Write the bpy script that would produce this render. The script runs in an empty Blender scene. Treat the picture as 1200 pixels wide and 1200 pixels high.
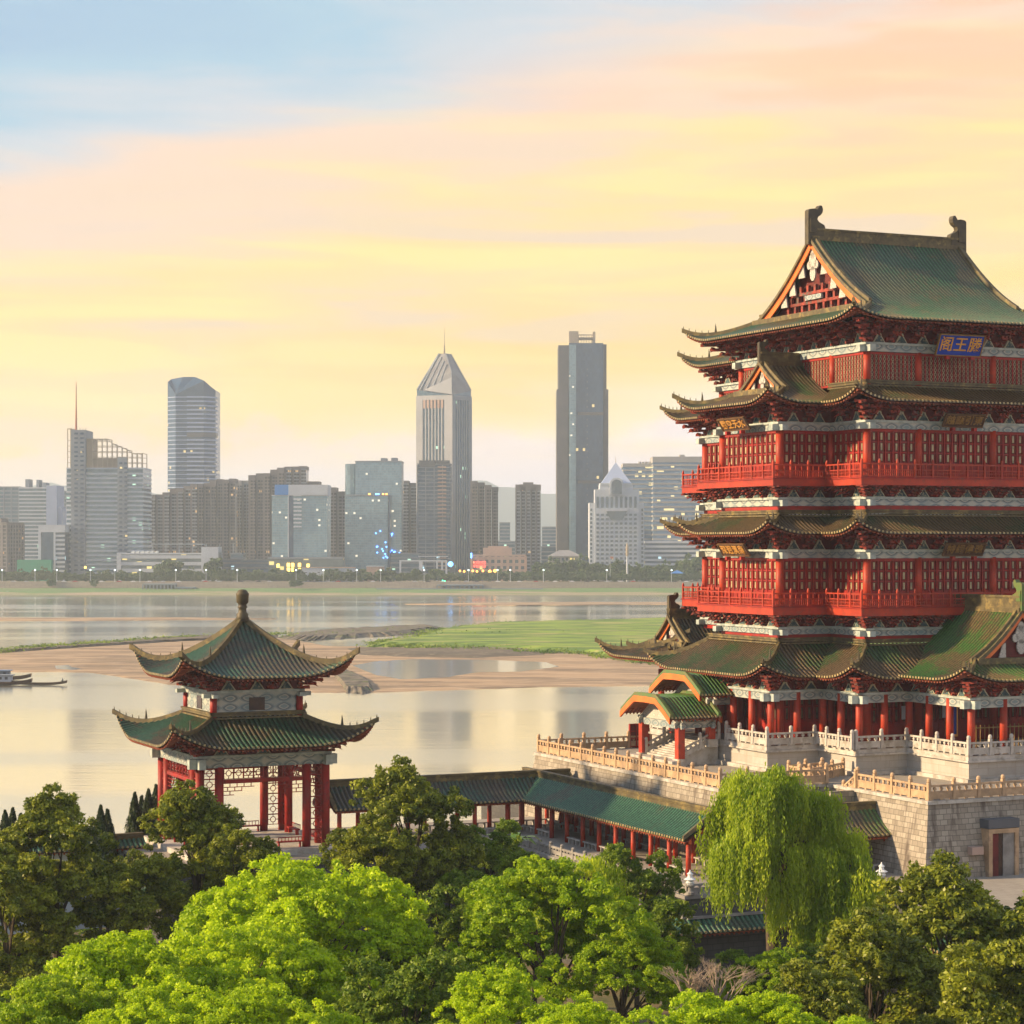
import bpy, math, random
import numpy as np
from mathutils import Vector, Matrix
random.seed(7); np.random.seed(7)
R = math.radians
sc = bpy.context.scene
COL = sc.collection
EYE = 38.0                       # camera height above the river

# ---------------------------------------------------------------- camera
cam_d = bpy.data.cameras.new("camera"); cam = bpy.data.objects.new("camera", cam_d); COL.objects.link(cam)
cam.location = (0, 0, EYE); cam.rotation_euler = (R(90), 0, 0)
cam_d.sensor_width = 36; cam_d.lens = 36 * 2580 / 1200.0
cam_d.shift_y = 37.5 / 1200.0
cam_d.clip_start = 1; cam_d.clip_end = 40000
sc.camera = cam

# ---------------------------------------------------------------- world
SUN_EL, SUN_AZ = 22.0, -96.0       # azimuth from +Y towards +X
w = bpy.data.worlds.new("World"); sc.world = w; w.use_nodes = True
nt = w.node_tree; nt.nodes.clear()
def N(nt, t, **kw):
    n = nt.nodes.new(t)
    for k, v in kw.items():
        if k == 'inp':
            for a, b in v.items(): n.inputs[a].default_value = b
        else: setattr(n, k, v)
    return n
def ramp(nt, stops, interp='EASE'):
    n = nt.nodes.new('ShaderNodeValToRGB'); cr = n.color_ramp; cr.interpolation = interp
    while len(cr.elements) < len(stops): cr.elements.new(0.5)
    for e, (p, c) in zip(cr.elements, stops):
        e.position = p; e.color = (c[0], c[1], c[2], 1)
    return n
def srgb(r, g, b):
    f = lambda v: (v/255/12.92) if v/255 <= .04045 else ((v/255+.055)/1.055)**2.4
    return (f(r), f(g), f(b))
def mth(nt, op, a, b=None, clamp=False):
    n = nt.nodes.new('ShaderNodeMath'); n.operation = op; n.use_clamp = clamp
    for i, v in enumerate((a, b)):
        if v is None: continue
        if isinstance(v, (int, float)): n.inputs[i].default_value = v
        else: nt.links.new(v, n.inputs[i])
    return n.outputs[0]
def mixc(nt, f, a, b, blend='MIX'):
    n = nt.nodes.new('ShaderNodeMix'); n.data_type = 'RGBA'; n.blend_type = blend
    for i, v in ((0, f), (6, a), (7, b)):
        if isinstance(v, (int, float)): n.inputs[i].default_value = v
        elif isinstance(v, tuple): n.inputs[i].default_value = (*v[:3], 1)
        else: nt.links.new(v, n.inputs[i])
    return n.outputs[2]
def world_nodes():
    tc = N(nt, 'ShaderNodeTexCoord'); sep = N(nt, 'ShaderNodeSeparateXYZ')
    nt.links.new(tc.outputs['Generated'], sep.inputs[0])
    X, Y, Z = sep.outputs
    mp = N(nt, 'ShaderNodeMapping'); nt.links.new(tc.outputs['Generated'], mp.inputs[0])
    mp.inputs['Scale'].default_value = (2.4, 2.4, 15.0); mp.inputs['Rotation'].default_value = (0, R(7), 0)
    n1 = N(nt, 'ShaderNodeTexNoise', inp={'Scale': 2.3, 'Detail': 6.0, 'Roughness': .52, 'Distortion': .35})
    nt.links.new(mp.outputs[0], n1.inputs['Vector'])
    mp2 = N(nt, 'ShaderNodeMapping'); nt.links.new(tc.outputs['Generated'], mp2.inputs[0])
    mp2.inputs['Scale'].default_value = (3, 3, 34.0); mp2.inputs['Rotation'].default_value = (0, R(8), 0); mp2.inputs['Location'].default_value = (3.1, 1.7, .4)
    n2 = N(nt, 'ShaderNodeTexNoise', inp={'Scale': 1.7, 'Detail': 5.0, 'Roughness': .5, 'Distortion': .5})
    nt.links.new(mp2.outputs[0], n2.inputs['Vector'])
    ex = mth(nt, 'SUBTRACT', Z, mth(nt, 'MULTIPLY', X, .18))
    ee = mth(nt, 'ADD', ex, mth(nt, 'MULTIPLY', mth(nt, 'SUBTRACT', n1.outputs['Fac'], .5), .11))
    t = mth(nt, 'DIVIDE', ee, .5, True)
    rp = ramp(nt, [(0.0, srgb(240, 230, 245)), (.05, srgb(250, 236, 228)), (.085, srgb(254, 228, 176)),
                   (.15, srgb(254, 215, 128)), (.22, srgb(252, 218, 158)), (.275, srgb(253, 220, 150)), (.33, srgb(246, 214, 180)),
                   (.385, srgb(244, 214, 190)), (.43, srgb(205, 210, 216)), (.48, srgb(170, 200, 218)),
                   (.60, srgb(150, 180, 212)), (.75, srgb(175, 185, 205)), (1.0, srgb(165, 175, 195))], 'LINEAR')
    nt.links.new(t, rp.inputs[0])
    # soft streaks: brighter yellow bands and grey-mauve bands
    k1 = ramp(nt, [(.49, (0, 0, 0)), (.60, (1, 1, 1))]); nt.links.new(n2.outputs['Fac'], k1.inputs[0])
    band = mth(nt, 'MULTIPLY', mth(nt, 'SUBTRACT', 1.0, mth(nt, 'DIVIDE', mth(nt, 'ABSOLUTE', mth(nt, 'SUBTRACT', ex, .13)), .085), True), 1.0, True)
    c1 = mixc(nt, mth(nt, 'MULTIPLY', mth(nt, 'MULTIPLY', k1.outputs[0], band), .7), rp.outputs[0], srgb(255, 236, 150))
    k2 = ramp(nt, [(.36, (1, 1, 1)), (.48, (0, 0, 0))]); nt.links.new(n2.outputs['Fac'], k2.inputs[0])
    c2 = mixc(nt, mth(nt, 'MULTIPLY', mth(nt, 'MULTIPLY', k2.outputs[0], band), .75), c1, srgb(230, 208, 190))
    # peach cloud bank high on the right
    k3 = ramp(nt, [(.42, (0, 0, 0)), (.56, (1, 1, 1))]); nt.links.new(n1.outputs['Fac'], k3.inputs[0])
    hi = mth(nt, 'DIVIDE', mth(nt, 'SUBTRACT', Z, .14), .06, True)
    rt = mth(nt, 'DIVIDE', mth(nt, 'ADD', X, .05), .2, True)
    top = mth(nt, 'DIVIDE', mth(nt, 'SUBTRACT', .33, Z), .08, True)
    pk = mth(nt, 'MULTIPLY', mth(nt, 'MULTIPLY', mth(nt, 'MULTIPLY', k3.outputs[0], hi), rt), top)
    c3 = mixc(nt, mth(nt, 'MULTIPLY', pk, .85), c2, srgb(255, 200, 160))
    # low cumulus line just over the horizon
    mp3 = N(nt, 'ShaderNodeMapping'); nt.links.new(tc.outputs['Generated'], mp3.inputs[0]); mp3.inputs['Scale'].default_value = (9, 9, 16)
    n3 = N(nt, 'ShaderNodeTexNoise', inp={'Scale': 2.2, 'Detail': 8.0, 'Roughness': .6}); nt.links.new(mp3.outputs[0], n3.inputs['Vector'])
    edge = mth(nt, 'ADD', .052, mth(nt, 'MULTIPLY', mth(nt, 'SUBTRACT', n3.outputs['Fac'], .5), .085))
    low = mth(nt, 'DIVIDE', mth(nt, 'SUBTRACT', edge, Z), .010, True)
    c4 = mixc(nt, mth(nt, 'MULTIPLY', low, .55), c3, srgb(240, 214, 208))
    bg1 = N(nt, 'ShaderNodeBackground'); nt.links.new(c4, bg1.inputs[0])
    nt.links.new(mth(nt, 'MULTIPLY', mth(nt, 'ADD', 1.0, mth(nt, 'ADD', mth(nt, 'MULTIPLY', mth(nt, 'DIVIDE', mth(nt, 'SUBTRACT', .09, Z), .09, True), .25), mth(nt, 'MULTIPLY', mth(nt, 'DIVIDE', mth(nt, 'SUBTRACT', Z, .26), .2, True), .35))), .605), bg1.inputs['Strength'])
    sky = N(nt, 'ShaderNodeTexSky', sky_type='NISHITA', sun_disc=False, sun_elevation=R(SUN_EL), sun_rotation=R(SUN_AZ))
    bg2 = N(nt, 'ShaderNodeBackground', inp={'Strength': .05}); nt.links.new(sky.outputs[0], bg2.inputs[0])
    # the Nishita sky lights from overhead, the cloud layers fill the low sky
    add = N(nt, 'ShaderNodeMixShader')
    up = mth(nt, 'MULTIPLY', mth(nt, 'DIVIDE', mth(nt, 'SUBTRACT', Z, .28), .3, True), .3)
    nt.links.new(up, add.inputs[0]); nt.links.new(bg1.outputs[0], add.inputs[1]); nt.links.new(bg2.outputs[0], add.inputs[2])
    out = N(nt, 'ShaderNodeOutputWorld'); nt.links.new(add.outputs[0], out.inputs[0])
world_nodes()
sd = bpy.data.lights.new("sun", 'SUN'); sd.energy = 4.9; sd.angle = R(2.5); sd.color = (1.0, .72, .42)
sun = bpy.data.objects.new("sun", sd); COL.objects.link(sun)
_s = Vector((math.sin(R(SUN_AZ))*math.cos(R(SUN_EL)), math.cos(R(SUN_AZ))*math.cos(R(SUN_EL)), math.sin(R(SUN_EL))))
sun.rotation_euler = (-_s).to_track_quat('-Z', 'Y').to_euler(); sun.location = (-100, 60, 200)
sc.view_settings.view_transform = 'Standard'; sc.view_settings.look = 'None'
sc.view_settings.exposure = 0.90; sc.view_settings.gamma = 1
sc.render.engine = 'CYCLES'
cy = sc.cycles
cy.use_denoising = True; cy.max_bounces = 6; cy.diffuse_bounces = 3; cy.glossy_bounces = 3; cy.transmission_bounces = 4
cy.transparent_max_bounces = 6; cy.volume_bounces = 1; cy.sample_clamp_indirect = 4; cy.caustics_reflective = False; cy.caustics_refractive = False

# ---------------------------------------------------------------- plan frame
# a runs along the pavilion's long front (right and away), b runs into depth (left and away), z is height relative to the eye
TH = R(24.75); CT, ST = math.cos(TH), math.sin(TH); AX, AY = 30.79, 194.0
def W(a, b, z): return (AX + CT*a - ST*b, AY + ST*a + CT*b, EYE + z)
def at(px, y, z):                 # point of the photo that lies at height z
    Y = -z*2580/(y-637.5); return ((px-600)/2580*Y, Y, EYE+z)

# ---------------------------------------------------------------- materials
MT = {}
def new_mat(name):
    m = bpy.data.materials.new(name); m.use_nodes = True; m.node_tree.nodes.clear(); MT[name] = m
    t = m.node_tree; o = N(t, 'ShaderNodeOutputMaterial'); b = N(t, 'ShaderNodeBsdfPrincipled'); t.links.new(b.outputs[0], o.inputs[0])
    return m, t, b, o
def noise(t, scale, detail=4, rough=.55, coord='Object', sc3=None, dist=0):
    tc = N(t, 'ShaderNodeTexCoord'); n = N(t, 'ShaderNodeTexNoise', inp={'Scale': scale, 'Detail': detail, 'Roughness': rough, 'Distortion': dist})
    if sc3:
        m = N(t, 'ShaderNodeMapping'); m.inputs['Scale'].default_value = sc3; t.links.new(tc.outputs[coord], m.inputs[0]); t.links.new(m.outputs[0], n.inputs['Vector'])
    else: t.links.new(tc.outputs[coord], n.inputs['Vector'])
    return n.outputs['Fac']
def bump(t, b, h, strength=.3, dist=.05):
    n = N(t, 'ShaderNodeBump', inp={'Strength': strength, 'Distance': dist}); t.links.new(h, n.inputs['Height']); t.links.new(n.outputs[0], b.inputs['Normal'])
def mat(name, c1, c2=None, rough=.7, scale=.8, metal=0, lo=.35, hi=.65, detail=5, bmp=.15, spec=.4, sc3=None, c3=None, s3=6.0):
    m, t, b, o = new_mat(name)
    c2 = c2 or tuple(v*.72 for v in c1)
    f = noise(t, scale, detail, .6, sc3=sc3)
    rp = ramp(t, [(lo, c1), (hi, c2)]); t.links.new(f, rp.inputs[0]); col = rp.outputs[0]
    if c3:
        g = noise(t, s3, 3, .6, sc3=sc3); r2 = ramp(t, [(.52, (0, 0, 0)), (.66, (1, 1, 1))]); t.links.new(g, r2.inputs[0])
        col = mixc(t, mth(t, 'MULTIPLY', r2.outputs[0], .8), col, c3)
    t.links.new(col, b.inputs['Base Color'])
    b.inputs['Roughness'].default_value = rough; b.inputs['Metallic'].default_value = metal; b.inputs['Specular IOR Level'].default_value = spec
    if bmp: bump(t, b, noise(t, scale*9, 4, .6), bmp, .03)
    return m
def emit(name, c, s):
    m, t, b, o = new_mat(name); b.inputs['Base Color'].default_value = (*c, 1); b.inputs['Emission Color'].default_value = (*c, 1); b.inputs['Emission Strength'].default_value = s
    return m
def tile_mat(name, green, brown, amount, blue=None):
    m, t, b, o = new_mat(name)
    f = noise(t, .22, 6, .62); f2 = noise(t, 3.2, 4, .7); f3 = noise(t, .09, 2, .5)
    mix = mth(t, 'ADD', mth(t, 'MULTIPLY', f, .7), mth(t, 'MULTIPLY', f2, .3))
    rp = ramp(t, [(amount-.045, brown), (amount+.045, green)]); t.links.new(mth(t, 'SUBTRACT', 1.0, mix), rp.inputs[0])
    col = rp.outputs[0]
    if blue: 
        r3 = ramp(t, [(.45, (0, 0, 0)), (.6, (1, 1, 1))]); t.links.new(f3, r3.inputs[0]); col = mixc(t, mth(t, 'MULTIPLY', r3.outputs[0], .6), col, blue)
    r4 = ramp(t, [(.3, (.45, .45, .45)), (.7, (1.25, 1.25, 1.25))]); t.links.new(noise(t, 7, 3, .7), r4.inputs[0])
    col = mixc(t, 1.0, col, r4.outputs[0], 'MULTIPLY')
    ra = N(t, 'ShaderNodeAttribute', attribute_name='rib'); r5 = ramp(t, [(0, (.42, .40, .36)), (.8, (1.3, 1.3, 1.3))], 'LINEAR'); t.links.new(ra.outputs['Fac'], r5.inputs[0]); col = mixc(t, 1.0, col, r5.outputs[0], 'MULTIPLY')   # pans darkened, cover tiles lightened: groove shade put into the colour
    t.links.new(col, b.inputs['Base Color']); b.inputs['Roughness'].default_value = .42; b.inputs['Specular IOR Level'].default_value = .5
    bump(t, b, noise(t, 5, 3, .6), .25, .05)
    return m
def brick_mat(name, c1, c2, mortar, bw, bh, stain=.5, dark=(.12, .10, .08), rough=.85, ms=.03):
    m, t, b, o = new_mat(name)
    tc = N(t, 'ShaderNodeTexCoord')
    br = N(t, 'ShaderNodeTexBrick', inp={'Scale': 1.0, 'Brick Width': bw, 'Row Height': bh, 'Mortar Size': ms, 'Mortar Smooth': .3, 'Bias': 0.0})
    br.inputs['Color1'].default_value = (*c1, 1); br.inputs['Color2'].default_value = (*c2, 1); br.inputs['Mortar'].default_value = (*mortar, 1)
    nz = N(t, 'ShaderNodeTexNoise', inp={'Scale': 1.1, 'Detail': 2}); t.links.new(tc.outputs['UV'], nz.inputs['Vector']); t.links.new(mixc(t, .09, tc.outputs['UV'], nz.outputs['Color'], 'ADD'), br.inputs['Vector'])
    wv = noise(t, 1.7, 4, .6); col = mixc(t, .35, br.outputs['Color'], mixc(t, wv, tuple(v*.55 for v in c2), c1))
    mp = N(t, 'ShaderNodeMapping'); mp.inputs['Scale'].default_value = (.9, .16, 1); t.links.new(tc.outputs['UV'], mp.inputs[0])
    ns = N(t, 'ShaderNodeTexNoise', inp={'Scale': .9, 'Detail': 5, 'Roughness': .65}); t.links.new(mp.outputs[0], ns.inputs['Vector'])
    rs = ramp(t, [(.5, (0, 0, 0)), (.68, (1, 1, 1))]); t.links.new(ns.outputs['Fac'], rs.inputs[0])
    col = mixc(t, mth(t, 'MULTIPLY', rs.outputs[0], stain), col, dark)
    t.links.new(col, b.inputs['Base Color']); b.inputs['Roughness'].default_value = rough
    bump(t, b, br.outputs['Fac'], -.6, .04)
    return m
def painted(name, base, deco, deco2, scale, lw=.07):
    """painted timber: rows of lozenge cartouches outlined on a pale ground"""
    m, t, b, o = new_mat(name)
    tc = N(t, 'ShaderNodeTexCoord'); sp = N(t, 'ShaderNodeSeparateXYZ'); nz = N(t, 'ShaderNodeTexNoise', inp={'Scale': 2.5, 'Detail': 2})
    t.links.new(tc.outputs['UV'], nz.inputs['Vector']); ad = mixc(t, .06, tc.outputs['UV'], nz.outputs['Color'], 'ADD'); t.links.new(ad, sp.inputs[0])
    fu = mth(t, 'ABSOLUTE', mth(t, 'SUBTRACT', mth(t, 'FRACT', mth(t, 'MULTIPLY', sp.outputs[0], scale*.5)), .5))
    fv = mth(t, 'ABSOLUTE', mth(t, 'SUBTRACT', mth(t, 'FRACT', mth(t, 'MULTIPLY', sp.outputs[1], scale)), .5))
    d = mth(t, 'ADD', mth(t, 'POWER', mth(t, 'MULTIPLY', fu, 2), 1.5), mth(t, 'POWER', mth(t, 'MULTIPLY', fv, 2), 1.5))
    ln = mth(t, 'LESS_THAN', mth(t, 'ABSOLUTE', mth(t, 'SUBTRACT', d, .62)), lw*1.6); l2 = mth(t, 'LESS_THAN', mth(t, 'ABSOLUTE', mth(t, 'SUBTRACT', d, .95)), lw); core = mth(t, 'LESS_THAN', d, .26)
    c = mixc(t, mth(t, 'MULTIPLY', ln, .75), base, deco); c = mixc(t, mth(t, 'MULTIPLY', l2, .6), c, deco2); c = mixc(t, mth(t, 'MULTIPLY', core, .7), c, deco2)
    r2 = ramp(t, [(.5, (0, 0, 0)), (.62, (1, 1, 1))]); t.links.new(noise(t, .5, 2, .5), r2.inputs[0]); c = mixc(t, mth(t, 'MULTIPLY', r2.outputs[0], .4), c, deco2)
    c = mixc(t, mth(t, 'MULTIPLY', noise(t, 1.3, 4, .6), .45), c, tuple(x*.45 for x in base))
    t.links.new(c, b.inputs['Base Color']); b.inputs['Roughness'].default_value = .7
    return m
def leaf_mat(name, ca, cb, trans=.35, rough=.5):
    m, t, b, o = new_mat(name)
    at_ = N(t, 'ShaderNodeAttribute', attribute_name='tint')
    rp = ramp(t, [(0, ca), (1, cb)], 'LINEAR'); t.links.new(at_.outputs['Fac'], rp.inputs[0])
    t.links.new(rp.outputs[0], b.inputs['Base Color']); b.inputs['Roughness'].default_value = rough; b.inputs['Specular IOR Level'].default_value = .3
    tr = N(t, 'ShaderNodeBsdfTranslucent'); t.links.new(rp.outputs[0], tr.inputs['Color'])
    mx = N(t, 'ShaderNodeMixShader'); mx.inputs[0].default_value = trans
    t.links.new(b.outputs[0], mx.inputs[1]); t.links.new(tr.outputs[0], mx.inputs[2]); t.links.new(mx.outputs[0], o.inputs[0])
    return m

mat('red', (.35, .014, .008), (.22, .012, .008), .55, .5, bmp=.06, c3=(.17, .022, .014), s3=2.5)
mat('rail_red', (.45, .042, .012), (.30, .026, .010), .55, .5, bmp=.06, c3=(.26, .04, .018), s3=2.5)
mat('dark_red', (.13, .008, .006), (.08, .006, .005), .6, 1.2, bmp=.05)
mat('bracket_red', (.34, .05, .03), (.13, .02, .013), .7, 1.6, c3=(.06, .10, .08), s3=2.2, bmp=.05)
mat('rafter', (.36, .10, .05), (.2, .05, .025), .7, 1.5)
mat('orange', (.78, .19, .035), (.62, .14, .03), .5, .7, bmp=.05)
mat('pale_slot', (.44, .37, .20), (.20, .18, .11), .35, 1.3, bmp=0)
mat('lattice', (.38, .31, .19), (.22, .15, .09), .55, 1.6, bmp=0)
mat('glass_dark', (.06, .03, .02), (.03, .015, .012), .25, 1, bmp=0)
painted('beam_paint', (.50, .51, .46), (.035, .09, .14), (.13, .25, .31), 1.25, .11)
painted('panel_paint', (.58, .54, .38), (.16, .14, .08), (.30, .32, .24), 3.0)
mat('panel_teal', (.06, .12, .13), (.03, .06, .08), .7, 2.5, c3=(.35, .33, .22), s3=4.0, bmp=0)
painted('gable_paint', (.50, .48, .43), (.25, .25, .24), (.65, .62, .55), 2.2)
mat('plate', (.46, .52, .49), (.28, .34, .33), .7, 1.4)
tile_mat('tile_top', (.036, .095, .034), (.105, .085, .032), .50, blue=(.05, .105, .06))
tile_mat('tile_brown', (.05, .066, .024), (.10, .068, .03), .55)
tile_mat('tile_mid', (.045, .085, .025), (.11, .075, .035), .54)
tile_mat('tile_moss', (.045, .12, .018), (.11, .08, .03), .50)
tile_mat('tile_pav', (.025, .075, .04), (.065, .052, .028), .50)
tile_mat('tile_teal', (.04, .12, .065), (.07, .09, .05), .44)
mat('ridge', (.13, .105, .045), (.075, .06, .03), .6, 1.5, c3=(.24, .18, .06), s3=1.2)
mat('ridge_green', (.07, .16, .04), (.13, .13, .04), .5, 1.2)
mat('antefix', (.46, .36, .18), (.24, .19, .09), .4, 2, bmp=0)
mat('bronze', (.085, .07, .035), (.05, .04, .025), .55, 1.5)
brick_mat('terrace_stone', (.44, .40, .33), (.22, .19, .15), (.09, .08, .065), .68, .42, .95, dark=(.10, .08, .065))
brick_mat('white_stone', (.50, .48, .44), (.38, .36, .32), (.36, .32, .26), 1.9, .62, .35, dark=(.30, .25, .19))
brick_mat('dark_stone', (.085, .085, .085), (.055, .056, .06), (.03, .03, .03), .9, .45, .4, dark=(.03, .03, .03))
brick_mat('paving', (.36, .33, .28), (.30, .27, .23), (.2, .18, .15), 1.0, 1.0, .3, dark=(.2, .18, .15))
mat('orange_stone', (.52, .36, .22), (.36, .25, .15), .8, .9, c3=(.30, .21, .14), s3=1.1)
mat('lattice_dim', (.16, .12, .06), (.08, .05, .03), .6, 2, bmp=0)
mat('pale_stone', (.52, .50, .46), (.36, .34, .30), .8, .9, c3=(.28, .25, .20), s3=1.2)
mat('grey_stone', (.30, .29, .27), (.20, .19, .18), .85, .9)
mat('board_frame', (.16, .09, .04), (.11, .06, .03), .5, 2, bmp=0); mat('board_dark', (.10, .05, .025), (.06, .03, .02), .45, 1)
mat('board_blue', (.006, .045, .40), (.005, .035, .30), .45, 1, bmp=0)
mat('gold', (.80, .42, .08), (.62, .30, .06), .4, 2, metal=.3, bmp=0)
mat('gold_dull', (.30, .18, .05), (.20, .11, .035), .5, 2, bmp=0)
mat('porcelain', (.75, .78, .78), (.55, .6, .62), .3, 2)
mat('bark', (.10, .075, .05), (.05, .038, .028), .9, 2)
mat('twig', (.42, .33, .25), (.28, .22, .17), .9, 2)

# ---------------------------------------------------------------- mesh builder (coordinates in a, b, z)
def join2(a, ma, b, mb_, name, parent):
    """two builders as one mesh with two materials"""
    k = len(a.f); a.add(b.v, b.f); return a.build(name, ma, parent, mats2=(k, mb_))
class MB:
    def __init__(s): s.v = []; s.f = []; s.rib = []
    def add(s, vs, fs):
        n = len(s.v); s.v += vs; s.f += [tuple(n+i for i in f) for f in fs]; return s
    def box(s, a0, a1, b0, b1, z0, z1):
        return s.add([(a0,b0,z0),(a1,b0,z0),(a1,b1,z0),(a0,b1,z0),(a0,b0,z1),(a1,b0,z1),(a1,b1,z1),(a0,b1,z1)],
                     [(0,3,2,1),(4,5,6,7),(0,1,5,4),(1,2,6,5),(2,3,7,6),(3,0,4,7)])
    def ob(s, o, u, n, u0, u1, n0, n1, z0, z1, dz=0):
        """box along u (plan unit vector) and out along n; dz tilts: height added per unit along u"""
        P = lambda x, y, z: (o[0]+u[0]*x+n[0]*y, o[1]+u[1]*x+n[1]*y, z + dz*(x-u0))
        vs = [P(u0,n0,z0),P(u1,n0,z0),P(u1,n1,z0),P(u0,n1,z0),P(u0,n0,z1),P(u1,n0,z1),P(u1,n1,z1),P(u0,n1,z1)]
        return s.add(vs, [(0,3,2,1),(4,5,6,7),(0,1,5,4),(1,2,6,5),(2,3,7,6),(3,0,4,7)])
    def cyl(s, a, b, z0, z1, r0, r1=None, k=12):
        r1 = r0 if r1 is None else r1; vs = []
        for z, r in ((z0, r0), (z1, r1)):
            vs += [(a+r*math.cos(2*math.pi*i/k), b+r*math.sin(2*math.pi*i/k), z) for i in range(k)]
        fs = [(i, (i+1) % k, k+(i+1) % k, k+i) for i in range(k)] + [tuple(range(k-1, -1, -1)), tuple(range(k, 2*k))]
        return s.add(vs, fs)
    def lathe(s, a, b, prof, k=14):
        vs = []; m = len(prof)
        for r, z in prof: vs += [(a+r*math.cos(2*math.pi*i/k), b+r*math.sin(2*math.pi*i/k), z) for i in range(k)]
        fs = [(j*k+i, j*k+(i+1) % k, (j+1)*k+(i+1) % k, (j+1)*k+i) for j in range(m-1) for i in range(k)]
        fs += [tuple(range(k-1, -1, -1)), tuple(range((m-1)*k, m*k))]
        return s.add(vs, fs)
    def prism(s, o, u, n, poly, t0, t1):
        """poly of (x along u, z), extruded along n from t0 to t1"""
        k = len(poly); vs = [(o[0]+u[0]*x+n[0]*t, o[1]+u[1]*x+n[1]*t, z) for t in (t0, t1) for x, z in poly]
        return s.add(vs, [tuple(range(k)), tuple(range(2*k-1, k-1, -1))] + [(i, k+i, k+(i+1) % k, (i+1) % k) for i in range(k)])
    def poly(s, pts, z0, z1, batter=0):
        """closed plan polygon extruded; batter pushes the foot outward"""
        k = len(pts); low = offset(pts, batter) if batter else pts
        vs = [(p[0], p[1], z0) for p in low] + [(p[0], p[1], z1) for p in pts]
        return s.add(vs, [tuple(range(k-1, -1, -1)), tuple(range(k, 2*k))] + [(i, (i+1) % k, k+(i+1) % k, k+i) for i in range(k)])
    def tube(s, pts, rad, k=6):
        m = len(pts); vs = []
        for j, p in enumerate(pts):
            p = Vector(p); d = Vector(pts[min(j+1, m-1)]) - Vector(pts[max(j-1, 0)])
            if d.length < 1e-6: d = Vector((0, 0, 1))
            d.normalize(); x = d.cross(Vector((0, 0, 1)))
            if x.length < .05: x = d.cross(Vector((1, 0, 0)))
            x.normalize(); y = d.cross(x); r = rad[j] if isinstance(rad, (list, tuple)) else rad
            vs += [tuple(p + x*r*math.cos(2*math.pi*i/k) + y*r*math.sin(2*math.pi*i/k)) for i in range(k)]
        fs = [(j*k+i, j*k+(i+1) % k, (j+1)*k+(i+1) % k, (j+1)*k+i) for j in range(m-1) for i in range(k)]
        fs += [tuple(range(k-1, -1, -1)), tuple(range((m-1)*k, m*k))]
        return s.add(vs, fs)
    def ribbon(s, pts, wd, h0, h1):
        """ridge of rectangular section following pts"""
        m = len(pts); vs = []
        for j, p in enumerate(pts):
            d = Vector(pts[min(j+1, m-1)]) - Vector(pts[max(j-1, 0)]); x = Vector((d.y, -d.x, 0)); x.normalize(); x = x*wd/2
            vs += [(p[0]-x.x, p[1]-x.y, p[2]+h0), (p[0]+x.x, p[1]+x.y, p[2]+h0), (p[0]+x.x*.7, p[1]+x.y*.7, p[2]+h1), (p[0]-x.x*.7, p[1]-x.y*.7, p[2]+h1)]
        fs = [(j*4+i, j*4+(i+1) % 4, (j+1)*4+(i+1) % 4, (j+1)*4+i) for j in range(m-1) for i in range(4)] + [(3,2,1,0), tuple(range(4*m-4, 4*m))]
        return s.add(vs, fs)
    def build(s, name, m, parent=None, smooth=False, origin=None, mats2=None):
        og = origin or (tuple(parent_origin(parent)) if parent else (0, 0, 0))
        me = bpy.data.meshes.new(name)
        me.from_pydata([(x-og[0], y-og[1], z-og[2]) for x, y, z in s.v], [], s.f)
        auto_uv(me)
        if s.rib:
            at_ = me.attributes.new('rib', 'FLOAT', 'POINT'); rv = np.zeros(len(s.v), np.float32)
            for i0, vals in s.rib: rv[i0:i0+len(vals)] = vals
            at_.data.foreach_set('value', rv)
        me.materials.append(MT[m] if isinstance(m, str) else m)
        if mats2:
            me.materials.append(MT[mats2[1]]); idx = np.zeros(len(me.polygons), np.int32); idx[mats2[0]:] = 1; me.polygons.foreach_set('material_index', idx)
        if smooth: me.polygons.foreach_set('use_smooth', [True]*len(me.polygons))
        me.validate()
        o = bpy.data.objects.new(name, me); COL.objects.link(o)
        if parent: o.parent = parent
        return o
def auto_uv(me):
    n = len(me.vertices); co = np.empty(n*3, np.float32); me.vertices.foreach_get('co', co); co = co.reshape(-1, 3)
    uv = me.uv_layers.new(name='UVMap'); L = len(me.loops)
    li = np.empty(L, np.int32); me.loops.foreach_get('vertex_index', li)
    P = len(me.polygons); nr = np.empty(P*3, np.float32); me.polygons.foreach_get('normal', nr); nr = nr.reshape(-1, 3)
    lt = np.empty(P, np.int32); me.polygons.foreach_get('loop_total', lt); pn = np.repeat(nr, lt, axis=0)
    c = co[li]; out = np.empty((L, 2), np.float32); flat = np.abs(pn[:, 2]) > .75
    t = np.stack([-pn[:, 1], pn[:, 0]], 1); t /= (np.linalg.norm(t, axis=1, keepdims=True)+1e-9)
    out[:, 0] = np.where(flat, c[:, 0], (c[:, :2]*t).sum(1)); out[:, 1] = np.where(flat, c[:, 1], c[:, 2])
    uv.data.foreach_set('uv', out.ravel())
ORG = {}
def parent_origin(o):
    while o.parent: o = o.parent
    return ORG.get(o.name, (0, 0, 0))
def tag(o, label=None, cat=None, group=None, kind=None):
    if label: o['label'] = label
    if cat: o['category'] = cat
    if group: o['group'] = group
    if kind: o['kind'] = kind
    return o
def thing(name, label, cat, org, group=None, frame=True):
    """Empty at the thing's base. frame=True: plan frame (a, b, z); else world axes at x, y, z"""
    o = bpy.data.objects.new(name, None); COL.objects.link(o)
    if frame: o.location = W(*org); o.rotation_euler = (0, 0, TH)
    else: o.location = org
    ORG[o.name] = org
    return tag(o, label, cat, group)
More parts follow.
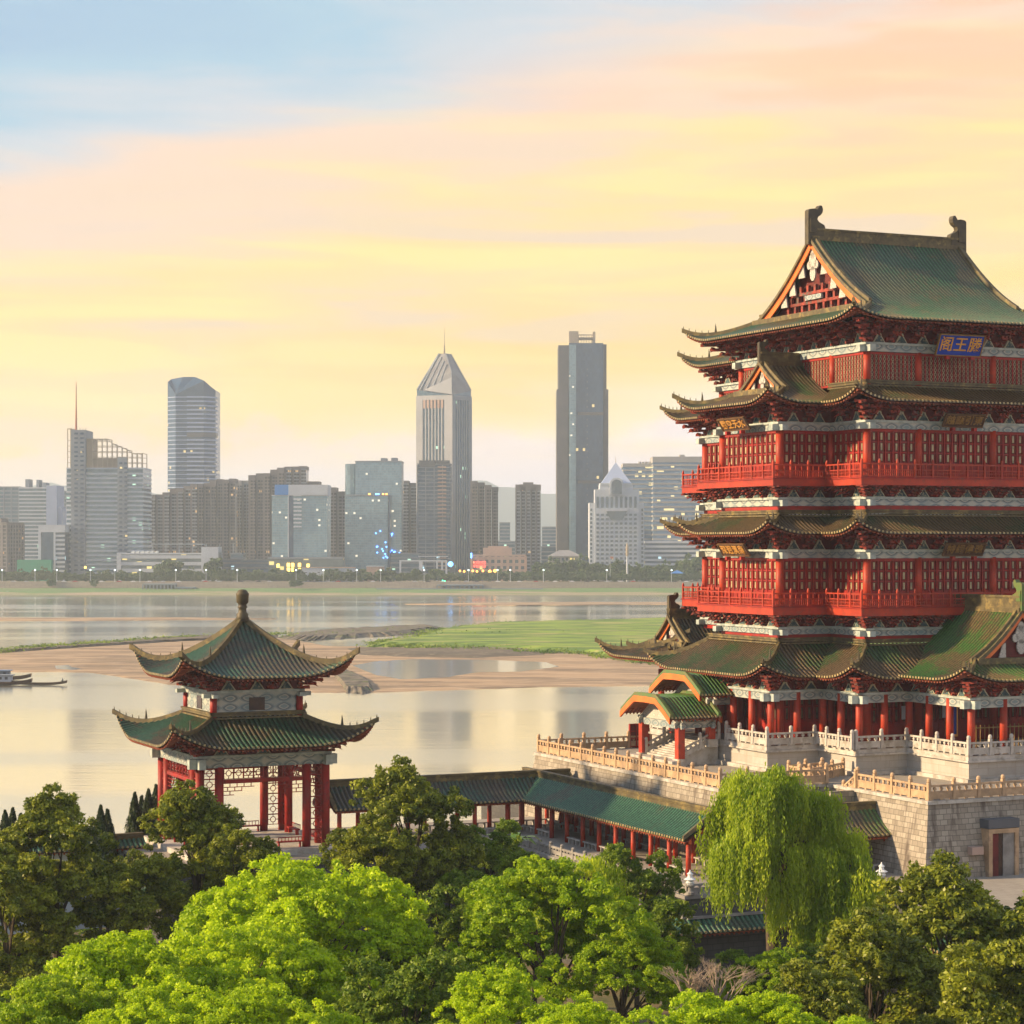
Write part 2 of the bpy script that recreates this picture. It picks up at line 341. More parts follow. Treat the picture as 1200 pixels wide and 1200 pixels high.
def dupe(o, parent=None):
    c = o.copy(); COL.objects.link(c)
    if parent: c.parent = parent
    for ch in o.children: dupe(ch, c)
    return c
def offset(pts, d):
    """offset a CCW polygon outward by d"""
    n = len(pts); out = []
    for i in range(n):
        p0, p1, p2 = pts[i-1], pts[i], pts[(i+1) % n]
        def nrm(p, q):
            x, y = q[0]-p[0], q[1]-p[1]; l = math.hypot(x, y); return (y/l, -x/l)
        n1, n2 = nrm(p0, p1), nrm(p1, p2); k = d/(1+n1[0]*n2[0]+n1[1]*n2[1])
        out.append((p1[0]+(n1[0]+n2[0])*k, p1[1]+(n1[1]+n2[1])*k))
    return out
def edges(pts):
    n = len(pts)
    for i in range(n):
        p, q = pts[i], pts[(i+1) % n]; x, y = q[0]-p[0], q[1]-p[1]; l = math.hypot(x, y)
        yield i, p, q, (x/l, y/l), (y/l, -x/l), l
def convex(pts, i):
    n = len(pts); a, b, c = pts[i-1], pts[i], pts[(i+1) % n]
    return (b[0]-a[0])*(c[1]-b[1]) - (b[1]-a[1])*(c[0]-b[0]) > 0
# ---------------------------------------------------------------- roofs
PIT = .42
def slope(mb, caps, soff, o, u, v, L, zf, dhi, dlo, s0, s1, breaks=(), kd=8, rib=.11, pit=PIT, thick=.16):
    """tiled slope: s along the eave from o in direction u, d inward along v. The surface itself is corrugated with tile rows."""
    bs = [s0] + sorted(b for b in breaks if s0 < b < s1) + [s1]
    P = lambda s, d, z: (o[0]+u[0]*s+v[0]*d, o[1]+u[1]*s+v[1]*d, z)
    for x0, x1 in zip(bs[:-1], bs[1:]):
        e = 1e-3; n = max(1, int(round((x1-x0)/(pit/6)))); cols = []; sc_ = []; rv = []
        for i in range(n+1):
            s = x0+e + (x1-x0-2*e)*i/n
            lo, hi = dlo(s), dhi(s)
            if hi < lo: hi = lo
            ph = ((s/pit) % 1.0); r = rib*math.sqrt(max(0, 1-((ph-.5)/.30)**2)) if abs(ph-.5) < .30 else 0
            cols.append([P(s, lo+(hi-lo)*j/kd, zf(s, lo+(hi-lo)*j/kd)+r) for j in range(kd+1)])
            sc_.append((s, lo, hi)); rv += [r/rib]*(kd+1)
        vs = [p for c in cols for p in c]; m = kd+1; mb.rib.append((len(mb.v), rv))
        fs = [(i*m+j, (i+1)*m+j, (i+1)*m+j+1, i*m+j+1) for i in range(n) for j in range(kd)]
        mb.add(vs, fs)
        # eave lip
        lip = [(i, c[0]) for i, c in enumerate(cols)]
        vs = []; fs = []
        for i, p in lip: vs += [p, (p[0], p[1], zf(sc_[i][0], sc_[i][1])-thick*.6)]
        fs = [(2*i, 2*i+1, 2*i+3, 2*i+2) for i in range(len(lip)-1) if sc_[i][1] < .02]
        mb.add(vs, fs)
        if soff is not None:   # underside boards
            st = list(range(0, n, 12)) + [n]; k2 = 4; vs = []
            for i in st:
                s, lo, hi = sc_[i]; hi = min(hi, 4.5)
                if hi < lo: hi = lo
                vs += [P(s, lo+(hi-lo)*j/k2+.06, zf(s, lo+(hi-lo)*j/k2)-thick-.04) for j in range(k2+1)]
            soff.add(vs, [(a*(k2+1)+j+1, (a+1)*(k2+1)+j+1, (a+1)*(k2+1)+j, a*(k2+1)+j) for a in range(len(st)-1) for j in range(k2)])
    if caps is not None:
        k = math.ceil(s0/pit)
        while (k+.5)*pit < s1:
            s = (k+.5)*pit; k += 1
            if s <= s0 or dlo(s) > .02 or dhi(s) <= .03: continue
            z = zf(s, 0)
            # round tile end, and a rafter end below it
            caps.add([P(s+.115*math.cos(t*math.pi/3), -.03, z+.02+.115*math.sin(t*math.pi/3)) for t in range(6)] +
                     [P(s+.115*math.cos(t*math.pi/3), .10, z+.02+.115*math.sin(t*math.pi/3)) for t in range(6)],
                     [(0,1,2,3,4,5)] + [(t, 6+t, 6+(t+1) % 6, (t+1) % 6) for t in range(6)])
            if soff is not None:
                soff.add([P(s+dx, dd, z-thick-.05+dz + (zf(s, min(.9, max(0.01, dhi(s))))-z if dd > .5 else 0)) for dd in (.10, .9) for dx, dz in ((-.06, 0), (.06, 0), (.06, -.12), (-.06, -.12))],
                         [(0,1,2,3),(7,6,5,4),(0,4,5,1),(1,5,6,2),(2,6,7,3),(3,7,4,0)])
def lift_fn(H, Ld, Lc):
    def f(d, dc):
        if dc >= Ld or d >= Lc: return 0.0
        return H*(1-max(dc, 0)/Ld)**2.3*(1-d/Lc)**1.3
    return f
def sag(x): return x*(1-.28*(1-x))           # x 0 at eave, 1 at top: flat eave, steeper top
def figures(mb, pts, n=5, size=.20):
    """small beasts sitting on the lower end of a hip ridge"""
    m = len(pts)
    for i in range(n):
        t = .03+.085*i; x = t*(m-1); j = int(x); f = x-j
        p = [pts[j][q]*(1-f)+pts[min(j+1, m-1)][q]*f for q in range(3)]; z = p[2]+.42
        mb.cyl(p[0], p[1], z-.1, z+size*.7, size*.30, size*.16, 6); mb.cyl(p[0], p[1], z+size*.7, z+size*1.15, size*.20, size*.08, 6)
    t = .03+.085*(n+.7); p = pts[int(t*(m-1))]
    mb.cyl(p[0], p[1], p[2]+.3, p[2]+1.0, size*.7, size*.25, 7); mb.cyl(p[0], p[1]+.05, p[2]+.95, p[2]+1.25, size*.3, size*.05, 6)
class RoofSet:
    def __init__(s): s.t, s.c, s.s, s.r, s.g = MB(), MB(), MB(), MB(), MB()
    def build(s, parent, name, tm, fig=True, ridge='ridge'):
        r = s.t.build(name, tm, parent)
        if s.c.v: s.c.build('tile_end', 'antefix', r)
        if s.s.v: s.s.build('eave_rafter', 'rafter', r)
        if s.r.v: s.r.build('ridge', ridge, r)
        if s.g.v: s.g.build('roof_figure', 'bronze', r)
        return r
def skirt(rs, wall, OH, ztop, zeave, lift=1.3, Ld=4.2, skip=(), figs=True, skip_ridge=()):
    """roof strip round a wall polygon; OH = overhang"""
    ev = offset(wall, OH); n = len(wall)
    lf = lift_fn(lift, Ld, OH*1.15)
    prof = lambda d: zeave + (ztop-zeave)*sag(min(1, d/OH))
    for i, p, q, u, nn, L in edges(ev):
        if i in skip: continue
        c0, c1 = convex(ev, i), convex(ev, (i+1) % n); v = (-nn[0], -nn[1])
        zf = lambda s, d, L=L, c0=c0, c1=c1: prof(d) + (lf(d, s) if c0 else 0) + (lf(d, L-s) if c1 else 0)
        dhi = lambda s, L=L, c0=c0, c1=c1: min(OH, s if c0 else 1e9, (L-s) if c1 else 1e9)
        dlo = lambda s, L=L, c0=c0, c1=c1: max(0, -s if not c0 else 0, s-L if not c1 else 0)
        slope(rs.t, rs.c, rs.s, p, u, v, L, zf, dhi, dlo, 0 if c0 else -OH, L if c1 else L+OH)
        # ridge band against the wall
        wp, wq = wall[i], wall[(i+1) % n]; wl = math.hypot(wq[0]-wp[0], wq[1]-wp[1])
        for k, (h, w_) in enumerate(((.0, .42), (.22, .34), (.44, .42))):
            rs.r.ob(wp, u, nn, (0 if not c0 else -w_)-.0, (wl if not c1 else wl+w_), 0.0, w_, ztop-.12+h, ztop-.12+h+(.14 if k != 1 else .2))
    for i in range(n):
        if i in skip_ridge or not convex(ev, i): continue
        a, b = ev[i], wall[i]; pts = []
        for k in range(15):
            t = k/14; d = OH*t; z = prof(d)+lf(d, d)
            pts.append((a[0]+(b[0]-a[0])*t, a[1]+(b[1]-a[1])*t, z))
        ex = (a[0]-b[0])/OH*.25, (a[1]-b[1])/OH*.25
        pts = [(a[0]+ex[0], a[1]+ex[1], pts[0][2]+.14)] + pts
        rs.r.ribbon(pts, .28, -.05, .36)
        if figs: figures(rs.g, pts)
def hipgable(rs, A0, A1, T, bc, axis, zr, zeave, g0, g1, k=.64, lift=1.3, Ld=5.0, hips=(1, 1), half=(1, 1), figs=True, ridge_h=1.2, ridge_w=.5, gov=0.0):
    """hip-and-gable roof. axis 'a' or 'b' = ridge direction; A0, A1 eave ends along it; T half width; bc the ridge's cross coordinate;
    g0, g1 = distance from eave end to gable plane (None = roof runs straight on at that end)"""
    M = (lambda x, y: (x, y)) if axis == 'a' else (lambda x, y: (y, x))
    Lx = A1-A0; f = lambda x: x*(1+k*(1-x)); pr = lambda d: zr-(zr-zeave)*f(max(0, min(1, (T-d)/T)))
    gg = [g for g in (g0, g1) if g]; Lc = max(gg)*.9 if gg else 4
    lf = lift_fn(lift, Ld, Lc); h0, h1 = g0 is not None, g1 is not None
    for side in (-1, 1):
        if not half[0 if side < 0 else 1]: continue
        o = M(A0, bc+side*T); u = M(1, 0); v = M(0, -side)
        zf = lambda s, d: pr(d)+(lf(d, s) if h0 else 0)+(lf(d, Lx-s) if h1 else 0)
        def dhi(s):
            r = T
            if h0 and s < g0: r = min(r, s)
            if h1 and Lx-s < g1: r = min(r, Lx-s)
            return r
        br = ([g0] if h0 else []) + ([Lx-g1] if h1 else [])
        slope(rs.t, rs.c, rs.s, o, u, v, Lx, zf, dhi, lambda s: 0, 0, Lx, br, kd=12)
    for end, g in ((0, g0), (1, g1)):
        if g is None: continue
        x = A0 if end == 0 else A1; sg = 1 if end == 0 else -1
        o = M(x, bc-T); u = M(0, 1); v = M(sg, 0)
        zf = lambda s, d: pr(d)+lf(d, s)+lf(d, 2*T-s)
        slope(rs.t, rs.c, rs.s, o, u, v, 2*T, zf, lambda s: min(g+.5, s, 2*T-s) if min(s, 2*T-s) < g+.5 else g+.5, lambda s: 0, 0, 2*T)
        for side in (-1, 1):        # hip ridges and gable ridges
            pts = []
            for q in range(15):
                d = g*q/14; c = M(x+sg*d, bc+side*(T-d)); pts.append((c[0], c[1], pr(d)+lf(d, d)))
            c = M(x-sg*.25, bc+side*(T+.25)); pts = [(c[0], c[1], pts[0][2]+.14)]+pts
            if hips[0 if side < 0 else 1]:
                rs.r.ribbon(pts, .30, -.05, .40)
                if figs: figures(rs.g, pts)
            pts = []
            for q in range(17):
                d = T*q/16; 
                if d < g*.92: continue
                c = M(x+sg*(g+.35), bc+side*(T-d)); pts.append((c[0], c[1], pr(d)))
            if len(pts) > 1: rs.r.ribbon(pts, .42, -.02, .42)
            # drooping verge tiles on the gable edge
            pts = [];
            for q in range(17):
                d = T*q/16
                if d < g*.95: continue
                c = M(x+sg*(g-.12), bc+side*(T-d)); pts.append((c[0], c[1], pr(d)))
            if len(pts) > 1: rs.r.ribbon(pts, .26, -.22, .14)
        # band at the foot of the gable
        hw = T-g
        c0 = M(x+sg*(g-.5), bc-hw); c1 = M(x+sg*(g+.1), bc+hw)
        rs.r.box(min(c0[0], c1[0]), max(c0[0], c1[0]), min(c0[1], c1[1]), max(c0[1], c1[1]), pr(g)-.2, pr(g)+.32)
    s0 = A0+(g0-.1 if h0 else 0); s1 = A1-(g1-.1 if h1 else 0)
    c0 = M(s0, bc-ridge_w/2); c1 = M(s1, bc+ridge_w/2)
    bx = lambda e, z0, z1: rs.r.box(min(c0[0], c1[0])-(e if axis == 'b' else 0), max(c0[0], c1[0])+(e if axis == 'b' else 0), min(c0[1], c1[1])-(e if axis == 'a' else 0), max(c0[1], c1[1])+(e if axis == 'a' else 0), z0, z1)
    bx(.10, zr-.3, zr+.12); bx(0, zr+.12, zr+ridge_h-.2); bx(.09, zr+ridge_h-.2, zr+ridge_h)
    return pr
def finial(mb, ctr, u, sgn, z, h):
    """ridge-end ornament: mouth biting the ridge, tail curling up and inwards. u = ridge direction, sgn = +1 when the ridge goes along +u"""
    pr = [(0, -.3), (0, .81), (.06, .86), (.23, .885), (.36, .86), (.40, .93), (.45, 1.0), (.53, .99), (.57, .88), (.55, .77), (.48, .68), (.38, .62), (.35, .53), (.42, .45), (.53, .40), (.62, .36), (.66, .26), (.60, .14), (.62, .02), (.60, -.3)]
    poly = [(sgn*x*h, z+y*h) for x, y in pr]
    if sgn < 0: poly = poly[::-1]
    n = (u[1], -u[0]); t = h*.11
    mb.prism(ctr, u, n, poly, -t, t)
    mb.prism(ctr, u, n, [(sgn*.05*h, z+.1*h), (sgn*.34*h, z+.1*h), (sgn*.30*h, z+.5*h), (sgn*.05*h, z+.55*h)][::sgn], -t*1.35, t*1.35)
def gable(parent, x, axis, sg, bc, hw, zb, zt, k, T, pr, g, big=False):
    """gable infill: barge boards, recessed wall and carved pendant"""
    M = (lambda p, q: (p, q)) if axis == 'a' else (lambda p, q: (q, p))
    bar = MB(); n = 10
    for side in (-1, 1):
        o = MB()
        for q in range(n):
            d0 = g+(T-g)*q/n; d1 = g+(T-g)*(q+1)/n; wd = .62 if big else .36
            y0, y1 = bc+side*(T-d0), bc+side*(T-d1); z0, z1 = pr(d0)-.22, pr(d1)-.22
            vs = [(*M(x, y0), z0), (*M(x, y1), z1), (*M(x, y1), z1-wd*1.25), (*M(x, y0), z0-wd*1.25)]
            vs += [(*M(x+sg*.14, y0), z0), (*M(x+sg*.14, y1), z1), (*M(x+sg*.14, y1), z1-wd*1.25), (*M(x+sg*.14, y0), z0-wd*1.25)]
            bar.add(vs, [(0,1,2,3),(7,6,5,4),(0,4,5,1),(2,6,7,3)])
    bar.build('bargeboard', 'orange', parent)
    wl = MB(); pts = [(bc-hw, zb-.3), (bc+hw, zb-.3)] + [(bc+(T-(g+(T-g)*q/8)), pr(g+(T-g)*q/8)-.3) for q in range(9)] + [(bc-(T-(g+(T-g)*(8-q)/8)), pr(g+(T-g)*(8-q)/8)-.3) for q in range(1, 9)]
    wl.add([(*M(x+sg*(1.1 if big else .5), y), z) for y, z in pts], [tuple(range(len(pts)))])
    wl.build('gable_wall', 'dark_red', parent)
    c = MB(); H = zt-zb; uu = M(0, 1); nn = M(1, 0); s = .11*H if big else .17*H
    o = M(x+sg*.2, bc)
    def lobe(y, z, ry, rz): c.prism(o, uu, nn, [(y+ry*math.cos(t*math.pi/5), z+rz*math.sin(t*math.pi/5)) for t in range(10)], 0, .16)
    lobe(0, zt-2.2*s-.5, s*.8, s*1.1); lobe(0, zt-3.6*s-.5, s*.6, s*.9); lobe(0, zt-1.3*s-.5, s*.45, s*.6); lobe(-s*.8, zt-2.6*s-.5, s*.4, s*.5); lobe(s*.8, zt-2.6*s-.5, s*.4, s*.5)
    if big:
        for y, z in ((-2.1, zt-3.1), (2.1, zt-3.1), (-3.7, zt-4.6), (3.7, zt-4.6), (-5.2, zt-5.6), (5.2, zt-5.6)):
            sgn = 1 if y > 0 else -1
            c.prism(o, uu, nn, [(y-sgn*.75, z-.55), (y+sgn*.35, z-.55), (y+sgn*.2, z+.35), (y-sgn*.45, z+.75)][::sgn], 0, .14)
        c2 = MB()
        for zz in (zb+.25, zb+1.15, zb+2.05):
            hw2 = (zt-zz)*.85
            c2.prism(o, uu, nn, [(-hw2, zz), (hw2, zz), (hw2, zz+.28), (-hw2, zz+.28)], .35, .75)
            for y in np.arange(-hw2+.8, hw2-.2, 1.25): c2.prism(o, uu, nn, [(y, zz+.28), (y+.35, zz+.28), (y+.35, zz+.9), (y, zz+.9)], .4, .7)
        c2.build('gable_frame', 'bracket_red', parent)
        c3 = MB()
        c3.prism(o, uu, nn, [(-1.3, zb+1.5), (1.5, zb+1.5), (1.5, zb+1.95), (-1.3, zb+1.95)], .12, .34)
        c3.build('gable_beam', 'beam_paint', parent)
    else:
        for sgn in (-1, 1):
            y = sgn*hw*.42; c.prism(o, uu, nn, [(y-sgn*.35, zb+.0), (y+sgn*.5, zb+.0), (y+sgn*.05, zb+.75*H*.42), (y-sgn*.3, zb+.85*H*.42)][::sgn], 0, .12)
    c.build('gable_carving', 'gable_paint', parent)

# ---------------------------------------------------------------- timber work
def bracket(mb, o, u, n, z0, H, reach, corner=False):
    k = 4; hh = H/k
    for i in range(k):
        r = reach*(i+1)/k; z = z0+hh*i
        mb.ob(o, u, n, -.09, .09, -.1, r+.12, z+.05, z+hh*.55)
        w_ = .38+.10*i
        for rr in ([r] if i else [0.02]) + ([r*.45] if i > 1 else []):
            mb.ob(o, u, n, -w_, w_, rr-.08, rr+.08, z+hh*.38, z+hh*.72)
            for x in (-w_+.09, 0, w_-.09): mb.ob(o, u, n, x-.11, x+.11, rr-.11, rr+.11, z+hh*.70, z+hh*1.02)
    # beak of the cantilever arm
    P = lambda x, y, z: (o[0]+u[0]*x+n[0]*y, o[1]+u[1]*x+n[1]*y, z)
    for zz, rr in ((z0+hh*1.2, reach*.75), (z0+hh*2.2, reach*1.0)):
        mb.add([P(-.07, rr-.2, zz), P(.07, rr-.2, zz), P(.07, rr-.2, zz+.22), P(-.07, rr-.2, zz+.22), P(0, rr+.42, zz-.22)], [(3,2,1,0),(0,1,4),(1,2,4),(2,3,4),(3,0,4)])
    if corner:
        for i in range(4):
            r = reach*1.35*(i+1)/4; z = z0+hh*i
            mb.ob(o, u, n, -.13, .13, 0, r+.3, z, z+hh*.6); mb.ob(o, u, n, -.5, .5, r-.1, r+.1, z+hh*.4, z+hh*.8)
def brackets(parent, wall, z0, H, reach, bays=None, spacing=2.45, name='bracket_set', skip=(), panel_h=.95):
    bk = MB(); n = len(wall)
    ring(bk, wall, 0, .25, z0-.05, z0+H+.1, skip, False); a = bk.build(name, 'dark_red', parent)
    for i, p, q, u, nn, L in edges(wall):
        if i in skip: continue
        br, pn, pi = MB(), MB(), MB()
        c0, c1 = convex(wall, i), convex(wall, (i+1) % n)
        k = max(1, int(round(L/spacing))); st = L/k
        for j in range(k+1):
            if j == 0 or (j == k): continue
            bracket(br, (p[0]+u[0]*st*j, p[1]+u[1]*st*j), u, nn, z0, H, reach)
        for j in range(k):
            m = st*(j+.5); w_ = min(.70, st*.32); h = panel_h
            pn.prism((p[0]+u[0]*m, p[1]+u[1]*m), u, nn, [(-w_, z0), (w_, z0), (w_*.82, z0+h*.12), (w_*.62, z0+h*.38), (w_*.40, z0+h*.60), (w_*.30, z0+h*.86), (0, z0+h), (-w_*.30, z0+h*.86), (-w_*.40, z0+h*.60), (-w_*.62, z0+h*.38), (-w_*.82, z0+h*.12)], .02, .16)
            pi.prism((p[0]+u[0]*m, p[1]+u[1]*m), u, nn, [(-w_*.72, z0+.06), (w_*.72, z0+.06), (w_*.45, z0+h*.34), (w_*.22, z0+h*.56), (0, z0+h*.82), (-w_*.22, z0+h*.56), (-w_*.45, z0+h*.34)], .14, .19)
            for sx in (-1, 1):     # small arms filling the row
                bracket(br, (p[0]+u[0]*(m+sx*st*.02), p[1]+u[1]*(m+sx*st*.02)), u, nn, z0+H*.45, H*.55, reach*.9) if sx > 0 else None
        if c0:
            d = (nn[0]-u[0], nn[1]-u[1]); l = math.hypot(*d); d = (d[0]/l, d[1]/l)
            bracket(br, p, (-d[1], d[0]), d, z0, H, reach*1.25, corner=True)
            bracket(br, (p[0]+u[0]*.1, p[1]+u[1]*.1), u, nn, z0, H, reach)
        br.build('bracket_row', 'bracket_red', a); join2(pn, 'panel_paint', pi, 'panel_teal', 'painted_frieze', a)
    return a
def ring(mb, wall, out, inn, z0, z1, skip=(), ext=True):
    n = len(wall)
    for i, p, q, u, nn, L in edges(wall):
        if i in skip: continue
        c0, c1 = convex(wall, i), convex(wall, (i+1) % n)
        mb.ob(p, u, nn, -out if (c0 and ext) else out, (L+(out if c1 and ext else -out)) - (0.003 if i % 2 else 0), -inn, out - (.003 if i % 2 else 0), z0, z1)
    return mb
def beams(parent, wall, z0, z1, out=.3, skip=()):
    b = ring(MB(), wall, out, .1, z0, z1-.2, skip).build('painted_beam', 'beam_paint', parent)
    ring(MB(), wall, out+.16, .1, z1-.2, z1, skip).build('beam_plate', 'plate', b)
    kn = MB()
    for i, p, q, u, nn, L in edges(wall):
        if i in skip or not convex(wall, i): continue
        for s in (-1, 1):
            d = nn if s > 0 else (-u[0], -u[1])
            kn.ob(p, (-d[1], d[0]), d, -.3, .3, .1, .95, z0-.04, z1-.25)
    if kn.v: kn.build('beam_end', 'plate', b)
    return b
def window(parent, o, u, n, L, z0, z1, style):
    """a bay of tall lattice leaves"""
    fr, bk, sl = MB(), MB(), MB()
    k = max(2, int(round(L/.86))) if style != 'lattice' else max(2, int(round(L/.46))); st = L/k; H = z1-z0
    fr.ob(o, u, n, 0, L, -.02, .12, z1-.22, z1); fr.ob(o, u, n, 0, L, -.02, .12, z0, z0+.16)
    if style != 'lattice':
        sill = z0+H*.30; fr.ob(o, u, n, 0, L, -.02, .08, z0+.16, sill)
        for j in range(k+1): fr.ob(o, u, n, max(0, st*j-.07), min(L, st*j+.07), -.02, .10, sill, z1-.22)
        for j in range(k):
            c = st*(j+.5); hz = (z1-.3-sill)/3
            for r in range(3):
                zc = sill+.08+hz*r
                sl.ob(o, u, n, c-.10, c+.10, -.03, .03, zc+.19, zc+hz-.13)
            for x in (-.19, .19): fr.ob(o, u, n, c+x-.03, c+x+.03, -.03, .05, sill, z1-.22)
            for r in range(4): fr.ob(o, u, n, c-.3, c+.3, -.03, .05, sill+.02+hz*r, sill+.15+hz*r)
            fr.ob(o, u, n, c-.24, c+.24, .08, .12, z0+.28, sill-.12)
    else:
        for j in range(k+1): fr.ob(o, u, n, max(0, st*j-.05), min(L, st*j+.05), -.02, .08, z0+.16, z1-.22)
        nr = max(3, int(round((H-.4)/.42))); hz = (H-.4)/nr
        for j in range(k):
            c = st*(j+.5); w_ = st*.30
            for r in range(nr):
                zc = z0+.2+hz*(r+.5)
                for s1 in (-1, 1):
                    P = lambda x, y, z: (o[0]+u[0]*x+n[0]*y, o[1]+u[1]*x+n[1]*y, z)
                    e = .035
                    for t0, t1 in (((-w_, -hz/2), (w_, hz/2)),):
                        sl.add([P(c+s1*t0[0]-e, .035+.004*s1, zc+t0[1]), P(c+s1*t0[0]+e, .035+.004*s1, zc+t0[1]), P(c+s1*t1[0]+e, .035+.004*s1, zc+t1[1]), P(c+s1*t1[0]-e, .035+.004*s1, zc+t1[1])], [(0, 1, 2, 3)])
    bk.ob(o, u, n, 0, L, -.14, -.04, z0, z1)
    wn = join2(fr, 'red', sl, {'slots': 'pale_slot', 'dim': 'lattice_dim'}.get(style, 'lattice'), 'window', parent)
    bk2 = bk; bk2.build('window_back', 'dark_red' if style != 'lattice' else 'glass_dark', wn) if False else None
    return wn, bk, sl
def storey(parent, wall, z0, z1, style, rad=.36, base=None, skip=(), bays={}):
    """a storey's wall ring with its columns and window bays"""
    body = MB(); slots = MB()
    for i, p, q, u, nn, L in edges(wall):
        if i in skip: continue
        body.ob(p, u, nn, 0, L, -.6, -.05, z0, z1)
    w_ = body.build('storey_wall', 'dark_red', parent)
    n = len(wall)
    for i, p, q, u, nn, L in edges(wall):
        if i in skip: continue
        cuts = bays[i] if i in bays else [L*j/max(1, round(L/6.2)) for j in range(1, max(1, round(L/6.2)))]
        xs = [0]+list(cuts)+[L]
        for j, (x0, x1) in enumerate(zip(xs[:-1], xs[1:])):
            if j > 0 or True:
                cx = (p[0]+u[0]*x0, p[1]+u[1]*x0)
                MB().cyl(cx[0], cx[1], z0-.05, z1+.05, rad, rad*.96, 14).build('column', 'rail_red' , w_, smooth=True)
            if x1-x0 > 1.6:
                o = (p[0]+u[0]*(x0+rad*.9), p[1]+u[1]*(x0+rad*.9))
                wn, bk, sl = window(w_, o, u, nn, x1-x0-rad*1.8, z0+.03, z1-.03, style)
    if slots.v: slots.build('window_lattice', {'slots': 'pale_slot', 'dim': 'lattice_dim'}.get(style, 'lattice'), w_)
    return w_
def balcony(parent, edge, inn, z0, z1, zr):
    """fascia and deck (z0..z1) with a timber railing up to zr, one railing per side"""
    fl = MB(); fl.poly(edge, z0, z1)
    b = fl.build('balcony', 'rail_red', parent)
    ring(MB(), edge, .09, .05, z1-.02, z1+.10).build('balcony_edge', 'red', b)
    for i, p, q, u, nn, L in edges(edge):
        r = MB(); k = max(1, int(round(L/1.95))); st = L/k; H = zr-z1
        r.ob(p, u, nn, 0, L, -.16, -.04, zr-.12, zr); r.ob(p, u, nn, 0, L, -.14, -.06, z1+H*.55, z1+H*.55+.09); r.ob(p, u, nn, 0, L, -.14, -.06, z1+.16, z1+.25)
        for j in range(k):
            x0 = st*j
            r.ob(p, u, nn, x0-.0, x0+.17, -.19, -.01, z1, zr+.22); r.cyl(p[0]+u[0]*(x0+.085)-nn[0]*.1, p[1]+u[1]*(x0+.085)-nn[1]*.1, zr+.22, zr+.40, .10, .05, 8)
            for m in range(1, 3): r.ob(p, u, nn, x0+st*m/3-.04, x0+st*m/3+.04, -.13, -.07, z1+.2, zr-.1)
            for m in range(1, 9): r.ob(p, u, nn, x0+st*m/9-.02, x0+st*m/9+.02, -.12, -.08, z1+.25, z1+H*.55)
            r.ob(p, u, nn, x0+.17, x0+st, -.12, -.08, z1+H*.36, z1+H*.36+.05)
        r.build('railing', 'rail_red', b)
    return b
def board(parent, o, u, n, w_, h, z, tilt, text, m_board, m_frame, m_text, tsize):
    """hanging name board leaning forward. o = centre of its foot on the wall"""
    B = MB(); F = MB(); c, s = math.cos(tilt), math.sin(tilt)
    P = lambda x, y, t: (o[0]+u[0]*x+n[0]*(s*y+c*t), o[1]+u[1]*x+n[1]*(s*y+c*t), z+c*y-s*t)
    def slab(mb, x0, x1, y0, y1, t0, t1):
        mb.add([P(x0,y0,t0),P(x1,y0,t0),P(x1,y1,t0),P(x0,y1,t0),P(x0,y0,t1),P(x1,y0,t1),P(x1,y1,t1),P(x0,y1,t1)], [(0,1,2,3),(7,6,5,4),(0,4,5,1),(1,5,6,2),(2,6,7,3),(3,7,4,0)])
    slab(B, -w_/2, w_/2, 0, h, -.12, .0)
    e = .09
    for q in ((-w_/2-e, w_/2+e, -e, 0), (-w_/2-e, w_/2+e, h, h+e), (-w_/2-e, -w_/2, 0, h), (w_/2, w_/2+e, 0, h)): slab(F, *q, -.14, .07)
    b = B.build('name_board', m_board, parent); F.build('board_frame', m_frame, b)
    for x in (-w_*.28, w_*.28):
        K = MB(); K.ob((o[0]+u[0]*x, o[1]+u[1]*x), u, n, -.16, .16, -.1, .35, z-.42, z-.12); K.build('board_bracket', 'red', b)
    cu = bpy.data.curves.new('lettering', 'FONT'); cu.body = text; cu.size = tsize; cu.align_x = 'CENTER'; cu.align_y = 'CENTER'; cu.extrude = .03
    cu.space_character = 1.12; cu.offset = .012
    t = bpy.data.objects.new('lettering', cu); COL.objects.link(t); bpy.context.view_layer.update()
    me = bpy.data.meshes.new_from_object(t); bpy.data.objects.remove(t)
    og = parent_origin(parent)
    for v in me.vertices:
        x, y, q = v.co; p = P(x, y+h/2, .04+q); v.co = (p[0]-og[0], p[1]-og[1], p[2]-og[2])
    me.materials.clear(); me.materials.append(MT[m_text]); to = bpy.data.objects.new('lettering', me); COL.objects.link(to); to.parent = b
    return b
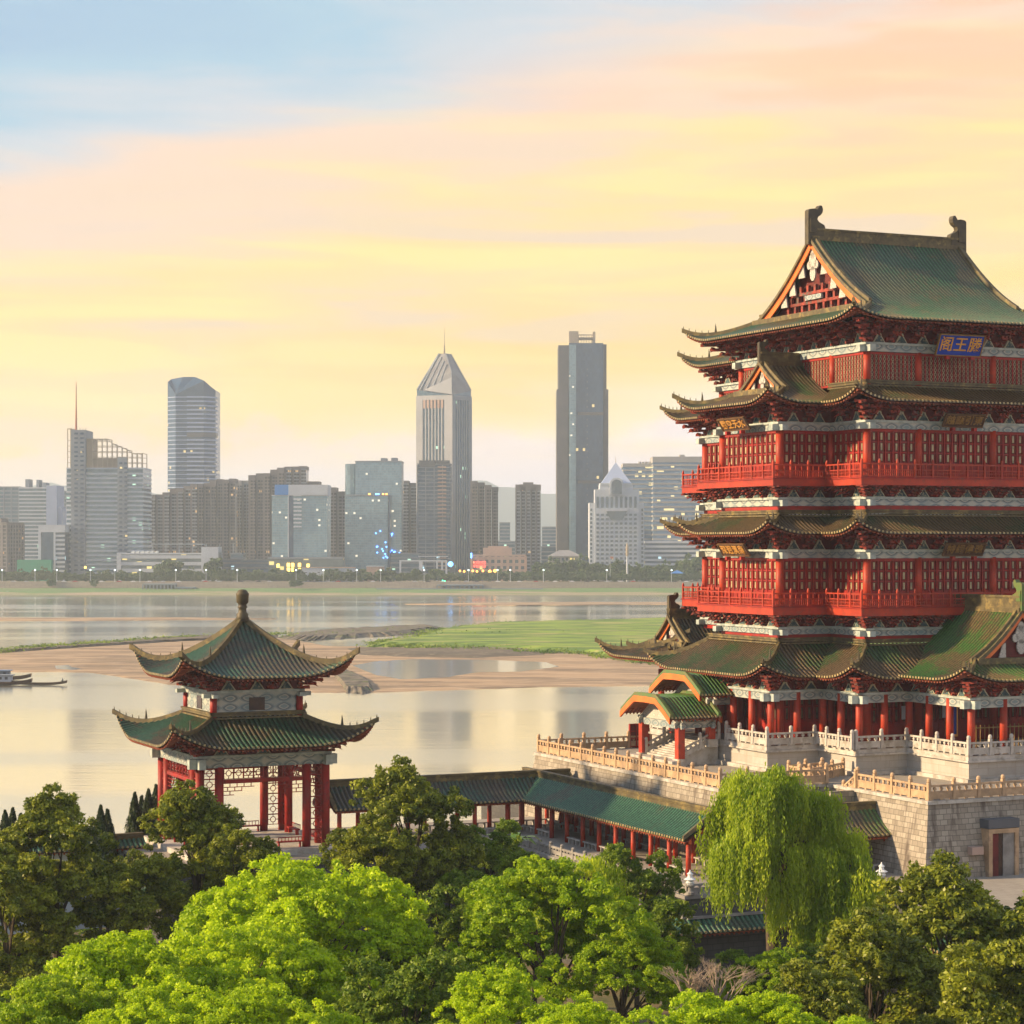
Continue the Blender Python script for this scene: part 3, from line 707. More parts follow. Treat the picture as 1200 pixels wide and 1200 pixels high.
def balustrade(parent, pts, z, m, closed=False, ph=1.5, rh=1.12, sp=2.35, zs=None, skip=(), r=.17, th=.2):
    """stone balustrade: posts with rounded heads, rail on small vases, lower panel. zs: list of heights for sloping runs"""
    n = len(pts); seg = [(pts[i], pts[(i+1) % n], i) for i in range(n if closed else n-1)]; placed = {}
    proto = MB(); proto.cyl(0, 0, 0, ph*.80, r*1.12, r*1.12, 4).lathe(0, 0, [(r*.7, ph*.80), (r*1.0, ph*.84), (r*1.0, ph*.93), (r*.6, ph*.985), (r*.1, ph)], 10)
    pm = None
    for p, q, i in seg:
        if i in skip: continue
        za, zb = (zs[i], zs[(i+1) % n]) if zs else (z, z)
        L = math.hypot(q[0]-p[0], q[1]-p[1]); u = ((q[0]-p[0])/L, (q[1]-p[1])/L); nn = (u[1], -u[0]); k = max(1, int(round(L/sp))); st = L/k; dz = (zb-za)/L
        R_ = MB()
        for j in range(k):
            x0 = st*j+r; x1 = st*(j+1)-r; zz = za+dz*x0
            R_.ob(p, u, nn, x0, x1, -th/2, th/2, zz+rh-.16, zz+rh, dz)
            R_.ob(p, u, nn, x0, x1, -th*.35, th*.35, zz+.10, zz+rh*.52, dz)
            R_.ob(p, u, nn, x0, x1, -th*.5, th*.5, zz+rh*.50, zz+rh*.58, dz)
            for t in (.18, .5, .82):
                xc = x0+(x1-x0)*t; zc = za+dz*xc
                R_.ob(p, u, nn, xc-.07, xc+.07, -th*.3, th*.3, zc+rh*.55, zc+rh-.1); R_.ob(p, u, nn, xc-.13, xc+.13, -th*.38, th*.38, zc+rh*.68, zc+rh*.80)
            for t in (.04, .5, .96): xc = x0+(x1-x0)*t; R_.ob(p, u, nn, xc-.12, xc+.12, -th*.45, th*.45, za+dz*xc-.02, za+dz*xc+.14)
        b = R_.build('balustrade', m, parent)
        for j in range(k+1):
            pos = (p[0]+u[0]*st*j, p[1]+u[1]*st*j, za+dz*st*j); key = (round(pos[0], 1), round(pos[1], 1))
            if key in placed: continue
            placed[key] = 1; og = parent_origin(parent)
            if pm is None: o = proto.build('post', m, None, origin=(0, 0, 0)); pm = o.data; o.parent = b
            else: o = bpy.data.objects.new('post', pm); COL.objects.link(o); o.parent = b
            o.location = (pos[0]-og[0], pos[1]-og[1], pos[2]-og[2]); o.rotation_euler = (0, 0, R(45)+math.atan2(u[1], u[0]))
# ================================================================ THE SETTING
def sheet(name, pts, z0, z1, m, label=None, cat=None, group=None, kind='structure'):
    b = MB(); b.poly(pts, z0, z1); return tag(b.build(name, m), label, cat, group, kind)
def world_mesh(name, vs, fs, m, smooth=False):
    me = bpy.data.meshes.new(name); me.from_pydata(vs, [], fs); auto_uv(me); me.materials.append(MT[m])
    if smooth: me.polygons.foreach_set('use_smooth', [True]*len(me.polygons))
    o = bpy.data.objects.new(name, me); COL.objects.link(o); return o
def setting():
    m, t, b, o = new_mat('water')
    tc = N(t, 'ShaderNodeTexCoord'); mp = N(t, 'ShaderNodeMapping'); mp.inputs['Scale'].default_value = (.25, .9, 1); t.links.new(tc.outputs['Object'], mp.inputs[0])
    n1 = N(t, 'ShaderNodeTexNoise', inp={'Scale': .35, 'Detail': 4, 'Roughness': .5}); t.links.new(mp.outputs[0], n1.inputs['Vector'])
    bump(t, b, n1.outputs['Fac'], .13, .4)
    b.inputs['Base Color'].default_value = (1.0, .90, .64, 1); b.inputs['IOR'].default_value = 1.33
    b.inputs['Metallic'].default_value = .96
    rr = ramp(t, [(.42, (.12,)*3), (.58, (.20,)*3)]); mp2 = N(t, 'ShaderNodeMapping'); mp2.inputs['Scale'].default_value = (.002, .012, 1); t.links.new(tc.outputs['Object'], mp2.inputs[0])
    n2 = N(t, 'ShaderNodeTexNoise', inp={'Scale': 1.0, 'Detail': 3}); t.links.new(mp2.outputs[0], n2.inputs['Vector']); t.links.new(n2.outputs['Fac'], rr.inputs[0]); t.links.new(rr.outputs[0], b.inputs['Roughness'])
    tag(world_mesh('river_water', [(-6000, 150, 0), (6000, 150, 0), (6000, 1700, 0), (-6000, 1700, 0)], [(0, 1, 2, 3)], 'water'), kind='structure')
    # ---- sandbars
    mat('sand', (.43, .30, .18), (.22, .16, .10), .9, .02, c3=(.52, .39, .26), s3=.09, sc3=(1, 4, 1), bmp=0, lo=.4, hi=.6, detail=9)
    mat('mud', (.16, .13, .09), (.10, .085, .06), .95, .05, c3=(.22, .18, .13), s3=.3, bmp=0)
    mat('bar_grass', (.22, .32, .03), (.09, .17, .02), .95, .035, c3=(.36, .33, .12), s3=.03, sc3=(1, 2.5, 1), bmp=0, lo=.42, hi=.58, detail=8)
    mat('rocks', (.20, .17, .13), (.06, .055, .045), .95, .35, c3=(.12, .14, .05), s3=.2, bmp=.8)
    rs_ = random.Random(3)
    def outline(pp, z, sub=6, amp=.25):
        pts = []
        for i in range(len(pp)):
            (x0, y0), (x1, y1) = pp[i], pp[(i+1) % len(pp)]
            for k in range(sub):
                f = k/sub; yy = y0+(y1-y0)*f + (rs_.uniform(-amp, amp) if k else 0)
                p = at(x0+(x1-x0)*f, yy, -EYE); pts.append((p[0], p[1]))
        return pts
    def mound(name, pp, h, m, sub=6, amp=.3, base=-.4):
        pts = outline(pp, 0, sub, amp); me = bpy.data.meshes.new(name); k = len(pts)
        cx = sum(p[0] for p in pts)/k; cyy = sum(p[1] for p in pts)/k
        import bmesh
        bm = bmesh.new(); lo = [bm.verts.new((x, y, base)) for x, y in pts]; hi = []
        for x, y in pts:
            d = math.hypot(cx-x, cyy-y); s = min(.25, 9*h/max(d, 1)); hi.append(bm.verts.new((x+(cx-x)*s, y+(cyy-y)*s, h*rs_.uniform(.85, 1.1) if h > 1.05 else h)))
        for i in range(k): bm.faces.new((lo[i], lo[(i+1) % k], hi[(i+1) % k], hi[i]))
        bm.faces.new(hi); bmesh.ops.triangulate(bm, faces=bm.faces[:]); bmesh.ops.recalc_face_normals(bm, faces=bm.faces[:]); bm.to_mesh(me); bm.free()
        auto_uv(me); me.materials.append(MT[m]); ob_ = bpy.data.objects.new(name, me); COL.objects.link(ob_)
        return tag(ob_, kind='structure')
    mound('sandbar', [(-60, 769), (50, 760.5), (110, 756), (160, 752), (230, 747.5), (300, 746), (345, 750), (380, 757), (440, 759), (520, 752), (620, 748), (760, 742), (1250, 742), (1250, 800), (820, 801), (753, 804), (640, 805), (560, 808), (440, 812), (373, 812), (300, 809), (240, 806), (200, 803), (175, 799), (125, 791.5), (100, 788), (0, 787), (-60, 787)], .25, 'sand', 6, .35, -.1)
    mound('sandbar_far', [(-60, 724.3), (80, 724.3), (200, 724), (330, 725.5), (200, 727), (80, 727.6), (-60, 727.8)], .35, 'sand', 5, .12)
    mound('sandbar_far', [(470, 708.2), (600, 706.2), (760, 705.8), (1200, 706), (1200, 708), (760, 708.4), (600, 709.6)], .35, 'sand', 5, .12)
    mound('mud_bank', [(405, 760.5), (470, 762), (560, 759), (640, 761), (640, 768), (560, 772), (480, 771), (420, 768)], .9, 'mud', 6, .5, .2)
    mound('grass_bank', [(428, 754), (470, 749), (507, 738.5), (533, 735.5), (580, 731), (700, 728.5), (800, 726), (1250, 726), (1250, 786), (830, 784), (753, 778), (690, 768), (600, 763.5), (500, 760), (420, 759.5)], 1.6, 'bar_grass', 6, .5, -.3)
    mound('grass_bank', [(-60, 767.5), (0, 764.5), (60, 760), (110, 755.8), (150, 752), (230, 747), (330, 744), (330, 747.5), (230, 751), (160, 755.3), (110, 758.4), (60, 761.8), (0, 766), (-60, 769)], 1.1, 'mud', 6, .3, -.3)
    mound('rock_groyne', [(318, 747.5), (345, 744), (373, 741), (467, 735.6), (510, 734.5), (530, 737), (480, 744.5), (420, 748), (373, 751), (340, 751.5)], 1.6, 'rocks', 12, .55)
    mound('rock_spit', [(388, 786), (400, 785), (420, 793), (438, 804), (441, 812), (425, 815), (405, 813), (398, 803), (390, 794)], 1.3, 'rocks', 9, .6)
    mat('pool_water', (.42, .38, .30), (.38, .35, .28), .12, .02, metal=.6, bmp=0)
    def pool(pp):
        pts = outline(pp, 0, 5, .25); tag(world_mesh('river_pool', [(x, y, .27) for x, y in pts], [tuple(range(len(pts)-1, -1, -1))], 'pool_water'), kind='structure')
    pool([(413, 781), (440, 776), (480, 773.5), (560, 774), (640, 777), (655, 782), (610, 788), (560, 789), (520, 795), (470, 797), (440, 792)])
    pool([(64, 781), (80, 780.2), (84, 782.5), (98, 785), (84, 786), (66, 785)])
    # grass clumps on the bank
    # ---- near park ground
    mat('park_ground', (.12, .12, .045), (.20, .15, .09), .95, .25, c3=(.06, .09, .02), s3=.5)
    g = []; gf = []; nx, ny = 60, 40
    for j in range(ny+1):
        for i in range(nx+1):
            x = -260+i*10; y = -40+j*7
            edge = 232+ .10*x if x < 60 else 300
            h = 3.0+.5*math.sin(x*.07)*math.cos(y*.06)
            if y > edge: h = max(-1.5, h-(y-edge)*.45)
            if y < 70: h -= (70-y)*.12
            g.append((x, y, h))
    for j in range(ny):
        for i in range(nx): k = j*(nx+1)+i; gf.append((k, k+1, k+nx+2, k+nx+1))
    tag(world_mesh('park_ground', g, gf, 'park_ground', True), kind='structure')
    # ---- far bank
    m, t, b, o = new_mat('far_ground')
    geo = N(t, 'ShaderNodeNewGeometry'); sp = N(t, 'ShaderNodeSeparateXYZ'); t.links.new(geo.outputs['Position'], sp.inputs[0])
    hh = mth(t, 'ADD', mth(t, 'DIVIDE', sp.outputs[2], 8.0), mth(t, 'MULTIPLY', mth(t, 'SUBTRACT', noise(t, .012, 5, .65, sc3=(1, 3, 1)), .5), 1.3))
    rp = ramp(t, [(.0, (.34, .27, .19)), (.14, (.22, .23, .10)), (.24, (.10, .21, .06)), (.55, (.14, .20, .08)), (.8, (.22, .19, .13))], 'LINEAR'); t.links.new(hh, rp.inputs[0]); t.links.new(rp.outputs[0], b.inputs['Base Color']); b.inputs['Roughness'].default_value = .95
    prof = [(1640, -.6), (1652, .2), (1668, 1.0), (1700, 3.6), (1705.5, 4.0), (1706.5, 7.6), (1800, 7.9), (2600, 8), (9900, 8)]
    vs = []; fs = []; K = 61; rnd = random.Random(5); prev = 0
    for i in range(K):
        x = -3000+100*i; prev = .6*prev+rnd.uniform(-4, 4)
        for q, (y, z) in enumerate(prof): vs.append((x, y+(prev if q < 3 else 0), z))
    P_ = len(prof)
    for i in range(K-1):
        for j in range(P_-1): fs.append((i*P_+j, (i+1)*P_+j, (i+1)*P_+j+1, i*P_+j+1))
    tag(world_mesh('far_bank_ground', vs, fs, 'far_ground'), kind='structure')
    brick_mat('embank', (.34, .29, .24), (.27, .24, .20), (.2, .18, .15), 14, 1.4, .5, dark=(.16, .14, .12))
    e = MB()
    e.add([(-3000, 1705, 3.5), (3000, 1705, 3.5), (3000, 1706, 8.6), (-3000, 1706, 8.6), (3000, 1706.6, 8.6), (-3000, 1706.6, 8.6), (3000, 1706.6, 7.5), (-3000, 1706.6, 7.5)], [(0,1,2,3), (3,2,4,5), (5,4,6,7)])
    tag(e.build('embankment_wall', 'embank', origin=(0, 0, 0)), 'long pale masonry embankment wall along the far river bank', 'wall')
    mat('asphalt', (.06, .06, .06), (.05, .05, .05), .9, .2)
    tag(world_mesh('embankment_road', [(-3000, 1708, 7.75), (3000, 1708, 7.75), (3000, 1722, 7.95), (-3000, 1722, 7.95)], [(0,1,2,3)], 'asphalt'), kind='structure')
    # ---- hills far behind the city
    mat('hill', (.07, .10, .06), (.05, .075, .05), .95, .002, bmp=0)
    def hills(Y, prof_):
        vs = []; fs = []; n = len(prof_)-1; M_ = 120; px = []
        for i in range(M_+1):
            x = prof_[0][0]+(prof_[-1][0]-prof_[0][0])*i/M_
            for (a, b) in zip(prof_[:-1], prof_[1:]):
                if a[0] <= x <= b[0]: y = a[1]+(b[1]-a[1])*(x-a[0])/(b[0]-a[0])
            y += 1.6*math.sin(x*.11)+1.1*math.sin(x*.27+1)
            h = (637.5-y)/2580*Y+EYE; X = (x-600)/2580*Y; px.append((X, h))
        for X, h in px:
            for q, f in ((-1, 0), (-.55, .55), (0, 1), (.6, .5), (1, 0)): vs.append((X*(1+q*.02), Y+q*500, 8+(h-8)*f))
        for i in range(M_):
            for j in range(4): fs.append((i*5+j, (i+1)*5+j, (i+1)*5+j+1, i*5+j+1))
        tag(world_mesh('hills', vs, fs, 'hill', True), kind='structure')
    hills(9000, [(-300, 600), (-80, 580), (0, 576), (60, 566), (120, 570), (200, 580), (300, 600), (420, 604), (520, 580), (560, 562), (610, 574), (640, 578), (720, 580), (800, 576), (900, 580), (1200, 590), (1500, 600)])
setting()

# ================================================================ THE CITY ACROSS THE RIVER
def glass_mat(name, base, fh, fw, lit=.015, rough=.25, litc=(1, .72, .25), metal=.25, var=.35, frame=None, fs=.12, streng=.6):
    """curtain wall: panes of fw x fh with a frame line, each pane a little different, a few lit"""
    m, t, b, o = new_mat(name)
    tc = N(t, 'ShaderNodeTexCoord'); sp = N(t, 'ShaderNodeSeparateXYZ'); t.links.new(tc.outputs['UV'], sp.inputs[0])
    u = mth(t, 'DIVIDE', sp.outputs[0], fw); v = mth(t, 'DIVIDE', sp.outputs[1], fh)
    cb = N(t, 'ShaderNodeCombineXYZ'); t.links.new(mth(t, 'FLOOR', u), cb.inputs[0]); t.links.new(mth(t, 'FLOOR', v), cb.inputs[1])
    wn = N(t, 'ShaderNodeTexWhiteNoise'); t.links.new(cb.outputs[0], wn.inputs['Vector'])
    c = mixc(t, mth(t, 'MULTIPLY', wn.outputs['Value'], var), base, tuple(min(1, x*2.1+.02) for x in base))
    big = noise(t, .02, 3, .5); c = mixc(t, mth(t, 'MULTIPLY', big, .5), c, tuple(x*.5 for x in base))
    if frame:
        fu = mth(t, 'LESS_THAN', mth(t, 'FRACT', u), fs); fv = mth(t, 'LESS_THAN', mth(t, 'FRACT', v), fs*1.6)
        c = mixc(t, mth(t, 'MAXIMUM', fu, fv), c, frame)
    t.links.new(c, b.inputs['Base Color']); b.inputs['Roughness'].default_value = rough; b.inputs['Metallic'].default_value = metal
    w2 = N(t, 'ShaderNodeTexWhiteNoise'); ad = N(t, 'ShaderNodeVectorMath', operation='ADD'); ad.inputs[1].default_value = (17.3, 9.1, 3); t.links.new(cb.outputs[0], ad.inputs[0]); t.links.new(ad.outputs[0], w2.inputs['Vector'])
    on = mth(t, 'GREATER_THAN', w2.outputs['Value'], 1-lit)
    ins = mth(t, 'MULTIPLY', mth(t, 'GREATER_THAN', mth(t, 'FRACT', v), .3), on)
    t.links.new(mth(t, 'MULTIPLY', ins, streng), b.inputs['Emission Strength']); b.inputs['Emission Color'].default_value = (*litc, 1)
    return name
mat('conc_grey', (.22, .26, .31), (.18, .21, .26), .8, .05, bmp=0); mat('conc_white', (.50, .55, .62), (.44, .48, .55), .8, .05, bmp=0)
mat('conc_brown', (.165, .155, .165), (.13, .125, .135), .85, .05, bmp=0); mat('conc_pink', (.46, .33, .27), (.38, .28, .24), .85, .05, bmp=0)
mat('conc_beige', (.36, .35, .34), (.31, .31, .31), .8, .05, bmp=0); mat('roof_grey', (.24, .25, .27), (.2, .2, .22), .7, .1, bmp=0)
mat('conc_blue', (.34, .42, .60), (.30, .38, .54), .8, .05, bmp=0); mat('steel_dark', (.10, .11, .13), (.08, .09, .10), .5, .1, bmp=0); mat('steel_tan', (.40, .33, .25), (.34, .28, .2), .7, .1, bmp=0)
mat('blue_panel', (.05, .22, .60), (.04, .2, .55), .6, .1, bmp=0); mat('dark_stonef', (.11, .10, .105), (.085, .08, .085), .6, .05, bmp=0)
mat('green_sheet', (.04, .30, .18), (.05, .26, .16), .7, .1, bmp=0); mat('teal_roof', (.05, .22, .20), (.04, .18, .18), .6, .1, bmp=0)
G = dict(dark=glass_mat('g_dark', (.03, .075, .15), 3.8, 2.2, .012), teal=glass_mat('g_teal', (.14, .26, .35), 2.1, 1.7, .012, litc=(1, .85, .6), frame=(.28, .33, .36), fs=.08),
         res=glass_mat('g_res', (.05, .05, .055), 3.0, 2.2, .02, litc=(1, .6, .25), var=.55), office=glass_mat('g_office', (.10, .17, .23), 3.7, 2.6, .02, litc=(.6, 1, .7)),
         beige=glass_mat('g_beige', (.12, .21, .34), 3.8, 3.0, .10, litc=(1, .75, .25), streng=.6), blue=glass_mat('g_blue', (.05, .10, .17), 4.0, 2.6, .015, litc=(.6, .9, 1)),
         podium=glass_mat('g_podium', (.10, .14, .16), 4, 4, .05, litc=(1, .75, .2)), white=glass_mat('g_white', (.10, .14, .19), 4, 2, .01))
BZ = 7.9                                            # street level over there
def city(name, label, cat='building', px=None, Y=None, group=None):
    X = (px-600)/2580*Y
    o = thing(name, label, cat, (X, Y, BZ), group, frame=False); return o
def zh(y, Y): return (637.5-y)/2580*Y+EYE
def block(parent, px0, px1, ytop, Y, depth, g, wall_m, fh=3.8, pier=0, slab=.45, yaw=0, ybase=None, pitch=None, band=.35, parapet=1.2, gname='window_wall', skew_top=None, proud=.35, pw=.5):
    """one volume of a city block: glazed core, floor slabs and piers standing proud of it"""
    X0, X1 = (px0-600)/2580*Y, (px1-600)/2580*Y; Wd = X1-X0; cx = (X0+X1)/2; z1 = zh(ytop, Y); z0 = BZ-1 if ybase is None else zh(ybase, Y)
    c, s = math.cos(yaw), math.sin(yaw); w_ = (Wd-depth*abs(s))/c if yaw else Wd; hw, hd = w_/2, depth/2; cyy = Y+hd
    u = (c, s); n = (s, -c)                         # n points to the viewer
    o = (cx, cyy); core, sl, pr = MB(), MB(), MB()
    e = proud
    core.ob(o, u, n, -hw+e, hw-e, -hd+e, hd-e, z0, z1-.3)
    core.build(gname, G[g], parent)
    if slab:
        k = int((z1-z0)/fh)
        for i in range(1, k+1): zz = z0+fh*i; sl.ob(o, u, n, -hw, hw, -hd, hd, zz-band*fh, zz) if zz < z1-parapet else None
    sl.ob(o, u, n, -hw, hw, -hd, hd, z1-parapet, z1)
    sl.build('floor_band', wall_m, parent)
    if pier:
        k = max(1, int(round(w_/pier))); kd = max(1, int(round(depth/pier)))
        for i in range(k+1):
            x = -hw+w_*i/k; pr.ob(o, u, n, x-pw, x+pw, hd-.3, hd+.18, z0, z1-parapet-.01)
        for i in range(kd+1):
            y = -hd+depth*i/kd
            for sx in (-1, 1): pr.ob(o, u, n, sx*hw-.15 if sx > 0 else -hw-.18, hw+.18 if sx > 0 else -hw+.15, y-pw, y+pw, z0, z1-parapet-.02)
        pr.build('pier', wall_m, parent)
    return dict(o=o, u=u, n=n, hw=hw, hd=hd, z0=z0, z1=z1, X0=X0, X1=X1, cx=cx)
def roofbits(parent, B, k, seed, m='conc_grey', h=4):
    r = random.Random(seed); q = MB()
    for i in range(k):
        x = r.uniform(-.8, .6)*B['hw']; w_ = r.uniform(.12, .3)*B['hw']; q.ob(B['o'], B['u'], B['n'], x, x+w_, -.4*B['hd'], .5*B['hd'], B['z1']-.2, B['z1']+r.uniform(.5, 1)*h)
    q.build('roof_plant', m, parent)
def the_city():
    # left group
    c = city('office_tower', 'grey office block cut by the left edge of the photo', px=8, Y=2150); B = block(c, -30, 22, 570, 2150, 40, 'office', 'conc_grey', pier=7)
    c = city('apartment_block', 'low brown block at the far left with small windows', px=5, Y=1850); B = block(c, -12, 19.5, 612, 1850, 30, 'res', 'conc_brown', 3.2, pier=5, pw=1.2, yaw=-.25); roofbits(c, B, 2, 1, 'conc_brown')
    c = city('office_tower', 'pale slab tower with fine floor bands and a bluish end wall', px=47, Y=2050); B = block(c, 22, 54, 571, 2050, 36, 'office', 'conc_white', 3.5)
    E = MB(); E.box(B['X1']+.05, B['X1']+10, 2050, 2084, BZ-1, zh(569, 2050)); E.box(B['X1']+10.1, B['X1']+14, 2054, 2080, BZ-1, zh(594, 2050)); E.build('end_wall', 'conc_blue', c); roofbits(c, B, 3, 2, 'conc_grey', 9)
    c = city('office_tower', 'far grey tower half hidden right behind the pale slab tower', px=72, Y=2350); B = block(c, 64, 80, 575, 2350, 40, 'office', 'conc_grey', 4, pier=8)
    c = city('office_block', 'low dark glass block framed in white left of the antenna tower', px=59, Y=1800); B = block(c, 45, 76, 615, 1800, 26, 'blue', 'conc_white', 3.6, slab=0, parapet=6)
    F = MB(); F.box(B['X0'], B['X0']+2.2, 1799, 1800.2, BZ, B['z1']-6); F.box(B['X1']-9, B['X1']-7.5, 1799, 1800.2, BZ, B['z1']-6); F.build('pier', 'conc_white', c)
    F = MB(); [F.box(B['X1']-7.5, B['X1'], 1799.2, 1800.2, z, z+1.7) for z in np.arange(BZ, B['z1']-6, 3.6)]; F.build('floor_band', 'conc_white', c)
    c = city('site_hoarding', 'green sheeted low hoarding behind the trees at far left', 'hoarding', px=40, Y=1790); F = MB(); F.box(*[(p-600)/2580*1790 for p in (20, 60)], 1790, 1796, BZ-1, zh(656, 1790)); F.build('sheeting', 'green_sheet', c)
    # antenna tower
    Y = 1820; c = city('office_tower', 'white banded tower with rooftop scaffolding, a tall shaft and a red antenna', px=122, Y=Y)
    B = block(c, 77.5, 168, 548, Y, 42, 'office', 'conc_white', 3.75, band=.42); X = lambda p: (p-600)/2580*Y
    F = MB(); F.box(X(84), X(101), Y-3, Y+30, BZ-1, zh(504, Y)); F.box(X(138), X(149), Y-1.2, Y+3, BZ-1, zh(536, Y)); F.build('lift_shaft', 'conc_grey', c)
    F = MB(); [F.box(X(88+7*i), X(92+7*i), Y-3.3, Y-2.9, z, z+1.5) for i in range(2) for z in np.arange(BZ+8, zh(508, Y), 3.75)]; [F.box(X(140)+i*4.2, X(140)+i*4.2+2.6, Y-1.5, Y-1.1, z, z+1.6) for i in range(2) for z in np.arange(BZ+6, zh(540, Y), 3.75)]; F.build('window', G['dark'], c)
    F = MB(); F.box(X(101), X(137), Y+4, Y+30, zh(548, Y), zh(537, Y)); F.box(X(97), X(108), Y+2, Y+24, zh(549, Y), zh(514, Y)); F.build('penthouse', 'steel_tan', c)
    F = MB(); top = lambda p: 502 if p < 84 else (514 if p < 128 else 518+(p-128)*.42 if p < 154 else 531)
    xs = [79, 82.5] + list(np.arange(102, 167.9, 5.9))
    for p in xs:
        for yy in (Y+1, Y+22): F.box(X(p)-.32, X(p)+.32, yy-.3, yy+.3, zh(549, Y), zh(top(p), Y))
        F.box(X(p)-.25, X(p)+.25, Y+1, Y+22, zh(top(p), Y)-.5, zh(top(p), Y))
    for p, q in zip(xs[:-1], xs[1:]):
        if p < 84 < q: continue
        for i in range(6):
            z = zh(549, Y)+i*4.6
            if z < zh(top(q), Y): 
                for yy in (Y+1, Y+22): F.box(X(p), X(q), yy-.2, yy+.2, z, z+.45)
        F.add([(X(p), Y+1, zh(top(p), Y)-.6), (X(q), Y+1, zh(top(q), Y)-.6), (X(q), Y+1, zh(top(q), Y)), (X(p), Y+1, zh(top(p), Y)), (X(p), Y+1.5, zh(top(p), Y)-.6), (X(q), Y+1.5, zh(top(q), Y)-.6), (X(q), Y+1.5, zh(top(q), Y)), (X(p), Y+1.5, zh(top(p), Y))], [(0,1,2,3),(7,6,5,4),(3,2,6,7),(0,4,5,1)])
    F.build('roof_frame', 'steel_tan', c)
    mat('antenna_red', (.42, .12, .06), (.34, .10, .05), .6, .3, bmp=0)
    F = MB(); xa = X(87); F.cyl(xa, Y+8, zh(504, Y), zh(480, Y), .9, .7, 6); F.cyl(xa, Y+8, zh(480, Y), zh(447, Y), .6, .25, 6); F.build('antenna', 'antenna_red', c)
    F = MB(); [F.box(X(84)+i*2.4, X(84)+i*2.4+.4, Y-3, Y-2.5, zh(504, Y), zh(501.5, Y)) for i in range(6)]; F.build('parapet_rail', 'steel_tan', c)
    # podium of the antenna tower
    Yp = 1790; c = city('podium_building', 'long low white podium beside the banded antenna tower', px=195, Y=Yp); B = block(c, 137, 256, 648, Yp, 24, 'podium', 'conc_white', 5.5, band=.5, slab=1); X2 = lambda p: (p-600)/2580*Yp
    F = MB(); F.box(X2(236), X2(256), Yp-1, Yp+20, BZ-1, zh(641, Yp)); F.box(X2(137), X2(142), Yp-1, Yp+20, BZ-1, zh(648, Yp)+.3); F.build('wing', 'conc_white', c)
    F = MB(); [F.box(X2(176)+i*11, X2(176)+i*11+.7, Yp+8, Yp+9, zh(648, Yp), zh(637, Yp)) for i in range(7)]; F.box(X2(175), X2(236), Yp+7, Yp+20, zh(638.5, Yp), zh(637, Yp)); F.build('canopy', 'conc_grey', c)
    F = MB()
    for i in range(6): F.prism((X2(152+i*5.5), Yp+5), (1, 0), (0, 1), [(0, zh(648, Yp)), (2.6, zh(648, Yp)), (3.4, zh(646.5, Yp)), (2.2, zh(645.4, Yp)), (.4, zh(646.8, Yp))], 0, 5)
    F.build('skylight', 'porcelain', c)
    # dark faceted tower
    Y = 2150; X = lambda p: (p-600)/2580*Y; c = city('glass_tower', 'dark blue glass tower with a faceted chamfered crown', px=223, Y=Y)
    zt, zs_, zb = zh(441, Y), zh(457, Y), BZ-1; a0, a1 = X(195), X(251); w3 = a1-a0; d = 44
    F = MB(); lo = [(a0, Y+8), (a0+9, Y), (a1-10, Y), (a1, Y+10), (a1, Y+d), (a0, Y+d)]
    v = [(x, y, zb) for x, y in lo]+[(lo[0][0], lo[0][1], zh(447, Y)), (lo[1][0], lo[1][1], zh(462, Y)), (lo[2][0], lo[2][1], zh(446, Y)), (lo[3][0], lo[3][1], zs_), (lo[4][0], lo[4][1], zs_), (lo[5][0], lo[5][1], zh(447, Y))]
    n0 = len(v); v += [(a0+15, Y+8, zt), (a1-20, Y+8, zt), (a1-20, Y+d-6, zt), (a0+9, Y+d-6, zt), (a0+2, Y+16, zh(443, Y))]
    F.add(v, [(0,1,7,6),(1,2,8,7),(2,3,9,8),(3,4,10,9),(4,5,11,10),(5,0,6,11),(7,8,n0+1,n0),(8,9,n0+1),(9,10,n0+2,n0+1),(10,11,n0+3,n0+2),(11,6,n0+4,n0+3),(6,7,n0+4),(7,n0,n0+4),(n0,n0+1,n0+2,n0+3,n0+4)])
    F.build('glass_wall', G['dark'], c)
    F = MB(); z = zb+6
    while z < zh(462, Y): F.poly([(a0+20, Y-.5), (a1-10, Y-.5), (a1+.4, Y+10), (a1+.4, Y+22), (a0+20, Y+22)], z, z+1.5); F.poly([(a0-.3, Y+7.8), (a0+8.8, Y-.25), (a0+20, Y-.25), (a0+20, Y+20), (a0-.3, Y+20)], z+.2, z+1.0); z += 4.2
    F.build('floor_band', 'conc_blue', c); F = MB(); F.poly([(a0+20, Y-.6), (a1-10, Y-.6), (a1+.5, Y+10), (a1+.5, Y+22), (a0+20, Y+22)], zh(512, Y), zh(507, Y)); F.build('plant_floor', 'steel_dark', c)
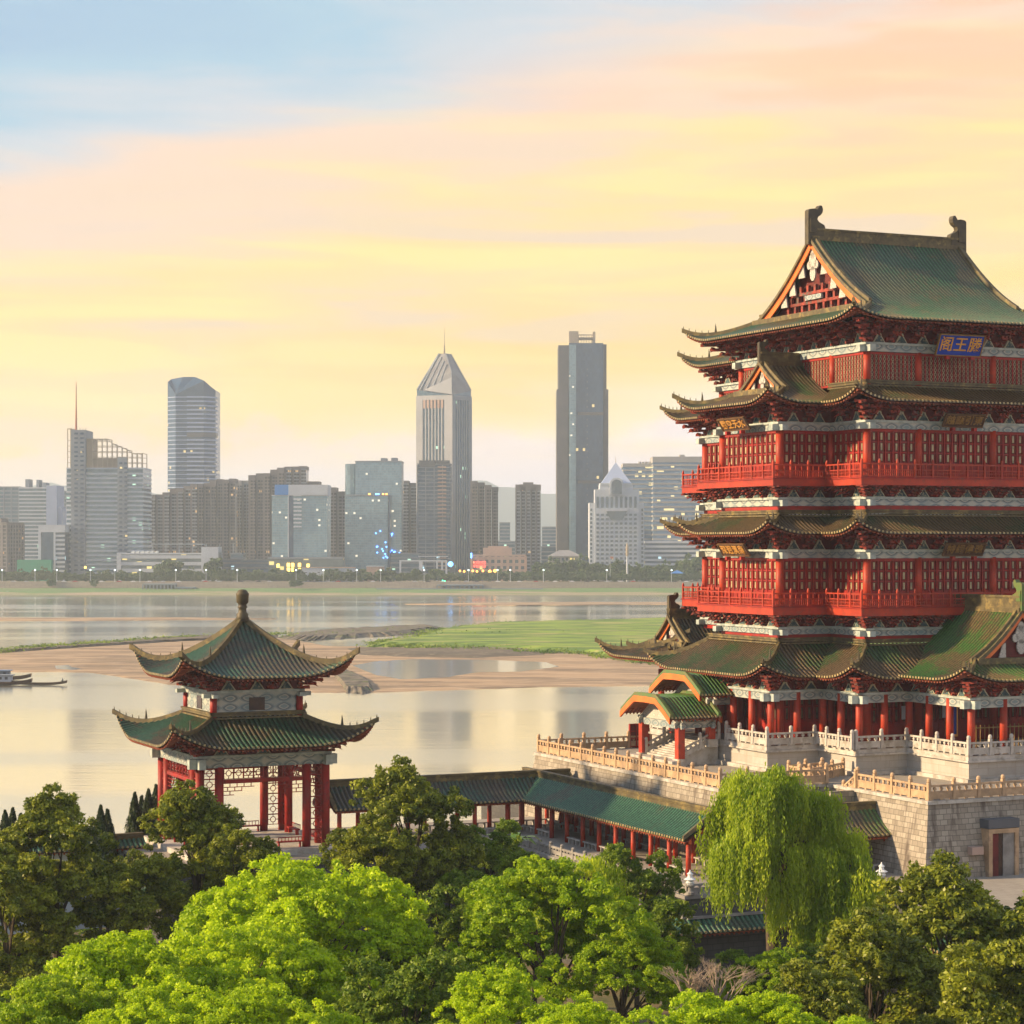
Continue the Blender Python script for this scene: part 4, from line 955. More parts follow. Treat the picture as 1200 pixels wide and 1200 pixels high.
    # brown housing ridge
    def res(px0, px1, y0, y1, Y, label, m='conc_brown', depth=26, seed=0, fw=7.0):
        c = city('apartment_block', label, px=(px0+px1)/2, Y=Y); X = lambda p: (p-600)/2580*Y
        W_ = X(px1)-X(px0); k = max(2, int(round(W_/fw))); core, bal, wl = MB(), MB(), MB(); r = random.Random(seed)
        for i in range(k):
            x0 = X(px0)+W_*i/k; x1 = x0+W_/k; z = zh(y0+(y1-y0)*(i+.5)/k, Y); rec = 3.0 if i % 2 else 0
            core.box(x0+.4, x1-.4, Y+rec+.5, Y+depth, BZ-1, z-1)
            wl.box(x0-.001*i, x0+W_/k*.30, Y+rec, Y+depth+.2+.003*i, BZ-1, z+.01*i); wl.box(x0+W_/k*.62, x0+W_/k*.74, Y+rec+.05, Y+3+rec, BZ-1, z-.3)
            wl.box(x0, x1, Y+rec-.1, Y+depth-.3, z-3.2, z+(1.6 if r.random() < .3 else 0))
            zz = BZ+3
            while zz < z-3: bal.box(x0+W_/k*.30, x1-.2, Y+rec-.8, Y+rec+.6, zz, zz+1.25); zz += 3.0
        core.build('window_wall', G['res'], c); wl.build('wall', m, c); bal.build('balcony_front', 'conc_grey' if seed % 2 else m, c)
        return c
    res(174, 231, 583, 566, 1960, 'brown housing block with a slowly rising roofline in front of the dark tower', seed=1, fw=6)
    res(231, 275, 568, 560, 1965, 'brown housing block with stepped top left of the pale stair gap', seed=2, fw=6)
    res(275, 291, 566, 562, 2010, 'narrow pale housing strip recessed between two brown blocks', 'conc_beige', seed=3, fw=5)
    res(291, 333, 560, 549, 1960, 'brown housing block climbing towards the tallest brown corner', seed=4, fw=6)
    res(333, 359, 547, 546, 1962, 'tall brown housing corner behind the blue topped glass block', seed=5, fw=6)
    res(355, 374, 564, 564, 2000, 'brown housing block just behind the blue topped glass block', seed=6)
    res(384, 404, 572, 577, 1930, 'brown housing block left of the blue lit glass office', seed=8)
    res(470, 488, 562, 567, 2000, 'brown housing tower squeezed left of the pointed tower', seed=9)
    res(551, 568, 563, 566, 1950, 'brown housing tower directly right of the pointed tower', seed=10)
    res(568, 584, 567, 572, 1945, 'second brown housing tower right of the pointed tower', seed=12)
    c = res(604, 634, 570, 570, 1900, 'lone brown housing tower between pointed tower and tallest tower', seed=13, fw=4.6)
    F = MB(); X = lambda p: (p-600)/2580*1900; F.box(X(609), X(629), 1902, 1920, zh(571, 1900), zh(567.5, 1900)); F.box(X(613), X(625), 1904, 1918, zh(568, 1900), zh(565, 1900)); F.build('roof_step', 'conc_brown', c)
    # blue topped glass block
    Y = 1800; X = lambda p: (p-600)/2580*Y; c = city('glass_office', 'glass office block with a bright blue box on its roof corner', px=351, Y=Y)
    B = block(c, 318, 384, 580, Y, 36, 'teal', 'conc_white', 4.2, slab=0, parapet=.6)
    F = MB(); F.box(X(322), X(338), Y-.5, Y+20, zh(580, Y), zh(568, Y)); F.build('roof_box', 'blue_panel', c)
    F = MB(); F.box(X(338)+.01, X(384), Y-.6, Y+34, zh(580, Y), zh(568, Y)); [F.box(X(344), X(353.5), Y-1, Y+.6, zh(580+q*4.6, Y)-.9, zh(580+q*4.6, Y)+.4) for q in range(9)]; F.box(X(337.5), X(338.5), Y-1, Y+.6, BZ, zh(580, Y)); F.build('roof_screen', 'conc_white', c)
    F = MB(); F.box(X(338.6), X(343.8), Y-.2, Y+.6, BZ, zh(581, Y)); F.build('recess_glazing', G['dark'], c)
    c = city('podium_building', 'glazed low podium with bright yellow lit windows', px=350, Y=1780); X = lambda p: (p-600)/2580*1780
    B = block(c, 314, 402, 653, 1780, 18, 'podium', 'conc_grey', 7, slab=0, parapet=1.3)
    emit('lamp_yellow', (1, .62, .10), 2.6); emit('lamp_orange', (1, .38, .06), 2.6); emit('lamp_white', (.85, 1, .95), 2.2); emit('lamp_blue', (.12, .40, 1), 2.6); emit('lamp_green', (.05, 1, .45), 3.0); emit('lamp_red', (1, .07, .05), 2.2)
    for p, y in ((326, 663), (338, 662), (343, 662), (338, 667.5), (343, 667.5), (351, 662), (351, 668), (361, 663)):
        F = MB(); F.box(X(p)-1.1, X(p)+1.1, 1779.4, 1780.3, zh(y, 1780)-1.5, zh(y, 1780)+1.5); F.build('lit_window', 'lamp_yellow', c)
    c = city('low_hall', 'long white low hall with a red roof edge among the bank trees', px=385, Y=1750); X = lambda p: (p-600)/2580*1750
    F = MB(); F.box(X(354), X(415), 1750, 1762, BZ-1, zh(665.5, 1750)); F.build('wall', 'conc_white', c); F = MB(); F.box(X(353.5), X(415.5), 1749.4, 1762.5, zh(665.5, 1750), zh(664.7, 1750)); F.build('roof_edge', 'conc_pink', c)
    F = MB(); [F.box(X(p), X(p+3), 1749.8, 1750.3, zh(671.5, 1750), zh(670.5, 1750)) for p in (357, 372, 390, 405)]; F.build('window', 'steel_dark', c)
    c = city('low_block', 'small pink block with a flat roof among the bank trees', px=440, Y=1750); F = MB(); F.box(X(429.5), X(449.5), 1750, 1764, BZ-1, zh(664, 1750)); F.box(X(431), X(448), 1749.6, 1750.2, zh(671, 1750), zh(670, 1750)); F.build('wall', 'conc_pink', c); F = MB(); F.box(X(429), X(450), 1749.6, 1764.3, zh(664, 1750), zh(663.2, 1750)); F.build('roof_edge', 'conc_white', c)
    # blue-lit teal office
    Y = 1840; X = lambda p: (p-600)/2580*Y; c = city('glass_office', 'pale teal glass office with blue lights scattered near its foot', px=438, Y=Y)
    B = block(c, 416, 471, 540, Y+26, 36, 'teal', 'conc_grey', 4.2, slab=0, parapet=1.0); roofbits(c, B, 2, 5, 'conc_grey', 3)
    F = MB(); F.cyl(X(411), Y+44, BZ-1, zh(543, Y+26), 8, 8, 16); F.build('round_corner', G['office'], c)
    B = block(c, 403.5, 455, 579.5, Y, 20, 'teal', 'conc_grey', 4.2, slab=0, parapet=1.0, gname='front_glazing'); F = MB(); F.box(X(455)+.1, X(457), Y, Y+24, BZ-1, zh(580, Y)); F.build('recess_glazing', G['dark'], c)
    rb = random.Random(9)
    for i in range(34):
        p = rb.gauss(458, 7) if i < 22 else rb.uniform(440, 468); y = rb.gauss(648, 5) if i < 22 else rb.uniform(622, 656)
        if not (436 < p < 470) or y > 660: continue
        F = MB(); yb = Y-.7 if p < 454.5 else Y+25; F.box(X(p)-.55, X(p)+.55, yb, yb+.4, zh(y, Y)-.55, zh(y, Y)+.55); F.build('facade_light', 'lamp_blue', c)
    for p, mm in ((433, 'lamp_orange'), (441, 'lamp_blue'), (443.5, 'lamp_blue'), (449, 'lamp_orange'), (453, 'lamp_orange')):
        F = MB(); F.box(X(p)-.8, X(p)+.8, Y-.7, Y-.2, zh(579, Y)-.6, zh(579, Y)+.6); F.build('facade_light', mm, c)
    # pointed tower
    Y = 1980; X = lambda p: (p-600)/2580*Y; c = city('pointed_tower', 'tall grey stone tower with a pointed wedge top and thin spire', px=519, Y=Y)
    x0, xm, x1 = X(488), X(530), X(551.5); dp = 34
    # plan: wide front face and a receding right face meeting at xm
    A, Bc, C_, D_ = (x0, Y+10), (xm, Y), (x1, Y+20), (x0+8, Y+dp+14)
    sh = zh(456, Y); core = MB(); core.add([(*p, BZ-1) for p in (A, Bc, C_, D_)]+[(*p, z) for p, z in ((A, sh), (Bc, zh(463, Y)), (C_, sh), (D_, sh))], [(0,1,5,4),(1,2,6,5),(2,3,7,6),(3,0,4,7),(4,5,6,7)]); core.build('glass_wall', G['office'], c)
    def wallmesh(P0, P1, ztop, nb, w0, w1, m, nm, out=.5, zb=BZ-1):
        mb = MB(); dx, dy = P1[0]-P0[0], P1[1]-P0[1]; L = math.hypot(dx, dy); u = (dx/L, dy/L); n = (u[1], -u[0])
        for i in range(nb+1):
            t = w0+(w1-w0)*i/nb; mb.ob(P0, u, n, t*L-.55, t*L+.55, -.2, out, zb, ztop)
        mb.ob(P0, u, n, -.4, w0*L, -.2, out+.1, zb, ztop); mb.ob(P0, u, n, w1*L, L+.4, -.2, out+.1, zb, ztop); mb.ob(P0, u, n, -.4, L+.4, -.2, out+.05, ztop-4, ztop)
        return mb.build(nm, m, c)
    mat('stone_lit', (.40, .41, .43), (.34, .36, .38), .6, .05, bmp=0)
    wallmesh(A, Bc, zh(463, Y), 7, .16, .80, 'stone_lit', 'stone_piers', .9); wallmesh(Bc, C_, zh(463, Y), 6, .12, .86, 'conc_grey', 'stone_piers', .7)  # left piers paler, right piers greyer: sun and shade put into the colours
    F = MB(); dx, dy = Bc[0]-A[0], Bc[1]-A[1]; L = math.hypot(dx, dy); u = (dx/L, dy/L); n = (u[1], -u[0])
    for i in range(6): F.ob(A, u, n, L*(.19+i*.1), L*(.19+i*.1)+2.0, .2, 1.1, zh(478, Y), zh(468, Y))
    F.build('louvre', 'conc_pink', c)
    # crown: wedge narrowing to a flat top
    tp = zh(413, Y); t0, t1 = X(514), X(527.5)
    F = MB(); vs = [(*A, sh), (*Bc, zh(463, Y)), (*C_, sh), (*D_, sh), (t0, Y+14, tp), (X(522), Y+11, tp), (t1, Y+17, tp), (t0+3, Y+30, tp), (X(529), Y+4, zh(435, Y))]
    F.add(vs, [(0,1,8),(0,8,5,4),(1,2,8),(8,2,6,5),(2,3,7,6),(3,0,4,7),(4,5,6,7),(0,1,2,3)]); F.build('crown', 'roof_grey', c)
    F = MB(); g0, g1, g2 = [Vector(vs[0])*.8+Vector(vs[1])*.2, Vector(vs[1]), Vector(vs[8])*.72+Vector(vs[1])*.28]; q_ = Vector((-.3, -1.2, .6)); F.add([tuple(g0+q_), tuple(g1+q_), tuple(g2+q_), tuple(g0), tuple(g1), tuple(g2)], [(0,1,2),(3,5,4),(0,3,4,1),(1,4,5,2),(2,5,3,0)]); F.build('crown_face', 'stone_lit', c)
    F = MB()
    for q in range(4):
        f0 = .10+.17*q
        a_ = Vector(vs[0])*(1-f0*.9)+Vector(vs[1])*(f0*.9); b_ = Vector(vs[4])*(1-.2*q)+Vector(vs[8])*(.2*q)
        F.tube([tuple(a_+Vector((0, -.6, .4))), tuple(b_+Vector((0, -.6, .2)))], .7, 4)
    F.tube([vs[1], vs[8], vs[5]], .6, 4); F.tube([vs[2], vs[6]], .7, 4); F.tube([vs[0], vs[4]], .8, 4); F.build('crown_rib', 'conc_grey', c)
    F = MB(); F.cyl(X(520), Y+18, tp, zh(402, Y), .9, .6, 6); F.cyl(X(520), Y+18, zh(402, Y), zh(381, Y), .35, .1, 5); F.build('spire', 'steel_tan', c)
    Y = 1860; c = city('apartment_block', 'glazed housing tower standing at the foot of the pointed tower', px=508, Y=Y); X = lambda p: (p-600)/2580*Y
    B = block(c, 489, 528.5, 543, Y, 26, 'blue', 'conc_grey', 3.2, band=.25, pier=8, pw=.35, proud=1); F = MB(); F.box(X(511), X(527), Y-1.4, Y+5, zh(543, Y), zh(539.5, Y)); F.box(X(491), X(510), Y-.4, Y+16, zh(547, Y), zh(539.5, Y)); F.build('roof_step', 'steel_dark', c)
    F = MB(); z = BZ+8
    while z < zh(546, Y): F.box(X(513), X(523), Y-1.6, Y-.2, z, z+1.2); z += 3.2
    F.build('balcony_front', 'conc_pink', c)
    c = city('portal_frame', 'open white concrete frame standing before the glazed housing tower', 'frame', px=500, Y=1800); X = lambda p: (p-600)/2580*1800
    F = MB(); F.box(X(468), X(524), 1800, 1803, zh(658, 1800), zh(656.5, 1800)); [F.box(X(p)-.7, X(p)+.7, 1800, 1803, BZ-1, zh(658, 1800)) for p in (469, 492, 494, 512, 518, 523)]; F.box(X(490), X(525), 1800.2, 1802, zh(652.5, 1800), zh(651.5, 1800)); F.build('frame', 'conc_white', c)
    # tallest tower
    Y = 2100; X = lambda p: (p-600)/2580*Y; c = city('skyscraper', 'tallest tower, dark grey with brown edge shafts and a boxy crown', px=683, Y=Y)
    F = MB(); F.box(X(667), X(707), Y, Y+44, BZ-1, zh(402, Y)); F.build('glass_wall', G['dark'], c)
    F = MB(); F.box(X(654.5), X(667)-.1, Y+5, Y+46, BZ-1, zh(404, Y)); F.box(X(707)+.1, X(711), Y+4, Y+44, BZ-1, zh(403, Y)); F.box(X(652.5), X(665.5), Y+2, Y+47, BZ-1, zh(456, Y)); F.box(X(708), X(713), Y+2, Y+46, BZ-1, zh(456, Y)); F.build('edge_shaft', 'dark_stonef', c)
    F = MB(); F.box(X(667)-.05, X(675), Y-1.5, Y+3, BZ-1, zh(404, Y)); F.box(X(669), X(674), Y-4, Y, BZ-1, zh(480, Y)); F.build('corner_glazing', G['teal'], c)
    F = MB(); [F.box(X(677), X(707.3), Y-.4, Y+20, zh(y+3.5, Y), zh(y, Y)) for y in (483, 563)]; F.build('plant_floor', 'dark_stonef', c)
    F = MB(); F.box(X(667), X(678), Y+4, Y+22, zh(404, Y), zh(387.5, Y)); F.box(X(695), X(698), Y+6, Y+22, zh(402, Y), zh(388, Y)); F.box(X(678), X(696), Y+12, Y+15, zh(397, Y), zh(394, Y)); [F.box(X(678)+i*2.5, X(678)+i*2.5+.5, Y+8, Y+9, zh(402, Y), zh(391, Y)) for i in range(6)]; F.box(X(678), X(695), Y+8, Y+9, zh(392, Y), zh(391, Y)); F.build('crown', 'steel_tan', c)
    F = MB(); [F.box(X(687.6), X(688.6), Y-.25, Y+.1, z, z+1.6) for z in np.arange(BZ+10, zh(430, Y), 6)]; F.build('louvre', 'steel_dark', c)
    # white pyramid-roofed building
    Y = 1780; X = lambda p: (p-600)/2580*Y; c = city('office_building', 'white stepped office building with a pointed metal pyramid roof', px=723, Y=Y)
    def shaft(p0, p1, yt, yy, d, nm='wall'):
        F = MB(); F.box(X(p0), X(p1), yy, yy+d, BZ-1, zh(yt, Y)); return F
    F = shaft(691, 755, 589, Y+3, 30); F2 = shaft(694, 752, 574, Y+4, 28); F.v, F.f = F.v+F2.v, F.f+[tuple(len(F.v)-len(F2.v)+k for k in f) for f in F2.f]
    F.box(X(697), X(749), Y, Y+20, BZ-1, zh(573.5, Y)); F.box(X(703), X(742), Y+2, Y+28, zh(575, Y), zh(568, Y)); F.box(X(703.5), X(741), Y+1, Y+29, zh(568, Y), zh(566, Y)); F.build('wall', 'conc_white', c)
    F = MB(); cxx = X(722.5); b0, b1 = X(705), X(740); F.add([(b0, Y+2, zh(566, Y)), (b1, Y+2, zh(566, Y)), (b1, Y+26, zh(566, Y)), (b0, Y+26, zh(566, Y)), (cxx, Y+14, zh(541, Y))], [(0,1,4),(1,2,4),(2,3,4),(3,0,4),(3,2,1,0)]); F.build('roof', 'conc_blue', c)
    F = MB(); F.cyl(cxx, Y+14, zh(542, Y), zh(534, Y), .3, .1, 5); F.build('spire', 'steel_tan', c)
    F = MB(); nA = [(math.cos(t*math.pi/8)*5.6, zh(567, Y)+math.sin(t*math.pi/8)*5) for t in range(9)]; F.prism((cxx, Y), (1, 0), (0, 1), [(5.6, zh(580, Y))]+nA+[(-5.6, zh(580, Y))], -1.5, 3); F.build('arch_frame', 'conc_white', c)
    F = MB(); nA = [(math.cos(t*math.pi/8)*4.2, zh(567.5, Y)+math.sin(t*math.pi/8)*3.8) for t in range(9)]; F.prism((cxx, Y), (1, 0), (0, 1), [(4.2, zh(579, Y))]+nA+[(-4.2, zh(579, Y))], -1.8, -1.3); F.build('arch_window', G['white'], c)
    F = MB(); F.prism((cxx, Y), (1, 0), (0, 1), [(-4.6, zh(609, Y)), (4.6, zh(609, Y)), (8.4, zh(599, Y)), (-8.4, zh(599, Y))], -1.2, .5); F.build('glazed_bay', G['white'], c)
    F = MB(); F.prism((cxx, Y), (1, 0), (0, 1), [(-8.4, zh(599, Y)), (8.4, zh(599, Y)), (10, zh(596, Y)), (-10, zh(596, Y))], -1.6, .5); F.build('bay_sill', 'conc_white', c)
    F = MB(); 
    for i in range(9):
        p = 700.5+i*5.5; F.box(X(p)-1.0, X(p)+1.0, Y-.25, Y+.2, zh(595, Y), zh(582, Y)) if i not in (4,) or True else None
        for r_ in range(13):
            y = 602+r_*5.1
            if y < 612 and 2 < i < 6: continue
            F.box(X(p)-1.1, X(p)+1.1, Y-.25, Y+.2, zh(y+2.6, Y), zh(y, Y))
    for p in (693, 753): [F.box(X(p)-.8, X(p)+.8, Y+2.75, Y+3.2, zh(y+3, Y), zh(y, Y)) for y in np.arange(596, 664, 5)]
    F.build('window', G['white'], c)
    # beige hotel
    Y = 1900; X = lambda p: (p-600)/2580*Y; c = city('hotel_building', 'broad beige glass hotel with warm lit windows behind the white pyramid building', px=778, Y=Y)
    B = block(c, 730, 775, 543, Y+18, 34, 'beige', 'conc_beige', 4.0, band=.3, pier=0, parapet=3); B = block(c, 765, 825, 535, Y, 40, 'beige', 'conc_beige', 4.0, band=.38, parapet=5)
    F = MB(); [F.cyl(X(752+i*4), Y+30, zh(543, Y), zh(539.5, Y), 1.1, 1.3, 8) for i in range(6)]; F.box(X(797), X(803), Y+5, Y+15, zh(535, Y), zh(532.5, Y)); F.build('roof_plant', 'conc_beige', c)
    F = MB(); [F.box(X(755), X(831), Y-6, Y+4, zh(y+2.6, Y), zh(y, Y)) for y in np.arange(634, 668, 5.2)]; F.build('podium_band', 'conc_white', c); F = MB(); F.box(X(756), X(830), Y-5, Y+4, BZ-1, zh(636, Y)); F.build('podium_glazing', G['blue'], c)
    c = city('office_tower', 'sliver of white tower beside the red pagoda balcony', px=828, Y=2000); block(c, 826, 850, 628, 2000, 30, 'office', 'conc_white', 3.6)
    # low things
    Y = 1800; X = lambda p: (p-600)/2580*Y; c = city('civic_block', 'low pink stone block with red neon letters beside the pointed tower', px=585, Y=Y)
    B = block(c, 553, 616, 650, Y, 22, 'podium', 'conc_pink', 5.2, band=.5, pier=5, pw=1.1); F = MB(); F.box(X(566), X(600), Y+4, Y+18, zh(650, Y), zh(642, Y)); F.box(X(572), X(596), Y+8, Y+18, zh(642, Y), zh(640, Y)); F.build('upper_storey', 'conc_pink', c)
    for i in range(5):
        for j in range(2): F = MB(); F.box(X(556+i*3)-.6, X(556+i*3)+.6, Y-.9, Y-.4, zh(659+j*4.5, Y)-.9, zh(659+j*4.5, Y)+.9); F.build('neon_letter', 'lamp_red', c)
    F = MB(); F.box(X(551.5), X(553.2), Y-2, Y-1, zh(654, Y), zh(648, Y)); F.build('neon_sign', 'lamp_blue', c)
    c = city('classical_hall', 'small pale hall with a grey hipped roof left of the white pyramid building', px=662, Y=1790); X = lambda p: (p-600)/2580*1790
    B = block(c, 643, 681, 652, 1790, 20, 'podium', 'conc_beige', 4.4, band=.5, pier=3.2, pw=.7); z = zh(652, 1790); F = MB(); F.add([(X(641.5), 1788, z), (X(682.5), 1788, z), (X(682.5), 1812, z), (X(641.5), 1812, z), (X(656), 1800, z+5), (X(668), 1800, z+5)], [(0,1,5,4),(1,2,5),(2,3,4,5),(3,0,4),(3,2,1,0)]); F.build('roof', 'roof_grey', c)
    for p0, p1, yt, Y, lb in ((585, 598, 612, 2500, 'distant pale block seen between the brown housing towers'), (583, 604, 634, 2300, 'distant low white block seen between the brown housing towers'), (635, 653, 617, 2500, 'distant pale block just left of the tallest tower'), (634, 652, 640, 2200, 'low grey block at the left foot of the tallest tower'), (256, 315, 655, 1830, 'low dark glass hall between the white podium and the blue topped block'), (456, 492, 648, 1850, 'low grey block between the teal office and glazed housing tower'), (270, 285, 648, 1835, 'small grey annex at the right end of the white podium')):
        c = city('distant_block', lb, px=(p0+p1)/2, Y=Y); block(c, p0, p1, yt, Y, 20, 'blue' if Y == 1830 else 'office', 'steel_dark' if Y == 1830 else 'conc_grey', 4)
    # billboard lights of the quay
    # street lamps along the embankment
    lx = [2.5, 41, 66.5, 106, 134.5, 164, 206, 241.5, 278, 347, 379, 418, 446, 497, 549, 583, 598, 637, 711, 787]
    hd = MB(); hd.lathe(0, 0, [(.1, 9.3), (.5, 9.5), (.6, 9.9), (.35, 10.3), (.1, 10.4)], 8); po = MB(); po.cyl(0, 0, 0, 9.4, .22, .14, 6); po.cyl(0, 0, 0, .8, .4, .3, 6)
    first = None
    for p in lx:
        X_ = (p-600)/2580*1712
        if first is None:
            t_ = thing('street_lamp', 'white street lamp with a round lit head on the far embankment', 'street lamp', (X_, 1712, 7.9), 'street lamps along the far embankment', frame=False)
            q1 = po.build('pole', 'conc_white', None, origin=(0, 0, 0)); q1.parent = t_; q2 = hd.build('lamp_head', 'lamp_white', None, origin=(0, 0, 0)); q2.parent = t_; first = t_
        else: t_ = dupe(first); t_.location.x = X_
    def mast(px, y, h, mm, label, r=1.0, g=None):
        X_ = (px-600)/2580*1730; t_ = thing('signal_mast', label, 'lamp', (X_, 1730, BZ), g, frame=False); z = zh(y, 1730)
        F = MB(); F.cyl(X_, 1730, BZ, z, .3, .2, 6); F.build('pole', 'steel_dark', t_); F = MB(); F.lathe(X_, 1730, [(.2, z-r), (r*.9, z-r*.5), (r, z+.2), (r*.6, z+r*.7), (.1, z+r)], 8); F.build('lamp_head', mm, t_)
    mast(520, 680, 0, 'lamp_green', 'green lit signal at the embankment edge', 1.5); mast(528, 661, 0, 'lamp_blue', 'large blue white lamp right of the white frame', 2.2); mast(100, 665, 0, 'lamp_yellow', 'yellow lamp among the trees below the antenna tower')
    for i, p in enumerate((539, 544, 554, 559, 566, 574, 580)): mast(p, 669+(i % 2)*.6, 0, 'lamp_orange', 'orange lamp in the quay row below the pink block', .9 if i < 5 else 1.3, 'orange lamps below the pink block')
    c = city('monument_pillar', 'slender white pillar standing before the white pyramid building', 'pillar', px=735, Y=1735); X = lambda p: (p-600)/2580*1735
    F = MB(); F.cyl(X(735), 1735, BZ-.5, zh(652, 1735), .9, .6, 8); F.build('shaft', 'conc_white', c); F = MB(); F.lathe(X(735), 1735, [(.6, zh(652, 1735)), (1.2, zh(650, 1735)), (1.1, zh(640, 1735)), (.2, zh(636, 1735))], 8); F.build('top', 'steel_tan', c)
    c = city('flagpole', 'flagpole with a small red flag before the white pyramid building', 'flagpole', px=714, Y=1745); X = lambda p: (p-600)/2580*1745
    F = MB(); F.cyl(X(715), 1745, BZ-.5, zh(652, 1745), .2, .12, 6); F.build('pole', 'conc_white', c); F = MB(); F.box(X(715), X(715)+2.6, 1744.9, 1745.05, zh(654.6, 1745), zh(652.2, 1745)); F.build('flag', 'antenna_red', c)
    # quay structures on the embankment face
    def quay(p0, p1, y0, y1, label, k, Y=1694):
        X = lambda p: (p-600)/2580*Y; c = thing('quay_platform', label, 'platform', (X((p0+p1)/2), Y, zh(y1, Y)), frame=False)
        F = MB(); F.box(X(p0), X(p1), Y, Y+11, zh(y0+1.5, Y), zh(y0, Y)); F.build('deck', 'conc_grey', c)
        for i in range(k+1): F = MB(); x = X(p0)+(X(p1)-X(p0))*i/k; F.box(x-.5, x+.5, Y+.2, Y+1.4, zh(y1+1.5, Y), zh(y0+1.5, Y)); F.build('support_post', 'conc_grey', c)
        F = MB(); F.box(X(p0), X(p1), Y+9, Y+10.5, zh(y1+1, Y), zh(y0+1.5, Y)); F.build('back_wall', 'steel_dark', c)
    quay(167, 205, 684, 690, 'dark open quay platform below the white podium', 9); quay(205, 228, 688, 691, 'short lower quay platform beside the dark open one', 5)
    quay(441, 636, 689.5, 693, 'long dark quay platform below the pointed tower', 30); quay(512, 566, 685, 689, 'upper quay terrace above the long dark platform', 10, 1697)
    c = thing('gangway', 'pale sloping gangway down to a small float at far left', 'gangway', (-380, 1670, .3), frame=False)
    a = at(8, 694.5, -37); b = at(41, 685.5, -33.2); F = MB(); F.tube([a, b], 1.1, 4); F.build('ramp', 'conc_white', c); F = MB(); F.box(a[0]-6, a[0]+4, a[1]-4, a[1]+5, -.3, 1.6); F.build('float', 'steel_dark', c)
    for p0, p1, y, lb, mm in ((98, 113, 664, 'white', 'conc_white'), (786, 802, 668, 'blue', 'blue_panel'), (822, 842, 666, 'teal', 'teal_roof')):
        if lb == 'white': continue
        Y = 1735; X = lambda p: (p-600)/2580*Y; c = thing('canopy', lb+' tent canopy among the far bank trees near the red pagoda', 'canopy', (X(p0), Y, BZ), frame=False)
        F = MB(); z = zh(y+4, Y); F.add([(X(p0), Y, z), (X(p1), Y, z), (X(p1), Y+9, z), (X(p0), Y+9, z), ((X(p0)+X(p1))/2, Y+4.5, zh(y, Y))], [(0,1,4),(1,2,4),(2,3,4),(3,0,4)]); F.build('cover', mm, c)
        F = MB(); [F.cyl(x, y_, BZ-.3, z, .15, .15, 6) for x in (X(p0)+.3, X(p1)-.3) for y_ in (Y+.3, Y+8.7)]; F.build('pole', 'steel_dark', c)
    # parked and passing cars on the embankment road
    cols = [('car_white', (.7, .7, .7)), ('car_dark', (.05, .05, .06)), ('car_silver', (.4, .42, .45)), ('car_red', (.4, .05, .04))]
    for nm, cc in cols: mat(nm, cc, cc, .3, 1, bmp=0)
    mat('tyre', (.02, .02, .02), (.015, .015, .015), .9, 1, bmp=0)
    protos = []
    for nm, cc in cols:
        word = nm.split('_')[1]; t_ = thing('car', f'small {word} car on the far embankment road', 'car', (0, 0, 0), f'{word} cars on the far embankment road', frame=False)
        F = MB(); F.prism((0, -.85), (1, 0), (0, 1), [(-2.2, .35), (2.2, .35), (2.25, .8), (1.3, .95), (.7, 1.45), (-1.1, 1.45), (-1.8, .95), (-2.25, .85)], 0, 1.7); F.build('body', nm, t_, origin=(0, 0, 0))
        F = MB(); [F.tube([(x, y, .35), (x, y+.25, .35)], .34, 10) for x in (-1.4, 1.4) for y in (-.95, .7)]; F.build('wheel_set', 'tyre', t_, origin=(0, 0, 0)); protos.append(t_)
    rc = random.Random(21); used = set()
    for i in range(46):
        k = rc.choice((0, 0, 1, 2, 2, 3)); x = -405+i*13.6+rc.uniform(-4, 4); t_ = protos[k] if k not in used else dupe(protos[k]); used.add(k); t_.location = (x, 1711.5+rc.choice((0, 4.5)), 7.95); t_.rotation_euler = (0, 0, rc.choice((0, math.pi)))
    for k in range(4):
        if k not in used: protos[k].location = (0, 1715, 7.95)
the_city()
